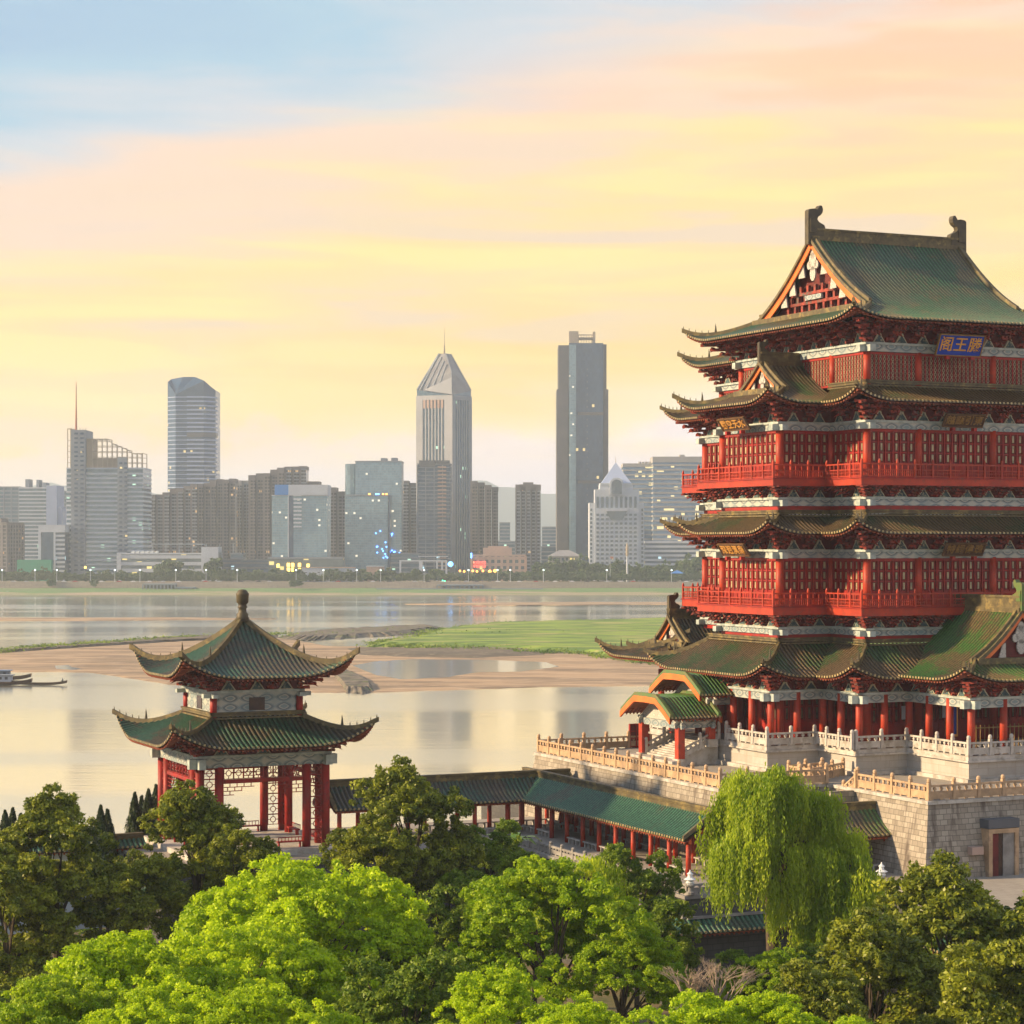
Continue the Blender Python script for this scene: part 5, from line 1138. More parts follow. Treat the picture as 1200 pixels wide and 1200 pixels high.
# ================================================================ THE GREAT PAVILION
GZ = -26.3; TZ = -20.2; FZ = -17.9
QB = [(0,0),(22.7,0),(22.7,5.8),(28.2,5.8),(28.2,19.5),(20.9,19.5),(20.9,35.6),(1.8,35.6),(1.8,19.5),(-5.5,19.5),(-5.5,5.8),(0,5.8)]
QW = offset(QB, -1.78)
def the_pavilion():
    pg = thing('pagoda', 'multi-storey red pagoda with green and brown tiled roofs on a stone platform', 'pagoda', (11.37, 12.65, FZ))
    bays = {0: (5.47, 13.70), 9: (), 8: (), 2: (), 11: (), 10: ()}
    # ---- ground floor
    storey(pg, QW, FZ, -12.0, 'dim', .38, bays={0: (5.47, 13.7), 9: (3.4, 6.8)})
    PC = [(-.64,-.64),(4.6,-.64),(4.6,-9.7),(18.1,-9.7),(18.1,-.64),(23.3,-.64),(23.3,5.2),(28.8,5.2),(28.8,21.5),(20.9,21.5),(20.9,40),(1.8,40),(1.8,27.5),(1.8,21.5),(-6.1,21.5),(-6.1,5.2),(-.64,5.2)]
    cg = MB()
    bm_ = beams(pg, PC, -13.95, -13.05, .24, skip=(10, 11))
    for i, p, q, u, nn, L in edges(PC):
        if i in (9, 10, 11, 12, 13): continue
        k = max(1, int(round(L/3.45)))
        for j in range(k): MB().cyl(p[0]+u[0]*L*j/k, p[1]+u[1]*L*j/k, FZ, -13.1, .34, .32, 14).build('column', 'rail_red', bm_, smooth=True)
    for (x, y) in ((1.8, 27.5), (1.8, 31.5), (1.8, 36), (1.8, 40), (1.8, 21.5)): MB().cyl(x, y, FZ, -13.1, .34, .32, 14).build('column', 'rail_red', bm_, smooth=True)
    brackets(pg, PC, -13.05, 1.5, 1.1, skip=(10, 11, 12), panel_h=.8)
    W1 = [(1.78,1.78),(20.92,1.78),(20.92,7.6),(26.4,7.6),(26.4,19.8),(20.9,19.8),(20.9,33.8),(1.8,33.8),(1.8,19.8),(-3.7,19.8),(-3.7,7.6),(1.78,7.6)]
    rs = RoofSet(); skirt(rs, W1, 4.6, -8.95, -11.75, 1.25, 5.0, skip=(5, 6, 7)); rs.build(pg, 'lower_roof', 'tile_mid')
    # rear wing roof of the ground floor, its gable facing left
    rs = RoofSet(); pr = hipgable(rs, -3.6, 20, 7.8, 36.2, 'a', -7.45, -11.6, 4.2, None, .9, 1.2, 4.6, ridge_h=.8); r = rs.build(pg, 'wing_roof', 'tile_brown')
    gable(r, .75, 'a', 1, 36.2, 3.6, pr(4.2), -7.45, 0, 7.8, pr, 4.2); f = MB(); finial(f, (.5, 36.2), (1, 0), 1, -7.0, 2.0); f.build('roof_finial', 'bronze', r)
    # front porch roof with its gable to the viewer
    rs = RoofSet(); pr = hipgable(rs, -12, 1.9, 9.15, 11.37, 'b', -5.7, -11.55, 4.2, None, .9, 1.2, 5); r = rs.build(pg, 'porch_roof', 'tile_moss', ridge='ridge')
    gable(r, -7.95, 'b', 1, 11.37, 4.7, pr(4.2), -5.7, 0, 9.15, pr, 4.2); f = MB(); finial(f, (11.37, -8.1), (0, 1), 1, -5.2, 2.1); f.build('roof_finial', 'ridge_green', r)
    # ---- lower gallery storey
    beams(pg, QW, -8.20, -7.50, .28); ring(MB(), QW, .12, .3, -8.62, -8.2).build('sill_wall', 'red', pg)
    brackets(pg, QW, -7.50, 1.15, 1.35, panel_h=.85)
    balcony(pg, QB, 1.78, -6.38, -5.71, -4.38)
    storey(pg, QW, -5.7, -1.25, 'slots', .37, bays=bays)
    beams(pg, QW, -1.28, -.5); brackets(pg, QW, -.5, 1.75, 1.7)
    rs = RoofSet(); skirt(rs, QW, 3.2, 2.62, .98, 1.15, 4.4); rs.build(pg, 'middle_roof', 'tile_brown')
    # ---- upper gallery storey
    ring(MB(), QW, .12, .3, 3.1, 3.47).build('sill_wall', 'red', pg); beams(pg, QW, 3.46, 4.22, .28); brackets(pg, QW, 4.22, 1.05, 1.35, panel_h=.85)
    balcony(pg, QB, 1.78, 5.23, 5.83, 7.18)
    storey(pg, QW, 5.83, 10.33, 'slots', .37, bays=bays)
    beams(pg, QW, 10.31, 11.07); brackets(pg, QW, 11.07, 1.75, 1.7)
    rs = RoofSet(); skirt(rs, QW, 3.2, 14.22, 12.7, 1.15, 4.4, skip=(2, 3, 8, 9, 4, 10), skip_ridge=(2, 3, 9, 10)); rs.build(pg, 'upper_skirt_roof', 'tile_brown')
    for sg in (1, -1):
        rs = RoofSet()
        if sg > 0: pr = hipgable(rs, -7.0, 1.9, 8.35, 12.65, 'a', 16.85, 12.7, 4.3, None, .75, 1.15, 4.4, ridge_h=1.0); x = -7.0+4.3
        else: pr = hipgable(rs, 20.8, 29.7, 8.35, 12.65, 'a', 16.85, 12.7, None, 4.3, .75, 1.15, 4.4, ridge_h=1.0); x = 29.7-4.3
        r = rs.build(pg, 'wing_roof', 'tile_mid'); gable(r, x, 'a', sg, 12.65, 4.0, pr(4.3), 16.85, 0, 8.35, pr, 4.3)
        f = MB(); finial(f, (x-.2*sg, 12.65), (sg, 0), 1, 17.3, 1.7); f.build('roof_finial', 'bronze', r)
    # ---- top storey
    QT = [(1.78,1.78),(20.92,1.78),(20.92,23.5),(1.78,23.5)]; QR = [(4.6,23.9),(18.1,23.9),(18.1,32.2),(4.6,32.2)]
    storey(pg, QR, 14.3, 15.6, 'lattice', .34); beams(pg, QR, 15.6, 16.3, .28); brackets(pg, QR, 16.3, 1.7, 1.3, skip=(0,))
    storey(pg, QT, 14.3, 17.2, 'lattice', .34, bays={0: (5.47, 13.7), 3: (5.5, 10.8, 16.2)})
    beams(pg, QT, 17.2, 18.0, .28); brackets(pg, QT, 18.0, 1.95, 2.3)
    rs = RoofSet(); pr = hipgable(rs, -2.27, 24.97, 14.92, 12.65, 'a', 28.8, 19.85, 5.1, 5.1, .70, 1.0, 5.0, ridge_h=.85, ridge_w=.55)
    r = rs.build(pg, 'main_roof', 'tile_top')
    gable(r, 2.8, 'a', 1, 12.65, 9.3, pr(5.1), 28.8, 0, 14.92, pr, 5.1, big=True)
    gable(r, 19.9, 'a', -1, 12.65, 9.3, pr(5.1), 28.8, 0, 14.92, pr, 5.1, big=True)
    for x, sg in ((2.35, 1), (20.35, -1)): f = MB(); finial(f, (x, 12.65), (1, 0), sg, 28.95, 2.85); f.build('roof_finial', 'bronze', r)
    rs = RoofSet(); hipgable(rs, 2.0, 20.7, 7.8, 28.4, 'a', 22.0, 18.1, 5, 5, .6, 1.25, 5); rs.build(pg, 'rear_roof', 'tile_top')
    # ---- name boards
    tl = R(24)
    board(pg, (10.25, -.1), (1, 0), (0, -1), 4.75, 1.85, 17.0, tl, '阁王滕', 'board_blue', 'gold_dull', 'gold', 1.45)
    board(pg, (10.9, .1), (1, 0), (0, -1), 4.2, 1.15, 10.6, R(30), '越甌引東', 'board_dark', 'board_frame', 'gold_dull', .95)  # both front boards: duller gold lettering, the unlit side put into its colour
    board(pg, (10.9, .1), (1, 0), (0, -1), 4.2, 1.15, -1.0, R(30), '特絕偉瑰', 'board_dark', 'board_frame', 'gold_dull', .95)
    board(pg, (-5.3, 12.6), (0, -1), (-1, 0), 4.6, 1.15, 10.55, R(34), '霽空天水', 'board_dark', 'board_frame', 'gold', .98)
    board(pg, (-5.3, 12.6), (0, -1), (-1, 0), 4.6, 1.15, -1.05, R(34), '深迥溟南', 'board_dark', 'board_frame', 'gold', .98)
    B = MB(); B.box(7.0, 7.9, -3.1, -2.95, -16.8, -13.6); b = B.build('couplet_board', 'board_blue', pg); F = MB(); F.box(6.88, 7.0, -3.15, -2.9, -16.9, -13.5); F.box(7.9, 8.02, -3.15, -2.9, -16.9, -13.5); F.box(6.88, 8.02, -3.16, -2.89, -17.0, -16.8); F.build('board_frame', 'gold', b)
    for px_, dx in ((5.0, 0), (9.4, 0), (2.9, .0)): B = MB(); B.box(px_, px_+.5, 1.0, 1.1, -15.7, -14.5); B.build('notice', 'conc_white', pg)
    B = MB(); [B.box(x, x+.06, -7.9, -7.84, FZ, FZ+2.3) for x in np.arange(6, 17, .45)]; B.box(6, 17, -7.92, -7.82, FZ+2.0, FZ+2.1); B.build('screen', 'gold_dull', pg)
the_pavilion()

# ================================================================ STONE PLATFORMS
def platforms():
    pl = thing('stone_platform', 'white stone platform with balustrade under the red pagoda', 'platform', (11.37, 5, TZ))
    PP = [(-1.9,-1.9),(3.4,-1.9),(3.4,-10.9),(19.3,-10.9),(19.3,-1.9),(24.6,-1.9),(24.6,4.1),(30.0,4.1),(30.0,26),(22.5,26),(22.5,42),(2.4,42),(2.4,26),(-7.25,26),(-7.25,4.1),(-1.9,4.1)]
    b = MB(); b.poly(offset(PP, -.25), TZ, FZ-.55).build('base_wall', 'white_stone', pl)
    b = MB(); b.poly(offset(PP, .05), FZ-.56, FZ-.38); b.poly(offset(PP, -.08), FZ-.38, FZ-.02); b.build('cornice', 'pale_stone', pl)
    b = MB(); b.poly(offset(PP, .12), TZ+.01, TZ+.35); b.build('base_course', 'pale_stone', pl)
    b = MB(); b.poly(offset(PP, -.05), FZ-.03, FZ).build('floor_slab', 'paving', pl)
    RP = offset(PP, -.2)
    balustrade(pl, RP[:13], FZ, 'pale_stone', ph=1.75, rh=1.15, sp=2.2, skip=())
    balustrade(pl, [(-7.05, 26-.2), (-7.05, 20.2)], FZ, 'pale_stone', ph=1.75, rh=1.15); balustrade(pl, [(-7.05, 11.4), (-7.05, 4.3), (-2.1, 4.3), (-2.1, -1.7)], FZ, 'pale_stone', ph=1.75, rh=1.15, sp=2.2)
    # left stair
    st = MB(); n = 12
    for i in range(n): st.box(-11.2+3.95*i/n, -7.25, 12.6+.001*i, 19.0-.001*i, TZ, TZ+.5+(FZ-TZ-.5)*(i+1)/n)
    st.build('stair', 'pale_stone', pl)
    b = MB(); b.box(-12.6, -11.2, 11.6, 20.0, TZ, TZ+.5); b.build('stair_landing', 'pale_stone', pl)
    for y in (12.4, 19.2): 
        balustrade(pl, [(-11.2, y), (-7.3, y)], 0, 'pale_stone', ph=1.6, rh=1.0, sp=2.0, zs=[TZ+.5, FZ])
    # porch stair post at the right
    balustrade(pl, [(21.6, -11.6), (21.6, -15.2)], 0, 'pale_stone', ph=1.9, rh=1.1, sp=1.8, zs=[FZ, TZ])
    # ---- lower terrace
    tr = thing('stone_terrace', 'battered masonry terrace with orange stone balustrade below the pagoda', 'terrace', (11.37, 5, GZ))
    TP = [(-7,-19.8),(46,-19.8),(46,42.2),(2.2,42.2),(2.2,30.1),(-17.5,30.1),(-17.5,-5.3),(-7,-5.3)]
    b = MB(); b.poly(TP, GZ-1, TZ-.28, batter=1.15).build('masonry_wall', 'terrace_stone', tr)
    b = MB(); b.poly(offset(TP, .16), TZ-.30, TZ-.03).build('coping', 'pale_stone', tr)
    b = MB(); b.poly(offset(TP, -.1), TZ-.05, TZ).build('floor_slab', 'paving', tr)
    RT = offset(TP, -.22)
    balustrade(tr, [RT[3], RT[4], RT[5], RT[6], (-7.2, -5.52)], TZ, 'orange_stone', ph=1.75, rh=1.2, sp=2.35)
    balustrade(tr, [(-6.78, -9.6), (-6.78, -19.58), (45.7, -19.58)], TZ, 'orange_stone', ph=1.75, rh=1.2, sp=2.35)
    balustrade(tr, [(-6.9, -9.5), (-6.9, -5.9)], 0, 'orange_stone', ph=1.6, rh=1.1, sp=1.8, zs=[TZ, TZ-2.2])
    balustrade(tr, [(-2.5, -.9), (-8.1, -4.3), (-8.1, -1.0), (-4.2, -.2)], TZ, 'orange_stone', ph=1.6, rh=1.15, sp=1.9)
    st = MB(); [st.box(-9.4, -7.1, -9.6+.33*i, -9.6+.33*(i+1), GZ, TZ-.2*(i+1)) for i in range(12)]; st.box(-9.4, -7.1, -5.65, -5.3, GZ, TZ-2.4); st.build('stair', 'terrace_stone', tr)
    # doorway in the front face
    b = MB(); y0 = -20.95
    b.box(-2.2, -1.85, y0-.25, y0+1.6, GZ, -22.9); b.box(.35, .7, y0-.25, y0+1.6, GZ, -22.9); b.box(-2.2, .7, y0-.27, y0+1.6, -22.9, -22.55); fr = b.build('door_frame', 'orange_stone', tr)
    b = MB(); b.box(-1.85, .35, y0-.05, y0+.05, GZ, -22.9); b.build('door_shade', 'glass_dark', fr); b = MB(); b.box(-.75, .35, y0-.12, y0-.04, GZ, -22.92); b.build('door_leaf', 'grey_stone', fr); b = MB(); b.box(-1.84, -1.2, y0-.13, y0-.06, GZ, -22.95); b.build('door_leaf', 'dark_red', fr)  # thin dark slab fills the frame, painted shade of the open doorway
    b = MB(); b.box(-2.25, .75, y0-.28, y0+.9, -22.5, -21.8); b.build('door_plaque', 'steel_dark', tr); b = MB(); b.box(-3.7, -2.6, y0-.1, y0+.5, -24.5, -23.9); b.build('wall_plate', 'conc_pink', tr)
    b = MB(); b.box(9, 9.9, y0-.2, y0+.5, -24.9, -24.0); b.build('wall_plate', 'car_red', tr)
    # ---- the plaza that carries galleries and small pavilion
    pz = thing('lower_platform', 'grey stone lower platform carrying the covered galleries and small pavilion', 'platform', (-20, 0, -36))
    ZP = [(-14.8,-34),(50,-34),(50,60),(-10,60),(-10,29),(-46,29),(-60,29),(-60,11.5),(-28.2,11.5),(-28.2,-18.8),(-14.8,-18.8)]
    b = MB(); b.poly(ZP, -36.5, GZ-.3).build('retaining_wall', 'dark_stone', pz); b = MB(); b.poly(offset(ZP, .25), GZ-.32, GZ-.06).build('coping', 'grey_stone', pz); b = MB(); b.poly(offset(ZP, -.05), GZ-.08, GZ).build('floor_slab', 'paving', pz)
    balustrade(pz, [(-28.0, 11.3), (-28.0, -18.6), (-15.0, -18.6), (-15.0, -33.5)], GZ, 'grey_stone', ph=1.1, rh=.75, sp=2.2)
    for e in (7, 8, 9, 10):      # green tile skirt below the edge
        pass
    rs = RoofSet(); SK = ZP; ev = offset(SK, 1.3)
    for i, p, q, u, nn, L in edges(SK):
        if i not in (8, 9, 10, 7, 6): continue
        c0, c1 = convex(SK, i), convex(SK, (i+1) % len(SK)); OH = 1.4; E = offset(SK, OH); p2 = E[i]; q2 = E[(i+1) % len(SK)]; L2 = math.hypot(q2[0]-p2[0], q2[1]-p2[1])
        slope(rs.t, rs.c, rs.s, p2, u, (-nn[0], -nn[1]), L2, lambda s, d: -29.0+.9*sag(d/1.4), lambda s, c0=c0, c1=c1, L2=L2: min(1.4, s if c0 else 9, (L2-s) if c1 else 9), lambda s, c0=c0, c1=c1, L2=L2: max(0, -s if not c0 else 0, s-L2 if not c1 else 0), 0 if c0 else -1.4, L2 if c1 else L2+1.4, kd=3)
        rs.r.ob(SK[i], u, nn, 0, L, 0, .3, -28.15, -27.95)
    rs.build(pz, 'tile_skirt', 'tile_teal', ridge='grey_stone')
    for x, y, lb in ((-27.9, -18.9, 'white glazed lantern finial at the platform corner beside the willow'), (-12.6, -21.6, 'white glazed lantern finial standing before the terrace wall')):
        t = thing('lantern_post', lb, 'lantern', (x, y, GZ)); F = MB(); F.lathe(x, y, [(0.33, GZ+0.00), (0.33, GZ+0.19), (0.16, GZ+0.25), (0.14, GZ+0.56), (0.36, GZ+0.65), (0.39, GZ+0.74)], 10); F.build('base', 'grey_stone', t)
        F = MB(); F.lathe(x, y, [(0.23, GZ+0.74), (0.33, GZ+0.90), (0.23, GZ+1.05), (0.49, GZ+1.15), (0.20, GZ+1.30), (0.18, GZ+1.49), (0.26, GZ+1.55), (0.08, GZ+1.71), (0.03, GZ+1.86)], 12); F.build('lantern_head', 'porcelain', t)
    # garden wall with tile cap left of the small pavilion
    t = thing('garden_wall', 'low white wall with a green tiled cap left of the small pavilion', 'wall', (-68, 24, GZ-3)); F = MB(); F.box(-76, -58.5, 23.5, 24.3, -33, -26.2); F.build('wall', 'conc_white', t)
    rs = RoofSet(); hipgable(rs, -76.5, -58.2, 1.3, 23.9, 'a', -25.4, -26.1, None, None, .4, ridge_h=.35, ridge_w=.3); rs.build(t, 'tile_cap', 'tile_teal')
platforms()

# ---------------------------------------------------------------- covered galleries and gate roofs
def gallery(label, axis, A0, A1, bc, tm, zr=-21.4, ze=-23.35, T=2.85, gz=GZ, cols=3.25, ends=(1, 1)):
    M = (lambda x, y: (x, y)) if axis == 'a' else (lambda x, y: (y, x)); u = M(1, 0); n = M(0, 1)
    t = thing('covered_gallery', label, 'covered walkway', (*M((A0+A1)/2, bc), gz))
    rs = RoofSet(); hipgable(rs, A0, A1, T, bc, axis, zr, ze, None, None, .35, ridge_h=.45, ridge_w=.3); r = rs.build(t, 'roof', tm)
    V = MB()
    for x, sg in ((A0+.15, 1), (A1-.15, -1)):
        V.ribbon([(*M(x, bc+s*T), ze+(zr-ze)*(1-abs(s))*(1+0*.3)) for s in (-1.0, -.66, -.33, 0, .33, .66, 1.0)], .3, 0, .35)
    V.build('verge_ridge', 'ridge', r)
    B = MB()
    for s in (-1, 1): 
        c0 = M(A0+.5, bc+s*2.0-.12); c1 = M(A1-.5, bc+s*2.0+.12); B.box(min(c0[0], c1[0]), max(c0[0], c1[0]), min(c0[1], c1[1]), max(c0[1], c1[1]), -23.75, -23.35)
    B.build('eave_beam', 'orange', t)
    k = max(1, int(round((A1-A0-1.6)/cols))); S_ = MB(); P0 = None
    for s in (-1, 1):
        for j in range(k+1):
            x = A0+.8+(A1-A0-1.6)*j/k; c = M(x, bc+s*2.0)
            if P0 is None: P0 = MB().cyl(0, 0, 0, -23.6-gz, .21, .20, 12).build('column', 'rail_red', None, True, origin=(0, 0, 0)); o = P0
            else: o = bpy.data.objects.new('column', P0.data); COL.objects.link(o)
            o.parent = t; og = ORG[t.name]; o.location = (c[0]-og[0], c[1]-og[1], gz-og[2])
            if j < k and j % 5 != 2:
                x1 = A0+.8+(A1-A0-1.6)*(j+1)/k; c0 = M(x+.25, bc+s*2.0-.16); c1 = M(x1-.25, bc+s*2.0+.16); b0, b1, d0, d1 = min(c0[0], c1[0]), max(c0[0], c1[0]), min(c0[1], c1[1]), max(c0[1], c1[1])
                S_.box(b0, b1, d0, d1, gz+.42, gz+.52)
                for f in (.1, .36, .64, .9): S_.box(b0+(b1-b0)*f-.07 if axis == 'a' else b0+.05, b0+(b1-b0)*f+.07 if axis == 'a' else b1-.05, d0+.05 if axis == 'a' else d0+(d1-d0)*f-.07, d1-.05 if axis == 'a' else d0+(d1-d0)*f+.07, gz, gz+.42)
    S_.build('bench_rail', 'pale_stone', t)
    return t
gallery('long covered walkway with teal tiled roof along the terrace wall', 'b', -11.6, 24.2, -21.5, 'tile_teal')
gallery('covered walkway with dark green roof running to the small pavilion', 'a', -42.6, -18.2, 21.2, 'tile_pav')
gallery('short green roofed walkway behind the willow ending at the terrace corner', 'a', -21.5, -6.6, -12.6, 'tile_moss')
def gate_roof(label, a0, a1, b0, b1, ze, zt, gz, cb0, cb1, ca0, ca1):
    """round-ridged gate roof: ridge along a, stepped gable to the left"""
    t = thing('gate_pavilion', label, 'gateway', ((a0+a1)/2, (b0+b1)/2, gz)); bc = (b0+b1)/2; T = (b1-b0)/2; f0 = .42
    def zf(s, d): x = min(1, d/(T*(1-f0))); return ze+(zt-ze)*(x*(1.15-.15*x)) if x < 1 else zt+.05*math.sin((d-T*(1-f0))/(T*f0)*math.pi/2)
    rs = RoofSet()
    for side in (-1, 1): slope(rs.t, rs.c, rs.s, (a0, bc+side*T), (1, 0), (0, -side), a1-a0, zf, lambda s: T, lambda s: 0, 0, a1-a0, kd=12, pit=.38, rib=.09)
    pts = [(bc-T, ze), (bc-T*.7, zf(0, T*.3)), (bc-T*f0, zt), (bc, zt+.05), (bc+T*f0, zt), (bc+T*.7, zf(0, T*.3)), (bc+T, ze)]
    r = rs.build(t, 'roof', 'tile_moss'); V = MB()
    for x in (a0+.15, a1-.15): V.ribbon([(x, p, z) for p, z in pts], .42, .0, .34)
    V.build('verge_ridge', 'ridge_green', r)
    O = MB()
    for x in (a0-.1, a1-.1):
        for (p, z), (q, w_) in zip(pts[:-1], pts[1:]):
            O.add([(x, p, z), (x, q, w_), (x, q, w_-.55), (x, p, z-.55), (x+.2, p, z), (x+.2, q, w_), (x+.2, q, w_-.55), (x+.2, p, z-.55)], [(0,1,2,3),(7,6,5,4),(0,4,5,1),(2,6,7,3)])
    O.build('bargeboard', 'orange', r)
    B = MB(); zc = ze-.5
    for y in (cb0, cb1): B.box(ca0-.6, ca1+.5, y-.14, y+.14, zc-.55, zc)
    for x in (ca0, ca1): B.box(x-.14, x+.14, cb0-.6, cb1+.6, zc-.62, zc-.02)
    for x in (ca0, ca1):
        for y in (cb0, cb1): B.box(x-.5, x+.5, y-.2, y+.2, zc-.02, zc+.22)
    B.build('beam', 'beam_paint', t)
    G_ = MB(); G_.add([(ca0, p*.86+bc*.14, z-.5) for p, z in pts], [tuple(range(7))]); G_.build('gable_wall', 'gable_paint', t)
    for x in (ca0, ca1):
        for y in (cb0, cb1): zb = gz+(.5 if x == ca0 else min(2.2, .5+(x-ca0)*.55)); MB().box(x-.34, x+.34, y-.34, y+.34, zb-.4, zc-.5).build('column', 'rail_red', t); MB().box(x-.5, x+.5, y-.5, y+.5, zb-.6, zb+.12).build('column_base', 'pale_stone', t)
    return t
gate_roof('lower green roofed stair gate with square red pillars on the terrace', -13.0, -7.7, 11.2, 20.9, -15.75, -14.1, TZ, 12.5, 19.5, -11.3, -8.1)
gate_roof('upper green roofed stair gate stepped up behind the lower one', -9.9, -5.0, 11.2, 20.9, -13.75, -12.1, FZ-.6, 12.9, 19.1, -7.7, -5.6)
t = thing('timber_screen', 'dark red panelled timber screen at the far end of the terrace rail', 'screen', (-5.9, 29.9, TZ)); F = MB(); F.box(-7.3, -4.5, 29.85, 29.95, TZ, TZ+2.3); F.build('panel', 'dark_red', t)
F = MB(); [F.box(-7.35+.7*i, -7.22+.7*i, 29.75, 30.0, TZ, TZ+2.4) for i in range(5)]; [F.box(-7.3, -4.5, 29.77, 29.84, TZ+z, TZ+z+.1) for z in (.1, .9, 1.6, 2.3)]; F.build('frame', 'red', t)

# ================================================================ THE SMALL PAVILION
def small_pavilion():
    a0, a1, b0, b1 = -55.8, -44.6, 15.0, 26.5; ca, cb = -50.2, 20.75; gz = GZ+.45
    pv = thing('pavilion', 'open two-roofed red pavilion with white painted beams and pointed finial', 'pavilion', (ca, cb, GZ))
    sq = [(a0, b0), (a1, b0), (a1, b1), (a0, b1)]
    MB().poly(offset(sq, 1.4), GZ-.6, gz).build('plinth', 'pale_stone', pv)
    bm_ = beams(pv, sq, -18.8, -17.75, .25)
    m_ = 1.75; top = -18.75
    P0 = None
    def col(a, b, r=.36):
        nonlocal P0
        MB().cyl(a, b, gz, top, r, r*.96, 14).build('column', 'red', bm_, True)
    for i, p, q, u, nn, L in edges(sq):
        col(*p); col(p[0]+u[0]*m_, p[1]+u[1]*m_); col(p[0]+u[0]*(L-m_), p[1]+u[1]*(L-m_))
        lt = MB()
        def cell(x0, x1, z0, z1):
            e = .045
            lt.ob(p, u, nn, x0, x1, -.06, .06, z0, z0+e); lt.ob(p, u, nn, x0, x1, -.06, .06, z1-e, z1); lt.ob(p, u, nn, x0, x0+e, -.06, .06, z0, z1); lt.ob(p, u, nn, x1-e, x1, -.06, .06, z0, z1)
            cx, cz, r = (x0+x1)/2, (z0+z1)/2, min(x1-x0, z1-z0)*.30
            P = lambda x, y, z: (p[0]+u[0]*x+nn[0]*y, p[1]+u[1]*x+nn[1]*y, z); vs = []
            for k in range(8):
                t = math.pi*2*(k+.5)/8
                for rr in (r, r-.055):
                    for y in (-.04, .04): vs.append(P(cx+rr*math.cos(t), y, cz+rr*math.sin(t)))
            lt.add(vs, [(4*k+a_, 4*((k+1) % 8)+a_, 4*((k+1) % 8)+b_, 4*k+b_) for k in range(8) for a_, b_ in ((0, 1), (1, 3), (3, 2), (2, 0))])
            for s in (-1, 1):
                lt.ob(p, u, nn, cx+s*r if s > 0 else x0, x1 if s > 0 else cx-r, -.04, .04, cz-.025, cz+.025); lt.ob(p, u, nn, cx-.025, cx+.025, -.04, .04, cz+r if s > 0 else z0, z1 if s > 0 else cz-r)
        # band of frets between the inner columns
        x0, x1 = m_+.36, L-m_-.36; k = 8; z1 = top-.05; z0 = z1-1.0
        for j in range(k): cell(x0+(x1-x0)*j/k, x0+(x1-x0)*(j+1)/k, z0, z1)
        # stepped hanging fret
        for s in (0, 1):
            X = (lambda t: x0+t) if s == 0 else (lambda t: x1-t)
            for lv, ln in ((0, 3.4), (1, 2.7), (2, 1.6), (3, .9)):
                z = z0-.35-.33*lv; xa, xb = sorted((X(0), X(ln))); lt.ob(p, u, nn, xa, xb, -.04, .04, z-.03, z+.03)
                for t in np.arange(.35+.2*(lv % 2), ln, .62): xa = X(t); lt.ob(p, u, nn, xa-.03, xa+.03, -.04, .04, z, z+.33)
        # narrow lattice screens between corner and inner columns
        for xa, xb in ((.36, m_-.36), (L-m_+.36, L-.36)):
            kz = 7; zt_ = top-.05; zb_ = gz+.5
            for j in range(kz): cell(xa, xb, zb_+(zt_-zb_)*j/kz, zb_+(zt_-zb_)*(j+1)/kz)
        lt.build('lattice_screen', 'red', bm_)
        tb = MB(); tb.ob(p, u, nn, m_, L-m_, -.13, .13, z0-.32, z0-.03); tb.build('tie_beam', 'red', bm_)
        # seats
        se = MB()
        for xa, xb in ((m_+.4, m_+2.6), (L-m_-2.6, L-m_-.4)):
            se.ob(p, u, nn, xa, xb, -.3, .2, gz+.45, gz+.55); se.ob(p, u, nn, xa, xb, .18, .24, gz+.85, gz+.92)
            for t in np.arange(xa, xb, .3): se.ob(p, u, nn, t, t+.05, .18, .22, gz+.5, gz+.9)
            for t in (xa+.1, xb-.2): se.ob(p, u, nn, t, t+.1, -.2, .1, gz, gz+.45)
        se.build('bench', 'red', bm_)
    brackets(pv, sq, -17.75, 1.15, 1.3, spacing=3.7, panel_h=.85)
    wl = [(a0+1.75, b0+1.75), (a1-1.75, b0+1.75), (a1-1.75, b1-1.75), (a0+1.75, b1-1.75)]
    # long painted panels of the bracket band
    rs = RoofSet(); skirt(rs, wl, 5.0, -14.75, -16.95, 1.75, 5.6); rs.build(pv, 'lower_roof', 'tile_pav')
    B = MB(); ring(B, wl, .0, .4, -14.9, -12.75).build('upper_wall', 'beam_paint', pv); u_ = beams(pv, wl, -13.0, -12.45, .2)
    for x, y in wl: MB().cyl(x, y, -14.8, -12.9, .3, .3, 12).build('column', 'red', u_, True)
    for i, p, q, u, nn, L in edges(wl):
        v = MB(); v.ob(p, u, nn, L*.41, L*.59, -.2, .06, -14.2, -13.1); v.build('vent', 'glass_dark', u_)
    brackets(pv, wl, -12.45, 1.35, 1.5, spacing=2.55, panel_h=.9)
    # upper pyramid roof
    T = (a1-a0)/2+2.0; zr, ze = -6.55, -11.2; rs = RoofSet(); ev = [(ca-T, cb-T), (ca+T, cb-T), (ca+T, cb+T), (ca-T, cb+T)]
    pr = lambda d: ze+(zr-ze)*((d/T)*(.42+.58*(d/T)**1.25)) ; lf = lift_fn(1.75, 5.6, 4.2)
    for i, p, q, u, nn, L in edges(ev):
        zf = lambda s, d, L=L: pr(d)+lf(d, s)+lf(d, L-s)
        slope(rs.t, rs.c, rs.s, p, u, (-nn[0], -nn[1]), L, zf, lambda s, L=L: min(s, L-s), lambda s: 0, 0, L, (L/2,), kd=14)
        pts = [(p[0]+(ca-p[0])*t, p[1]+(cb-p[1])*t, pr(T*t)+lf(T*t, T*t)) for t in [k/20 for k in range(21)]]
        d_ = (p[0]-ca)/T*.28, (p[1]-cb)/T*.28; pts = [(p[0]+d_[0], p[1]+d_[1], pts[0][2]+.2)]+pts
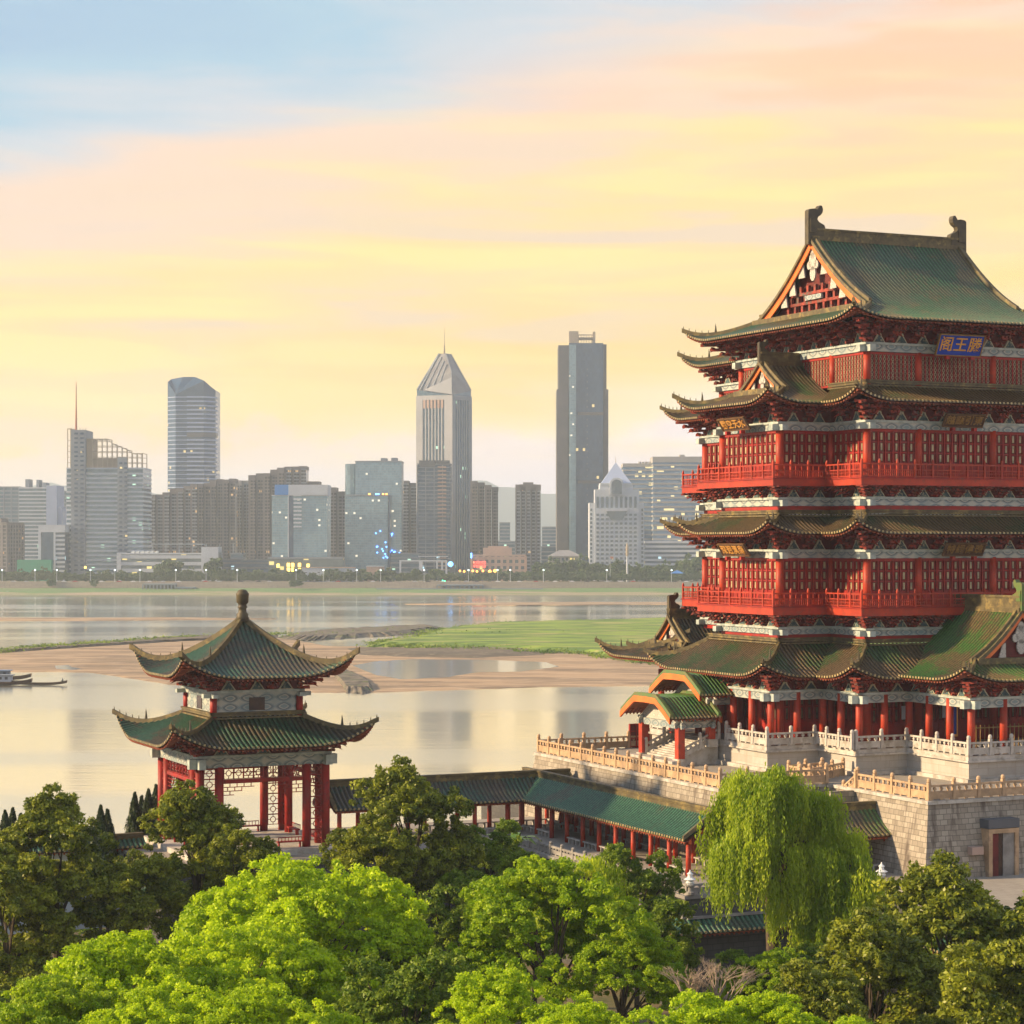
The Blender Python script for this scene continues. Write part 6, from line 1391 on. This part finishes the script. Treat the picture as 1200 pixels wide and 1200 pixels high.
        rs.r.ribbon(pts, .40, -.05, .45); figures(rs.g, pts)
    r = rs.build(pv, 'upper_roof', 'tile_pav')
    F = MB(); F.lathe(ca, cb, [(.70, -6.7), (.5, -6.3), (.52, -6.1), (.36, -5.95), (.34, -5.6), (.46, -5.5), (.36, -5.4), (.36, -5.25), (.52, -5.1), (.55, -4.5), (.57, -4.42), (.57, -4.3), (.48, -4.25), (.46, -4.15), (.32, -4.0), (.1, -3.95)], 16); F.build('finial', 'bronze', r, True)
small_pavilion()
# ================================================================ TREES
rng = np.random.default_rng(11)
leaf_mat('leaf_bright', (.22, .38, .004), (.68, .84, .012), .45)
leaf_mat('leaf_bright2', (.16, .31, .006), (.48, .62, .014), .44)
leaf_mat('leaf_dark', (.05, .09, .008), (.38, .42, .028), .32, .4)
leaf_mat('leaf_mid', (.07, .15, .012), (.30, .40, .03), .40)
leaf_mat('leaf_willow', (.17, .29, .010), (.54, .64, .03), .48)
leaf_mat('leaf_cypress', (.02, .045, .012), (.05, .075, .02), .15)
leaf_mat('leaf_far', (.05, .10, .03), (.09, .14, .04), .2)
def leaf_mesh(name, pos, nor, size, tint, m, elong=1.7, fold=.0, down=None):
    n = len(pos); nor = nor/(np.linalg.norm(nor, axis=1, keepdims=True)+1e-9)
    r = rng.normal(size=(n, 3)) if down is None else np.tile(np.array(down, float), (n, 1))+rng.normal(size=(n, 3))*.25
    t = r - (r*nor).sum(1, keepdims=True)*nor; t /= (np.linalg.norm(t, axis=1, keepdims=True)+1e-9); b = np.cross(nor, t)
    s = size[:, None]; v = np.empty((n, 4, 3), np.float32)
    v[:, 0] = pos-t*s*elong*.5; v[:, 1] = pos+b*s*.5; v[:, 2] = pos+t*s*elong*.5; v[:, 3] = pos-b*s*.5
    me = bpy.data.meshes.new(name); me.vertices.add(n*4); me.loops.add(n*4); me.polygons.add(n)
    me.vertices.foreach_set('co', v.ravel()); me.loops.foreach_set('vertex_index', np.arange(n*4, dtype=np.int32))
    me.polygons.foreach_set('loop_start', np.arange(0, n*4, 4, dtype=np.int32)); me.polygons.foreach_set('loop_total', np.full(n, 4, np.int32))
    me.update(calc_edges=True); a = me.attributes.new('tint', 'FLOAT', 'POINT'); a.data.foreach_set('value', np.repeat(tint.astype(np.float32), 4))
    me.materials.append(MT[m]); return me
def sph(n, zmin=-1.0):
    v = rng.normal(size=(n*5+24, 3)); v /= np.linalg.norm(v, axis=1, keepdims=True); v = v[v[:, 2] > zmin][:n]; return v
def lobed(rx, ry, rz, nl, lobe_r, nc, clump_r, npl, leaf, m, name, spread=.5, top_bias=-.35, tv=.35, elong=1.6, rad_=(.5, 1.08), dome=.72):
    """crown of big lobes, each lobe of small clumps, each clump of leaves; centre at the crown's middle"""
    L = sph(nl, top_bias); rad = rng.uniform(*rad_, nl)[:, None]; Lc = L*rad*np.array([rx-lobe_r*.6, ry-lobe_r*.6, rz-lobe_r*.6])
    lr = lobe_r*rng.uniform(.75, 1.25, nl); P, Nn, S, Tn = [], [], [], []
    for i in range(nl):
        C = sph(nc, -.45); cc = Lc[i]+C*lr[i]*rng.uniform(dome, 1.05, nc)[:, None]*np.array([1, 1, .8]); lt = rng.uniform(-.2, .2)
        for j in range(len(cc)):
            q = sph(npl, -.75); k = len(q); rr = clump_r*rng.uniform(.7, 1.3)
            P.append(cc[j]+q*rr*rng.uniform(.35, 1.0, k)[:, None]*np.array([1, 1, .72])); nn = q*.55+rng.normal(size=(k, 3))*.55+np.array([0, 0, .35]); Nn.append(nn)
            S.append(leaf*rng.uniform(.65, 1.3, k)); Tn.append(np.clip(.5+lt+rng.uniform(-tv, tv)*.6+rng.normal(size=k)*.16, 0, 1))
    return leaf_mesh(name, np.concatenate(P), np.concatenate(Nn), np.concatenate(S), np.concatenate(Tn), m, elong), Lc
def trunk_mesh(h0, Lc, rz, r, n=9, name='trunk'):
    """trunk from the ground (z = h0) to the fork, limbs to some lobes"""
    b = MB(); fork = (0, 0, -rz*.55); mid = (r*.6, -r*.4, (h0+fork[2])/2)
    b.tube([(0, 0, h0), mid, fork, (0, 0, -rz*.1)], [r*1.25, r, r*.85, r*.35], 8)
    idx = rng.choice(len(Lc), min(n, len(Lc)), replace=False)
    for i in idx:
        e = Lc[i]; m1 = (fork[0]+e[0]*.4, fork[1]+e[1]*.4, fork[2]+(e[2]-fork[2])*.55)
        b.tube([fork, m1, tuple(e*.86)], [r*.5, r*.3, r*.10], 6)
        for _ in range(2):
            q = e*.8+rng.normal(size=3)*rz*.08; b.tube([m1, tuple((np.array(m1)+q)/2+rng.normal(size=3)*.2), tuple(q)], [r*.22, r*.14, r*.05], 5)
    og = b.build(name, 'bark', None, origin=(0, 0, 0)); me = og.data; bpy.data.objects.remove(og); return me
def plant(name, label, cat, px, ytop, Y, R_, crown, trunk, rz, ground=None, scale=1.0, rot=0, sz=1.0, group=None):
    """tree whose crown top shows at (px, ytop) at distance Y"""
    X = (px-600)/2580*Y; zt = zh(ytop, Y); zc = zt-rz*scale*sz; g = 2.6 if ground is None else ground
    t = thing(name, label, cat, (X, Y, g), group, frame=False); t.rotation_euler = (0, 0, rot)
    c = bpy.data.objects.new('crown', crown); COL.objects.link(c); c.parent = t; c.location = (0, 0, zc-g); c.scale = (scale, scale, scale*sz)
    if trunk:
        k = bpy.data.objects.new('trunk', trunk); COL.objects.link(k); k.parent = t; k.location = (0, 0, zc-g)
        # trunk mesh foot is at z = -TF below the crown centre
        k.scale = (scale,)*3
    return t
TF = {}
def kind(name, m, rx, rz, nl, lobe_r, nc, clump_r, npl, leaf, r, **kw):
    me, Lc = lobed(rx, rx, rz, nl, lobe_r, nc, clump_r, npl, leaf, m, name, **kw); foot = 20.0
    tm = trunk_mesh(-foot, Lc, rz, r); TF[tm.name] = foot; return me, tm, rz
def the_trees():
    camA = kind('camphor_crown', 'leaf_bright', 7.4, 5.6, 46, 1.75, 30, .42, 95, .125, .42, rad_=(.84, 1.04), dome=.9, top_bias=-.25)
    camB = kind('camphor_crown', 'leaf_bright', 5.8, 4.8, 40, 1.45, 28, .38, 90, .12, .36, rad_=(.84, 1.04), dome=.9, top_bias=-.25)
    camC = kind('camphor_crown', 'leaf_bright2', 6.0, 5.2, 42, 1.45, 28, .38, 85, .12, .36, rad_=(.8, 1.04), dome=.88, top_bias=-.3)
    magA = kind('magnolia_crown', 'leaf_dark', 5.2, 6.0, 48, 1.2, 18, .44, 78, .15, .30, top_bias=-.7, elong=1.9)
    magB = kind('magnolia_crown', 'leaf_dark', 4.2, 5.6, 42, 1.1, 17, .42, 74, .145, .28, top_bias=-.8, elong=1.9)
    midA = kind('broadleaf_crown', 'leaf_mid', 4.6, 5.4, 44, 1.15, 15, .42, 60, .15, .26, top_bias=-.8)
    S = lambda px, y, Y, k, lb, sc_=1.0, rot=0, sz=1.0, nm='camphor_tree', cat='tree', g=None: plant(nm, lb, cat, px, y, Y, 0, k[0], k[1], k[2], scale=sc_, rot=rot, sz=sz, ground=g)
    # bright camphors of the foreground
    S(365, 1003, 118, camA, 'large bright green camphor tree in front of the small pavilion', .98, .3)
    S(262, 1078, 106, camA, 'bright green camphor tree low left of the largest camphor', .86, 1.7)
    S(172, 1088, 100, camB, 'bright green camphor tree at lower left with light rounded clumps', .90, .9)
    S(84, 1150, 92, camC, 'green camphor tree cut by the bottom edge at lower left', .70, 3.9)
    S(462, 1078, 116, midA, 'yellow green tree on the right flank of the largest camphor', .85, 2.1, nm='broadleaf_tree')
    S(20, 1132, 108, midA, 'dull green camphor tree at the bottom left corner', .80, .5)
    S(648, 1012, 116, camC, 'rounded green camphor tree left of the willow', .90, 2.9)
    S(728, 1088, 114, camC, 'green camphor tree on the right shoulder of the rounded one', .58, 1.2)
    S(608, 1134, 92, camB, 'small vivid green camphor crown at the bottom centre', .62, .2)
    S(790, 1160, 90, camB, 'vivid green camphor crown at the bottom right of centre', .72, 2.5)
    S(700, 1172, 88, camB, 'low vivid green camphor crown between two at the bottom', .5, 1.1)
    S(890, 1166, 90, camB, 'vivid green camphor crown at the bottom below the bare twigs', .5, 4.1)
    S(1010, 1196, 86, camB, 'sliver of vivid green camphor crown under the dark magnolias', .45, 5.1)
    S(900, 1112, 132, camC, 'small mid green bush tree below the willow', .50, .8, nm='bush')
    S(945, 1098, 134, midA, 'leafy bush hiding the willow trunk on its right', .55, 1.8, nm='bush', cat='bush')
    S(868, 1108, 134, midA, 'leafy bush left of the willow trunk', .45, 2.8, nm='bush', cat='bush')
    S(470, 1095, 100, midA, 'grey green small leaved tree in front of the bright camphors', .80, .4, nm='broadleaf_tree')
    S(330, 1150, 92, camB, 'bright camphor crown at the bottom beneath the large camphor', .7, 1.0)
    S(210, 1160, 90, camA, 'bright camphor crown at the bottom edge left of centre', .62, 5.0)
    S(515, 1120, 104, midA, 'dark green crown at the bottom edge right of the grey green tree', .75, 3.0, nm='broadleaf_tree')
    # darker trees of the middle distance
    S(66, 922, 150, magA, 'dark magnolia tree at far left above the river', 1.0, .2, 1.05, 'magnolia_tree')
    S(8, 985, 146, magB, 'dark tree at the left edge of the photo', 1.0, 1.1, 1.0, 'magnolia_tree')
    S(232, 914, 158, magA, 'dark magnolia tree covering the left foot of the small pavilion', .98, 2.2, 1.05, 'magnolia_tree')
    S(285, 968, 152, magB, 'lower dark magnolia tree before the small pavilion floor', .62, 3.0, 1.0, 'magnolia_tree')
    S(165, 1000, 150, magB, 'dark shaggy tree between the two left magnolias', .85, 4.2, 1.0, 'magnolia_tree')
    S(486, 889, 156, magA, 'tall dark magnolia tree hiding the gallery right of the small pavilion', 1.0, .9, 1.1, 'magnolia_tree')
    S(432, 955, 152, magB, 'dark magnolia tree beside the red pavilion steps', .80, 5.5, 1.0, 'magnolia_tree')
    S(534, 1010, 150, midA, 'mid green tree at the right foot of the tall dark magnolia', .9, 2.0, 1.0, 'broadleaf_tree')
    S(575, 952, 160, midA, 'loose mid green tree in front of the long gallery', .62, 1.2, 1.0, 'broadleaf_tree')
    S(628, 990, 156, midA, 'mid green bushy tree below the long gallery', .72, 3.2, 1.0, 'broadleaf_tree')
    S(748, 975, 150, midA, 'dark bushy tree beside the platform corner', .72, 4.0, 1.25, 'broadleaf_tree')
    S(760, 1040, 146, midA, 'shaded bushy tree under the platform corner', .75, .6, 1.0, 'broadleaf_tree')
    S(560, 1085, 140, midA, 'dark undergrowth tree between the bright camphors', .8, 1.9, 1.0, 'broadleaf_tree')
    S(1128, 1004, 118, magA, 'big glossy dark magnolia tree at the lower right', 1.12, .5, 1.0, 'magnolia_tree')
    S(1020, 1062, 112, magA, 'glossy dark magnolia tree at the bottom, right of the willow', 1.0, 2.6, .95, 'magnolia_tree')
    S(955, 1120, 104, magB, 'dark magnolia crown at the bottom below the willow', .72, 1.6, 1.0, 'magnolia_tree')
    S(1186, 1014, 124, midA, 'mid green tree at the right edge before the stone wall', 1.15, 1.0, 1.0, 'broadleaf_tree')
    S(1175, 1090, 104, magB, 'dark magnolia crown at the bottom right corner', .95, 3.6, 1.0, 'magnolia_tree')
    # cypresses by the water
    def cypress(h, r, n=9000):
        z = rng.uniform(0, 1, n); a = rng.uniform(0, 2*math.pi, n); prof = r*np.clip(np.minimum(z*5, 1), 0, 1)*(1-z**1.8)*.95+.06; rr = prof*rng.uniform(.55, 1.05, n)*(1+.22*np.sin(a*5+z*26))
        p = np.stack([rr*np.cos(a), rr*np.sin(a), z*h], 1); nn = np.stack([np.cos(a), np.sin(a), rng.uniform(-.2, .6, n)], 1)+rng.normal(size=(n, 3))*.4
        return leaf_mesh('cypress_crown', p, nn, rng.uniform(.10, .2, n), rng.uniform(0, 1, n), 'leaf_cypress', 2.6, down=(0, 0, 1))
    cm = cypress(7.5, 1.15); tk = MB().cyl(0, 0, 0, 2.0, .16, .12, 7).build('trunk', 'bark', None, origin=(0, 0, 0)); tkm = tk.data; bpy.data.objects.remove(tk)
    first = None
    for i, (px, yt, Y, lb) in enumerate(((158, 930, 196, 'leftmost cypress of the group beside the small pavilion'), (166, 934, 199, 'second cypress from the left beside the small pavilion'), (174, 926, 197, 'tallest cypress beside the small pavilion columns'), (183, 921, 200, 'cypress nearest the small pavilion left column'), (6, 951, 190, 'dark cypress at the left edge by the water'), (15, 948, 192, 'second cypress from the left edge by the water'), (24, 955, 191, 'third cypress from the left edge by the water'), (118, 945, 188, 'cypress behind the far left magnolia'), (126, 950, 189, 'right cypress behind the far left magnolia'))):
        X = (px-600)/2580*Y; g = zh(yt, Y)-7.5*1.0; t = thing('cypress_tree', lb, 'tree', (X, Y, g), 'cypress trees by the water', frame=False)
        c = bpy.data.objects.new('crown', cm); COL.objects.link(c); c.parent = t; c.rotation_euler = (0, 0, i*1.3); c.location = (0, 0, 0)
        k = bpy.data.objects.new('trunk', tkm); COL.objects.link(k); k.parent = t; k.location = (0, 0, -max(.5, g-2)) if g > 2.5 else (0, 0, -.5); k.scale = (1, 1, max(.5, (g-2)/2+.3))
    # weeping willow
    def willow(name, label, px, yt, Y, rx, rz, ns, m='leaf_willow', drop=(3.0, 7.5), g=2.6):
        X = (px-600)/2580*Y; zt = zh(yt, Y); t = thing(name, label, 'tree', (X, Y, g), frame=False); zc = zt-rz-g
        nl = 34; L = sph(nl, -.85); Lc = L*rng.uniform(.7, 1.03, nl)[:, None]*np.array([rx*.82, rx*.82, rz*.86]); P, Nn, S, Tn = [], [], [], []
        nt_ = ns//16
        for i in range(nt_):                 # tassels of hanging strands
            li = i % nl; l = Lc[li]; q = sph(1, -.25)[0]; c0 = l+q*np.array([1, 1, .7])*rx*rng.uniform(.18, .30); ln0 = rng.uniform(*drop)*(.5+.5*min(1, np.hypot(c0[0], c0[1])/rx)); tint0 = np.clip(.5+.28*math.sin(li*2.3)+rng.normal()*.12, .05, .95)
            for _ in range(16):
                start = c0+rng.normal(size=3)*np.array([.24, .24, .18]); out = start.copy(); out[2] = 0; out /= (np.linalg.norm(out)+1e-6)
                ln = ln0*rng.uniform(.45, 1.1); k = max(4, int(ln/.08)); s = np.linspace(0, 1, k)
                pts = start+out*(.45*np.sin(np.minimum(s*3, 1.57)))[:, None]; pts[:, 2] += .35*np.sin(np.minimum(s*9, 3.14))-ln*s; pts += rng.normal(size=(k, 3))*.075
                pts = pts[pts[:, 2] > -zc+.8]; k = len(pts)
                if not k: continue
                P.append(pts); Nn.append(rng.normal(size=(k, 3))*np.array([1, 1, .25])+out*.6+np.array([0, 0, .2])); S.append(rng.uniform(.055, .11, k)); Tn.append(np.clip(tint0+rng.normal(size=k)*.12, 0, 1))
        me = leaf_mesh('willow_crown', np.concatenate(P), np.concatenate(Nn), np.concatenate(S), np.concatenate(Tn), m, 3.2, down=(0, 0, -1))
        c = bpy.data.objects.new('crown', me); COL.objects.link(c); c.parent = t; c.location = (0, 0, zc)
        b = MB(); b.tube([(0, 0, 0), (.2, 0, zc*.5), (0, .1, zc*.8), (0, 0, zc)], [.55, .45, .38, .2], 8)
        for i in range(14): e = Lc[i]; b.tube([(0, .1, zc*.78), (e[0]*.5, e[1]*.5, zc+e[2]*.35), (e[0]*.95, e[1]*.95, zc+e[2]*.95)], [.3, .18, .05], 6)
        b.build('trunk', 'bark', t, origin=(0, 0, 0))
    willow('willow_tree', 'large weeping willow hanging in front of the terrace stair', 903, 896, 142, 4.7, 4.9, 6800, drop=(1.5, 4.8))
    willow('willow_tree', 'lower right part willow hanging below the green gallery roof', 984, 972, 141, 2.8, 3.4, 2700, drop=(1.3, 3.8))
    willow('willow_tree', 'pale young willow between the gallery and the rounded camphor', 676, 1004, 132, 2.9, 2.4, 1300, drop=(1.5, 3.2))
    # bare twiggy shrub
    def twigs(px, yt, Y, label, h):
        X = (px-600)/2580*Y; t = thing('bare_shrub', label, 'shrub', (X, Y, zh(yt, Y)-h), frame=False); b = MB(); r = random.Random(px)
        def br(p, d, l, rad, dep):
            q = [p[i]+d[i]*l for i in range(3)]; b.tube([p, tuple(q)], [rad, rad*.65], 5)
            if dep:
                for _ in range(3): br(tuple(p[i]+(q[i]-p[i])*r.uniform(.55, 1) for i in range(3)), tuple(np.array([d[0]+r.uniform(-.6, .6), d[1]+r.uniform(-.5, .5), d[2]*r.uniform(.7, 1.1)])), l*.62, rad*.55, dep-1)
        for i in range(4): br((X+r.uniform(-.4, .4), Y+r.uniform(-.3, .3), zh(yt, Y)-h), (r.uniform(-.5, .5), r.uniform(-.3, .3), 1), h*.42, .07, 4)
        b.build('branches', 'twig', t)
    twigs(845, 1106, 112, 'pale leafless twiggy shrub below the willow', 4.2)
    twigs(812, 1122, 110, 'smaller leafless shrub left of the pale twiggy one', 3.2)
    # broad leaves by the gallery
    t = thing('banana_plant', 'banana plant with long arching leaves beside the long gallery', 'plant', ((598-600)/2580*166, 166, 2.6+9), frame=False); b = MB(); X0 = (598-600)/2580*166
    for i in range(16):
        a = i*2.4; l = 2.4+.8*math.sin(i*3); pts = [(X0+math.cos(a)*l*s*.8, 166+math.sin(a)*l*s*.8, zh(985, 166)-1+l*(1.5*s-1.2*s*s)) for s in (0, .25, .5, .75, 1)]; vs = []
        for j, p in enumerate(pts): wv = (.08, .28, .34, .24, .02)[j]; vs += [(p[0]-math.sin(a)*wv, p[1]+math.cos(a)*wv, p[2]-.05), (p[0]+math.sin(a)*wv, p[1]-math.cos(a)*wv, p[2]-.05)]
        b.add(vs, [(2*j, 2*j+1, 2*j+3, 2*j+2) for j in range(4)])
    mat('banana_leaf', (.10, .20, .03), (.06, .13, .02), .45, 2); b.build('leaf_fan', 'banana_leaf', t); MB().cyl(X0, 166, 5, zh(985, 166)-.8, .3, .22, 8).build('stem', 'bark', t)
    # undergrowth filling the park floor
    n = 60000; x = rng.uniform(-70, 75, n); y = rng.uniform(95, 205, n); hgt = 1.4+1.1*np.sin(x*.35)*np.cos(y*.31)+.6*np.sin(x*.9+y*.7)
    keep = ~((x > -16) & (y > 150)) | (rng.uniform(size=n) < .0); x, y, hgt = x[keep], y[keep], hgt[keep]; n = len(x)
    p = np.stack([x, y, 2.8+np.clip(hgt, .2, 3)*rng.uniform(.3, 1, n)], 1); me = leaf_mesh('undergrowth', p, rng.normal(size=(n, 3))+np.array([0, 0, .8]), rng.uniform(.3, .6, n), rng.uniform(0, 1, n), 'leaf_mid', 1.5)
    o = bpy.data.objects.new('undergrowth', me); COL.objects.link(o); tag(o, 'low green undergrowth between the trees', None, None, 'stuff')
    # ---- low scrub on the sandbars
    P, T_ = [], []
    for line, n, wd in (([(-20, 766.5), (50, 760.8), (110, 756.6), (160, 752.8), (230, 748), (330, 744.5)], 170, 3), ([(430, 757), (470, 750), (510, 740), (580, 732.5), (700, 729.5), (800, 727.5)], 90, 3), ([(430, 759), (520, 761), (600, 764), (690, 768.5), (750, 777), (800, 782)], 120, 5), ([(500, 745), (600, 742), (780, 745)], 70, 16), ([(340, 748), (400, 744), (470, 739)], 40, 3)):
        for _ in range(n):
            i = rng.integers(len(line)-1); f = rng.uniform(); px = line[i][0]+(line[i+1][0]-line[i][0])*f; y = line[i][1]+(line[i+1][1]-line[i][1])*f; c = at(px, y, -EYE); k = 26; r_ = rng.uniform(.5, 1.7)
            q = rng.normal(size=(k, 3))*np.array([r_*1.5, r_, r_*.35]); q[:, 2] = np.abs(q[:, 2]); P.append(np.array([c[0]+rng.normal()*2, c[1]+rng.normal()*wd, .6])+q); T_.append(np.full(k, rng.uniform()))
    P = np.concatenate(P); me = leaf_mesh('bank_scrub', P, rng.normal(size=P.shape)+np.array([0, 0, .8]), rng.uniform(.3, .8, len(P)), np.concatenate(T_), 'leaf_mid', 1.6)
    o = bpy.data.objects.new('bank_scrub', me); COL.objects.link(o); tag(o, 'low scrub along the edges of the sandbars', None, None, 'stuff')
    # ---- trees along the far embankment
    fm = []
    for s in range(4):
        me, Lc = lobed(4.2, 4.2, 4.2, 12, 1.9, 7, 1.0, 16, .85, 'leaf_far', 'far_tree', top_bias=-.9); co = np.empty(len(me.vertices)*3, np.float32); me.vertices.foreach_get('co', co); co = co.reshape(-1, 3); co[:, 2] += 4.6; me.vertices.foreach_set('co', co.ravel()); fm.append(me)
    r = random.Random(31)
    def ft(px, Y, sc_, z=7.6, sz=1.0):
        o = bpy.data.objects.new('far_tree', fm[r.randrange(4)]); COL.objects.link(o); o.location = ((px-600)/2580*Y, Y, z); s = sc_; o.scale = (s*r.uniform(.9, 1.3), s, s*sz*r.uniform(.8, 1.15)); o.rotation_euler = (0, 0, r.uniform(0, 6))
        tag(o, 'leafy green tree in the row along the far embankment', 'tree', 'trees along the far embankment')
    px = -8
    while px < 860: ft(px, 1727, r.uniform(.62, .95)); px += r.uniform(6.0, 9.5)
    px = -4
    while px < 860: ft(px+r.uniform(-2, 2), 1745+r.uniform(0, 10), r.uniform(.9, 1.35)); px += r.uniform(7, 12)
    for p in (195, 203, 252, 640, 650, 664, 676, 690, 702, 724, 745, 760, 776, 790, 806, 820): ft(p, 1765, r.uniform(1.5, 2.1), sz=1.1)
    for p, y in ((110, 1698), (347, 1690), (60, 1704)): ft(p, y, r.uniform(.8, 1.1), 3.6)
the_trees()

# ================================================================ BOATS
def boats():
    mat('boat_wood', (.14, .09, .06), (.09, .06, .04), .7, 2); mat('boat_blue', (.22, .30, .45), (.18, .25, .38), .6, 2); mat('cloth_dark', (.05, .05, .07), (.04, .04, .05), .9, 3); mat('skin', (.35, .2, .13), (.3, .17, .11), .6, 3)
    def hull(t, x, y, L, wd, h, m='boat_wood'):
        b = MB(); n = 14; vs = []; sec = ((-1, 1), (-.7, .25), (0, 0), (.7, .25), (1, 1), (.88, 1.0), (.6, .38), (0, .16), (-.6, .38), (-.88, 1.0)); k = len(sec)
        for i in range(n+1):
            s = i/n; w_ = wd*.5*math.sin(math.pi*min(1, max(0, .08+.84*s)))**.6; up = h*.9*(abs(2*s-1))**3.2
            vs += [(x+L*(s-.5), y+q*w_, .02+up*.7+z*(h)+up*.3) for q, z in sec]
        b.add(vs, [(i*k+j, (i+1)*k+j, (i+1)*k+(j+1) % k, i*k+(j+1) % k) for i in range(n) for j in range(k)]+[tuple(range(k-1, -1, -1)), tuple(range(n*k, n*k+k))])
        b.build('hull', m, t)
    p = at(46, 803, -EYE); t = thing('boat', 'low wooden sampan with a seated boatman off the sandbar', 'boat', p, frame=False); hull(t, p[0], p[1], 15, 1.8, .7)
    F = MB(); [F.box(p[0]+dx-.1, p[0]+dx+.1, p[1]-.8, p[1]+.8, .6, .75) for dx in (-5, -2, 2, 5)]; F.build('thwart', 'boat_wood', t)
    # the boatman, one skinned figure
    pr = thing('person', 'boatman in dark clothes seated at the stern of the sampan', 'person', (p[0]+6.4, p[1], .75), frame=False)
    J = dict(pelvis=(0, 0, .30), chest=(-.08, 0, .72), neck=(-.1, 0, .92), head=(-.12, 0, 1.08), top=(-.12, 0, 1.2), ls=(-.08, .2, .84), le=(-.26, .28, .6), lh=(-.48, .2, .52), rs=(-.08, -.2, .84), re=(-.28, -.26, .6), rh=(-.5, -.18, .55), lk=(-.42, .14, .38), lf=(-.48, .14, 0), rk=(-.42, -.14, .38), rf=(-.46, -.14, 0))
    Rr = dict(pelvis=.17, chest=.18, neck=.07, head=.12, top=.08, ls=.09, le=.06, lh=.04, rs=.09, re=.06, rh=.04, lk=.09, lf=.05, rk=.09, rf=.05); ks = list(J)
    me = bpy.data.meshes.new('body'); me.from_pydata([J[k] for k in ks], [(ks.index(a), ks.index(b)) for a, b in (('pelvis', 'chest'), ('chest', 'neck'), ('neck', 'head'), ('head', 'top'), ('chest', 'ls'), ('ls', 'le'), ('le', 'lh'), ('chest', 'rs'), ('rs', 're'), ('re', 'rh'), ('pelvis', 'lk'), ('lk', 'lf'), ('pelvis', 'rk'), ('rk', 'rf'))], [])
    o = bpy.data.objects.new('body', me); COL.objects.link(o); o.parent = pr; sk = o.modifiers.new('skin', 'SKIN'); me.materials.append(MT['cloth_dark'])
    for i, k in enumerate(ks): me.skin_vertices[0].data[i].radius = (Rr[k], Rr[k])
    me.skin_vertices[0].data[0].use_root = True; o.modifiers.new('sub', 'SUBSURF').levels = 1
    for px, y, L, lb, cab in ((3, 797, 16, 'covered boat with a pale roof moored at the left edge', 1), (5, 803, 15, 'lower covered boat nearest the viewer at the left edge', 2)):
        p = at(px, y, -EYE); t = thing('boat', lb, 'boat', p, frame=False); hull(t, p[0], p[1], L, 3.2, 1.0)
        F = MB(); F.box(p[0]-6.5, p[0]+2, p[1]-1.2, p[1]+1.2, .8, 2.6); F.build('cabin', 'conc_grey' if cab == 1 else 'conc_white', t); F = MB(); F.box(p[0]-7, p[0]+2.5, p[1]-1.6, p[1]+1.6, 2.6, 2.85); F.build('cabin_roof', 'boat_blue' if cab == 1 else 'conc_grey', t)
        F = MB(); [F.box(p[0]-6+1.6*i, p[0]-5.2+1.6*i, p[1]-1.25, p[1]-1.15, 1.6, 2.3) for i in range(5)]; F.build('window', 'steel_dark', t)
boats()

# ================================================================ THE AIR
hz = MB(); hz.v = [(-4200, -60, -3), (4200, -60, -3), (4200, 10500, -3), (-4200, 10500, -3), (-4200, -60, 340), (4200, -60, 340), (4200, 10500, 340), (-4200, 10500, 340)]
hz.f = [(0,3,2,1),(4,5,6,7),(0,1,5,4),(1,2,6,5),(2,3,7,6),(3,0,4,7)]
m = bpy.data.materials.new('air'); m.use_nodes = True; m.node_tree.nodes.clear(); MT['air'] = m
pv_ = N(m.node_tree, 'ShaderNodeVolumePrincipled', inp={'Density': .00012, 'Anisotropy': .1}); pv_.inputs['Color'].default_value = (.70, .84, 1.0, 1)
mo = N(m.node_tree, 'ShaderNodeOutputMaterial'); m.node_tree.links.new(pv_.outputs[0], mo.inputs['Volume'])
tag(hz.build('haze', 'air', None, origin=(0, 0, 0)), kind='stuff')
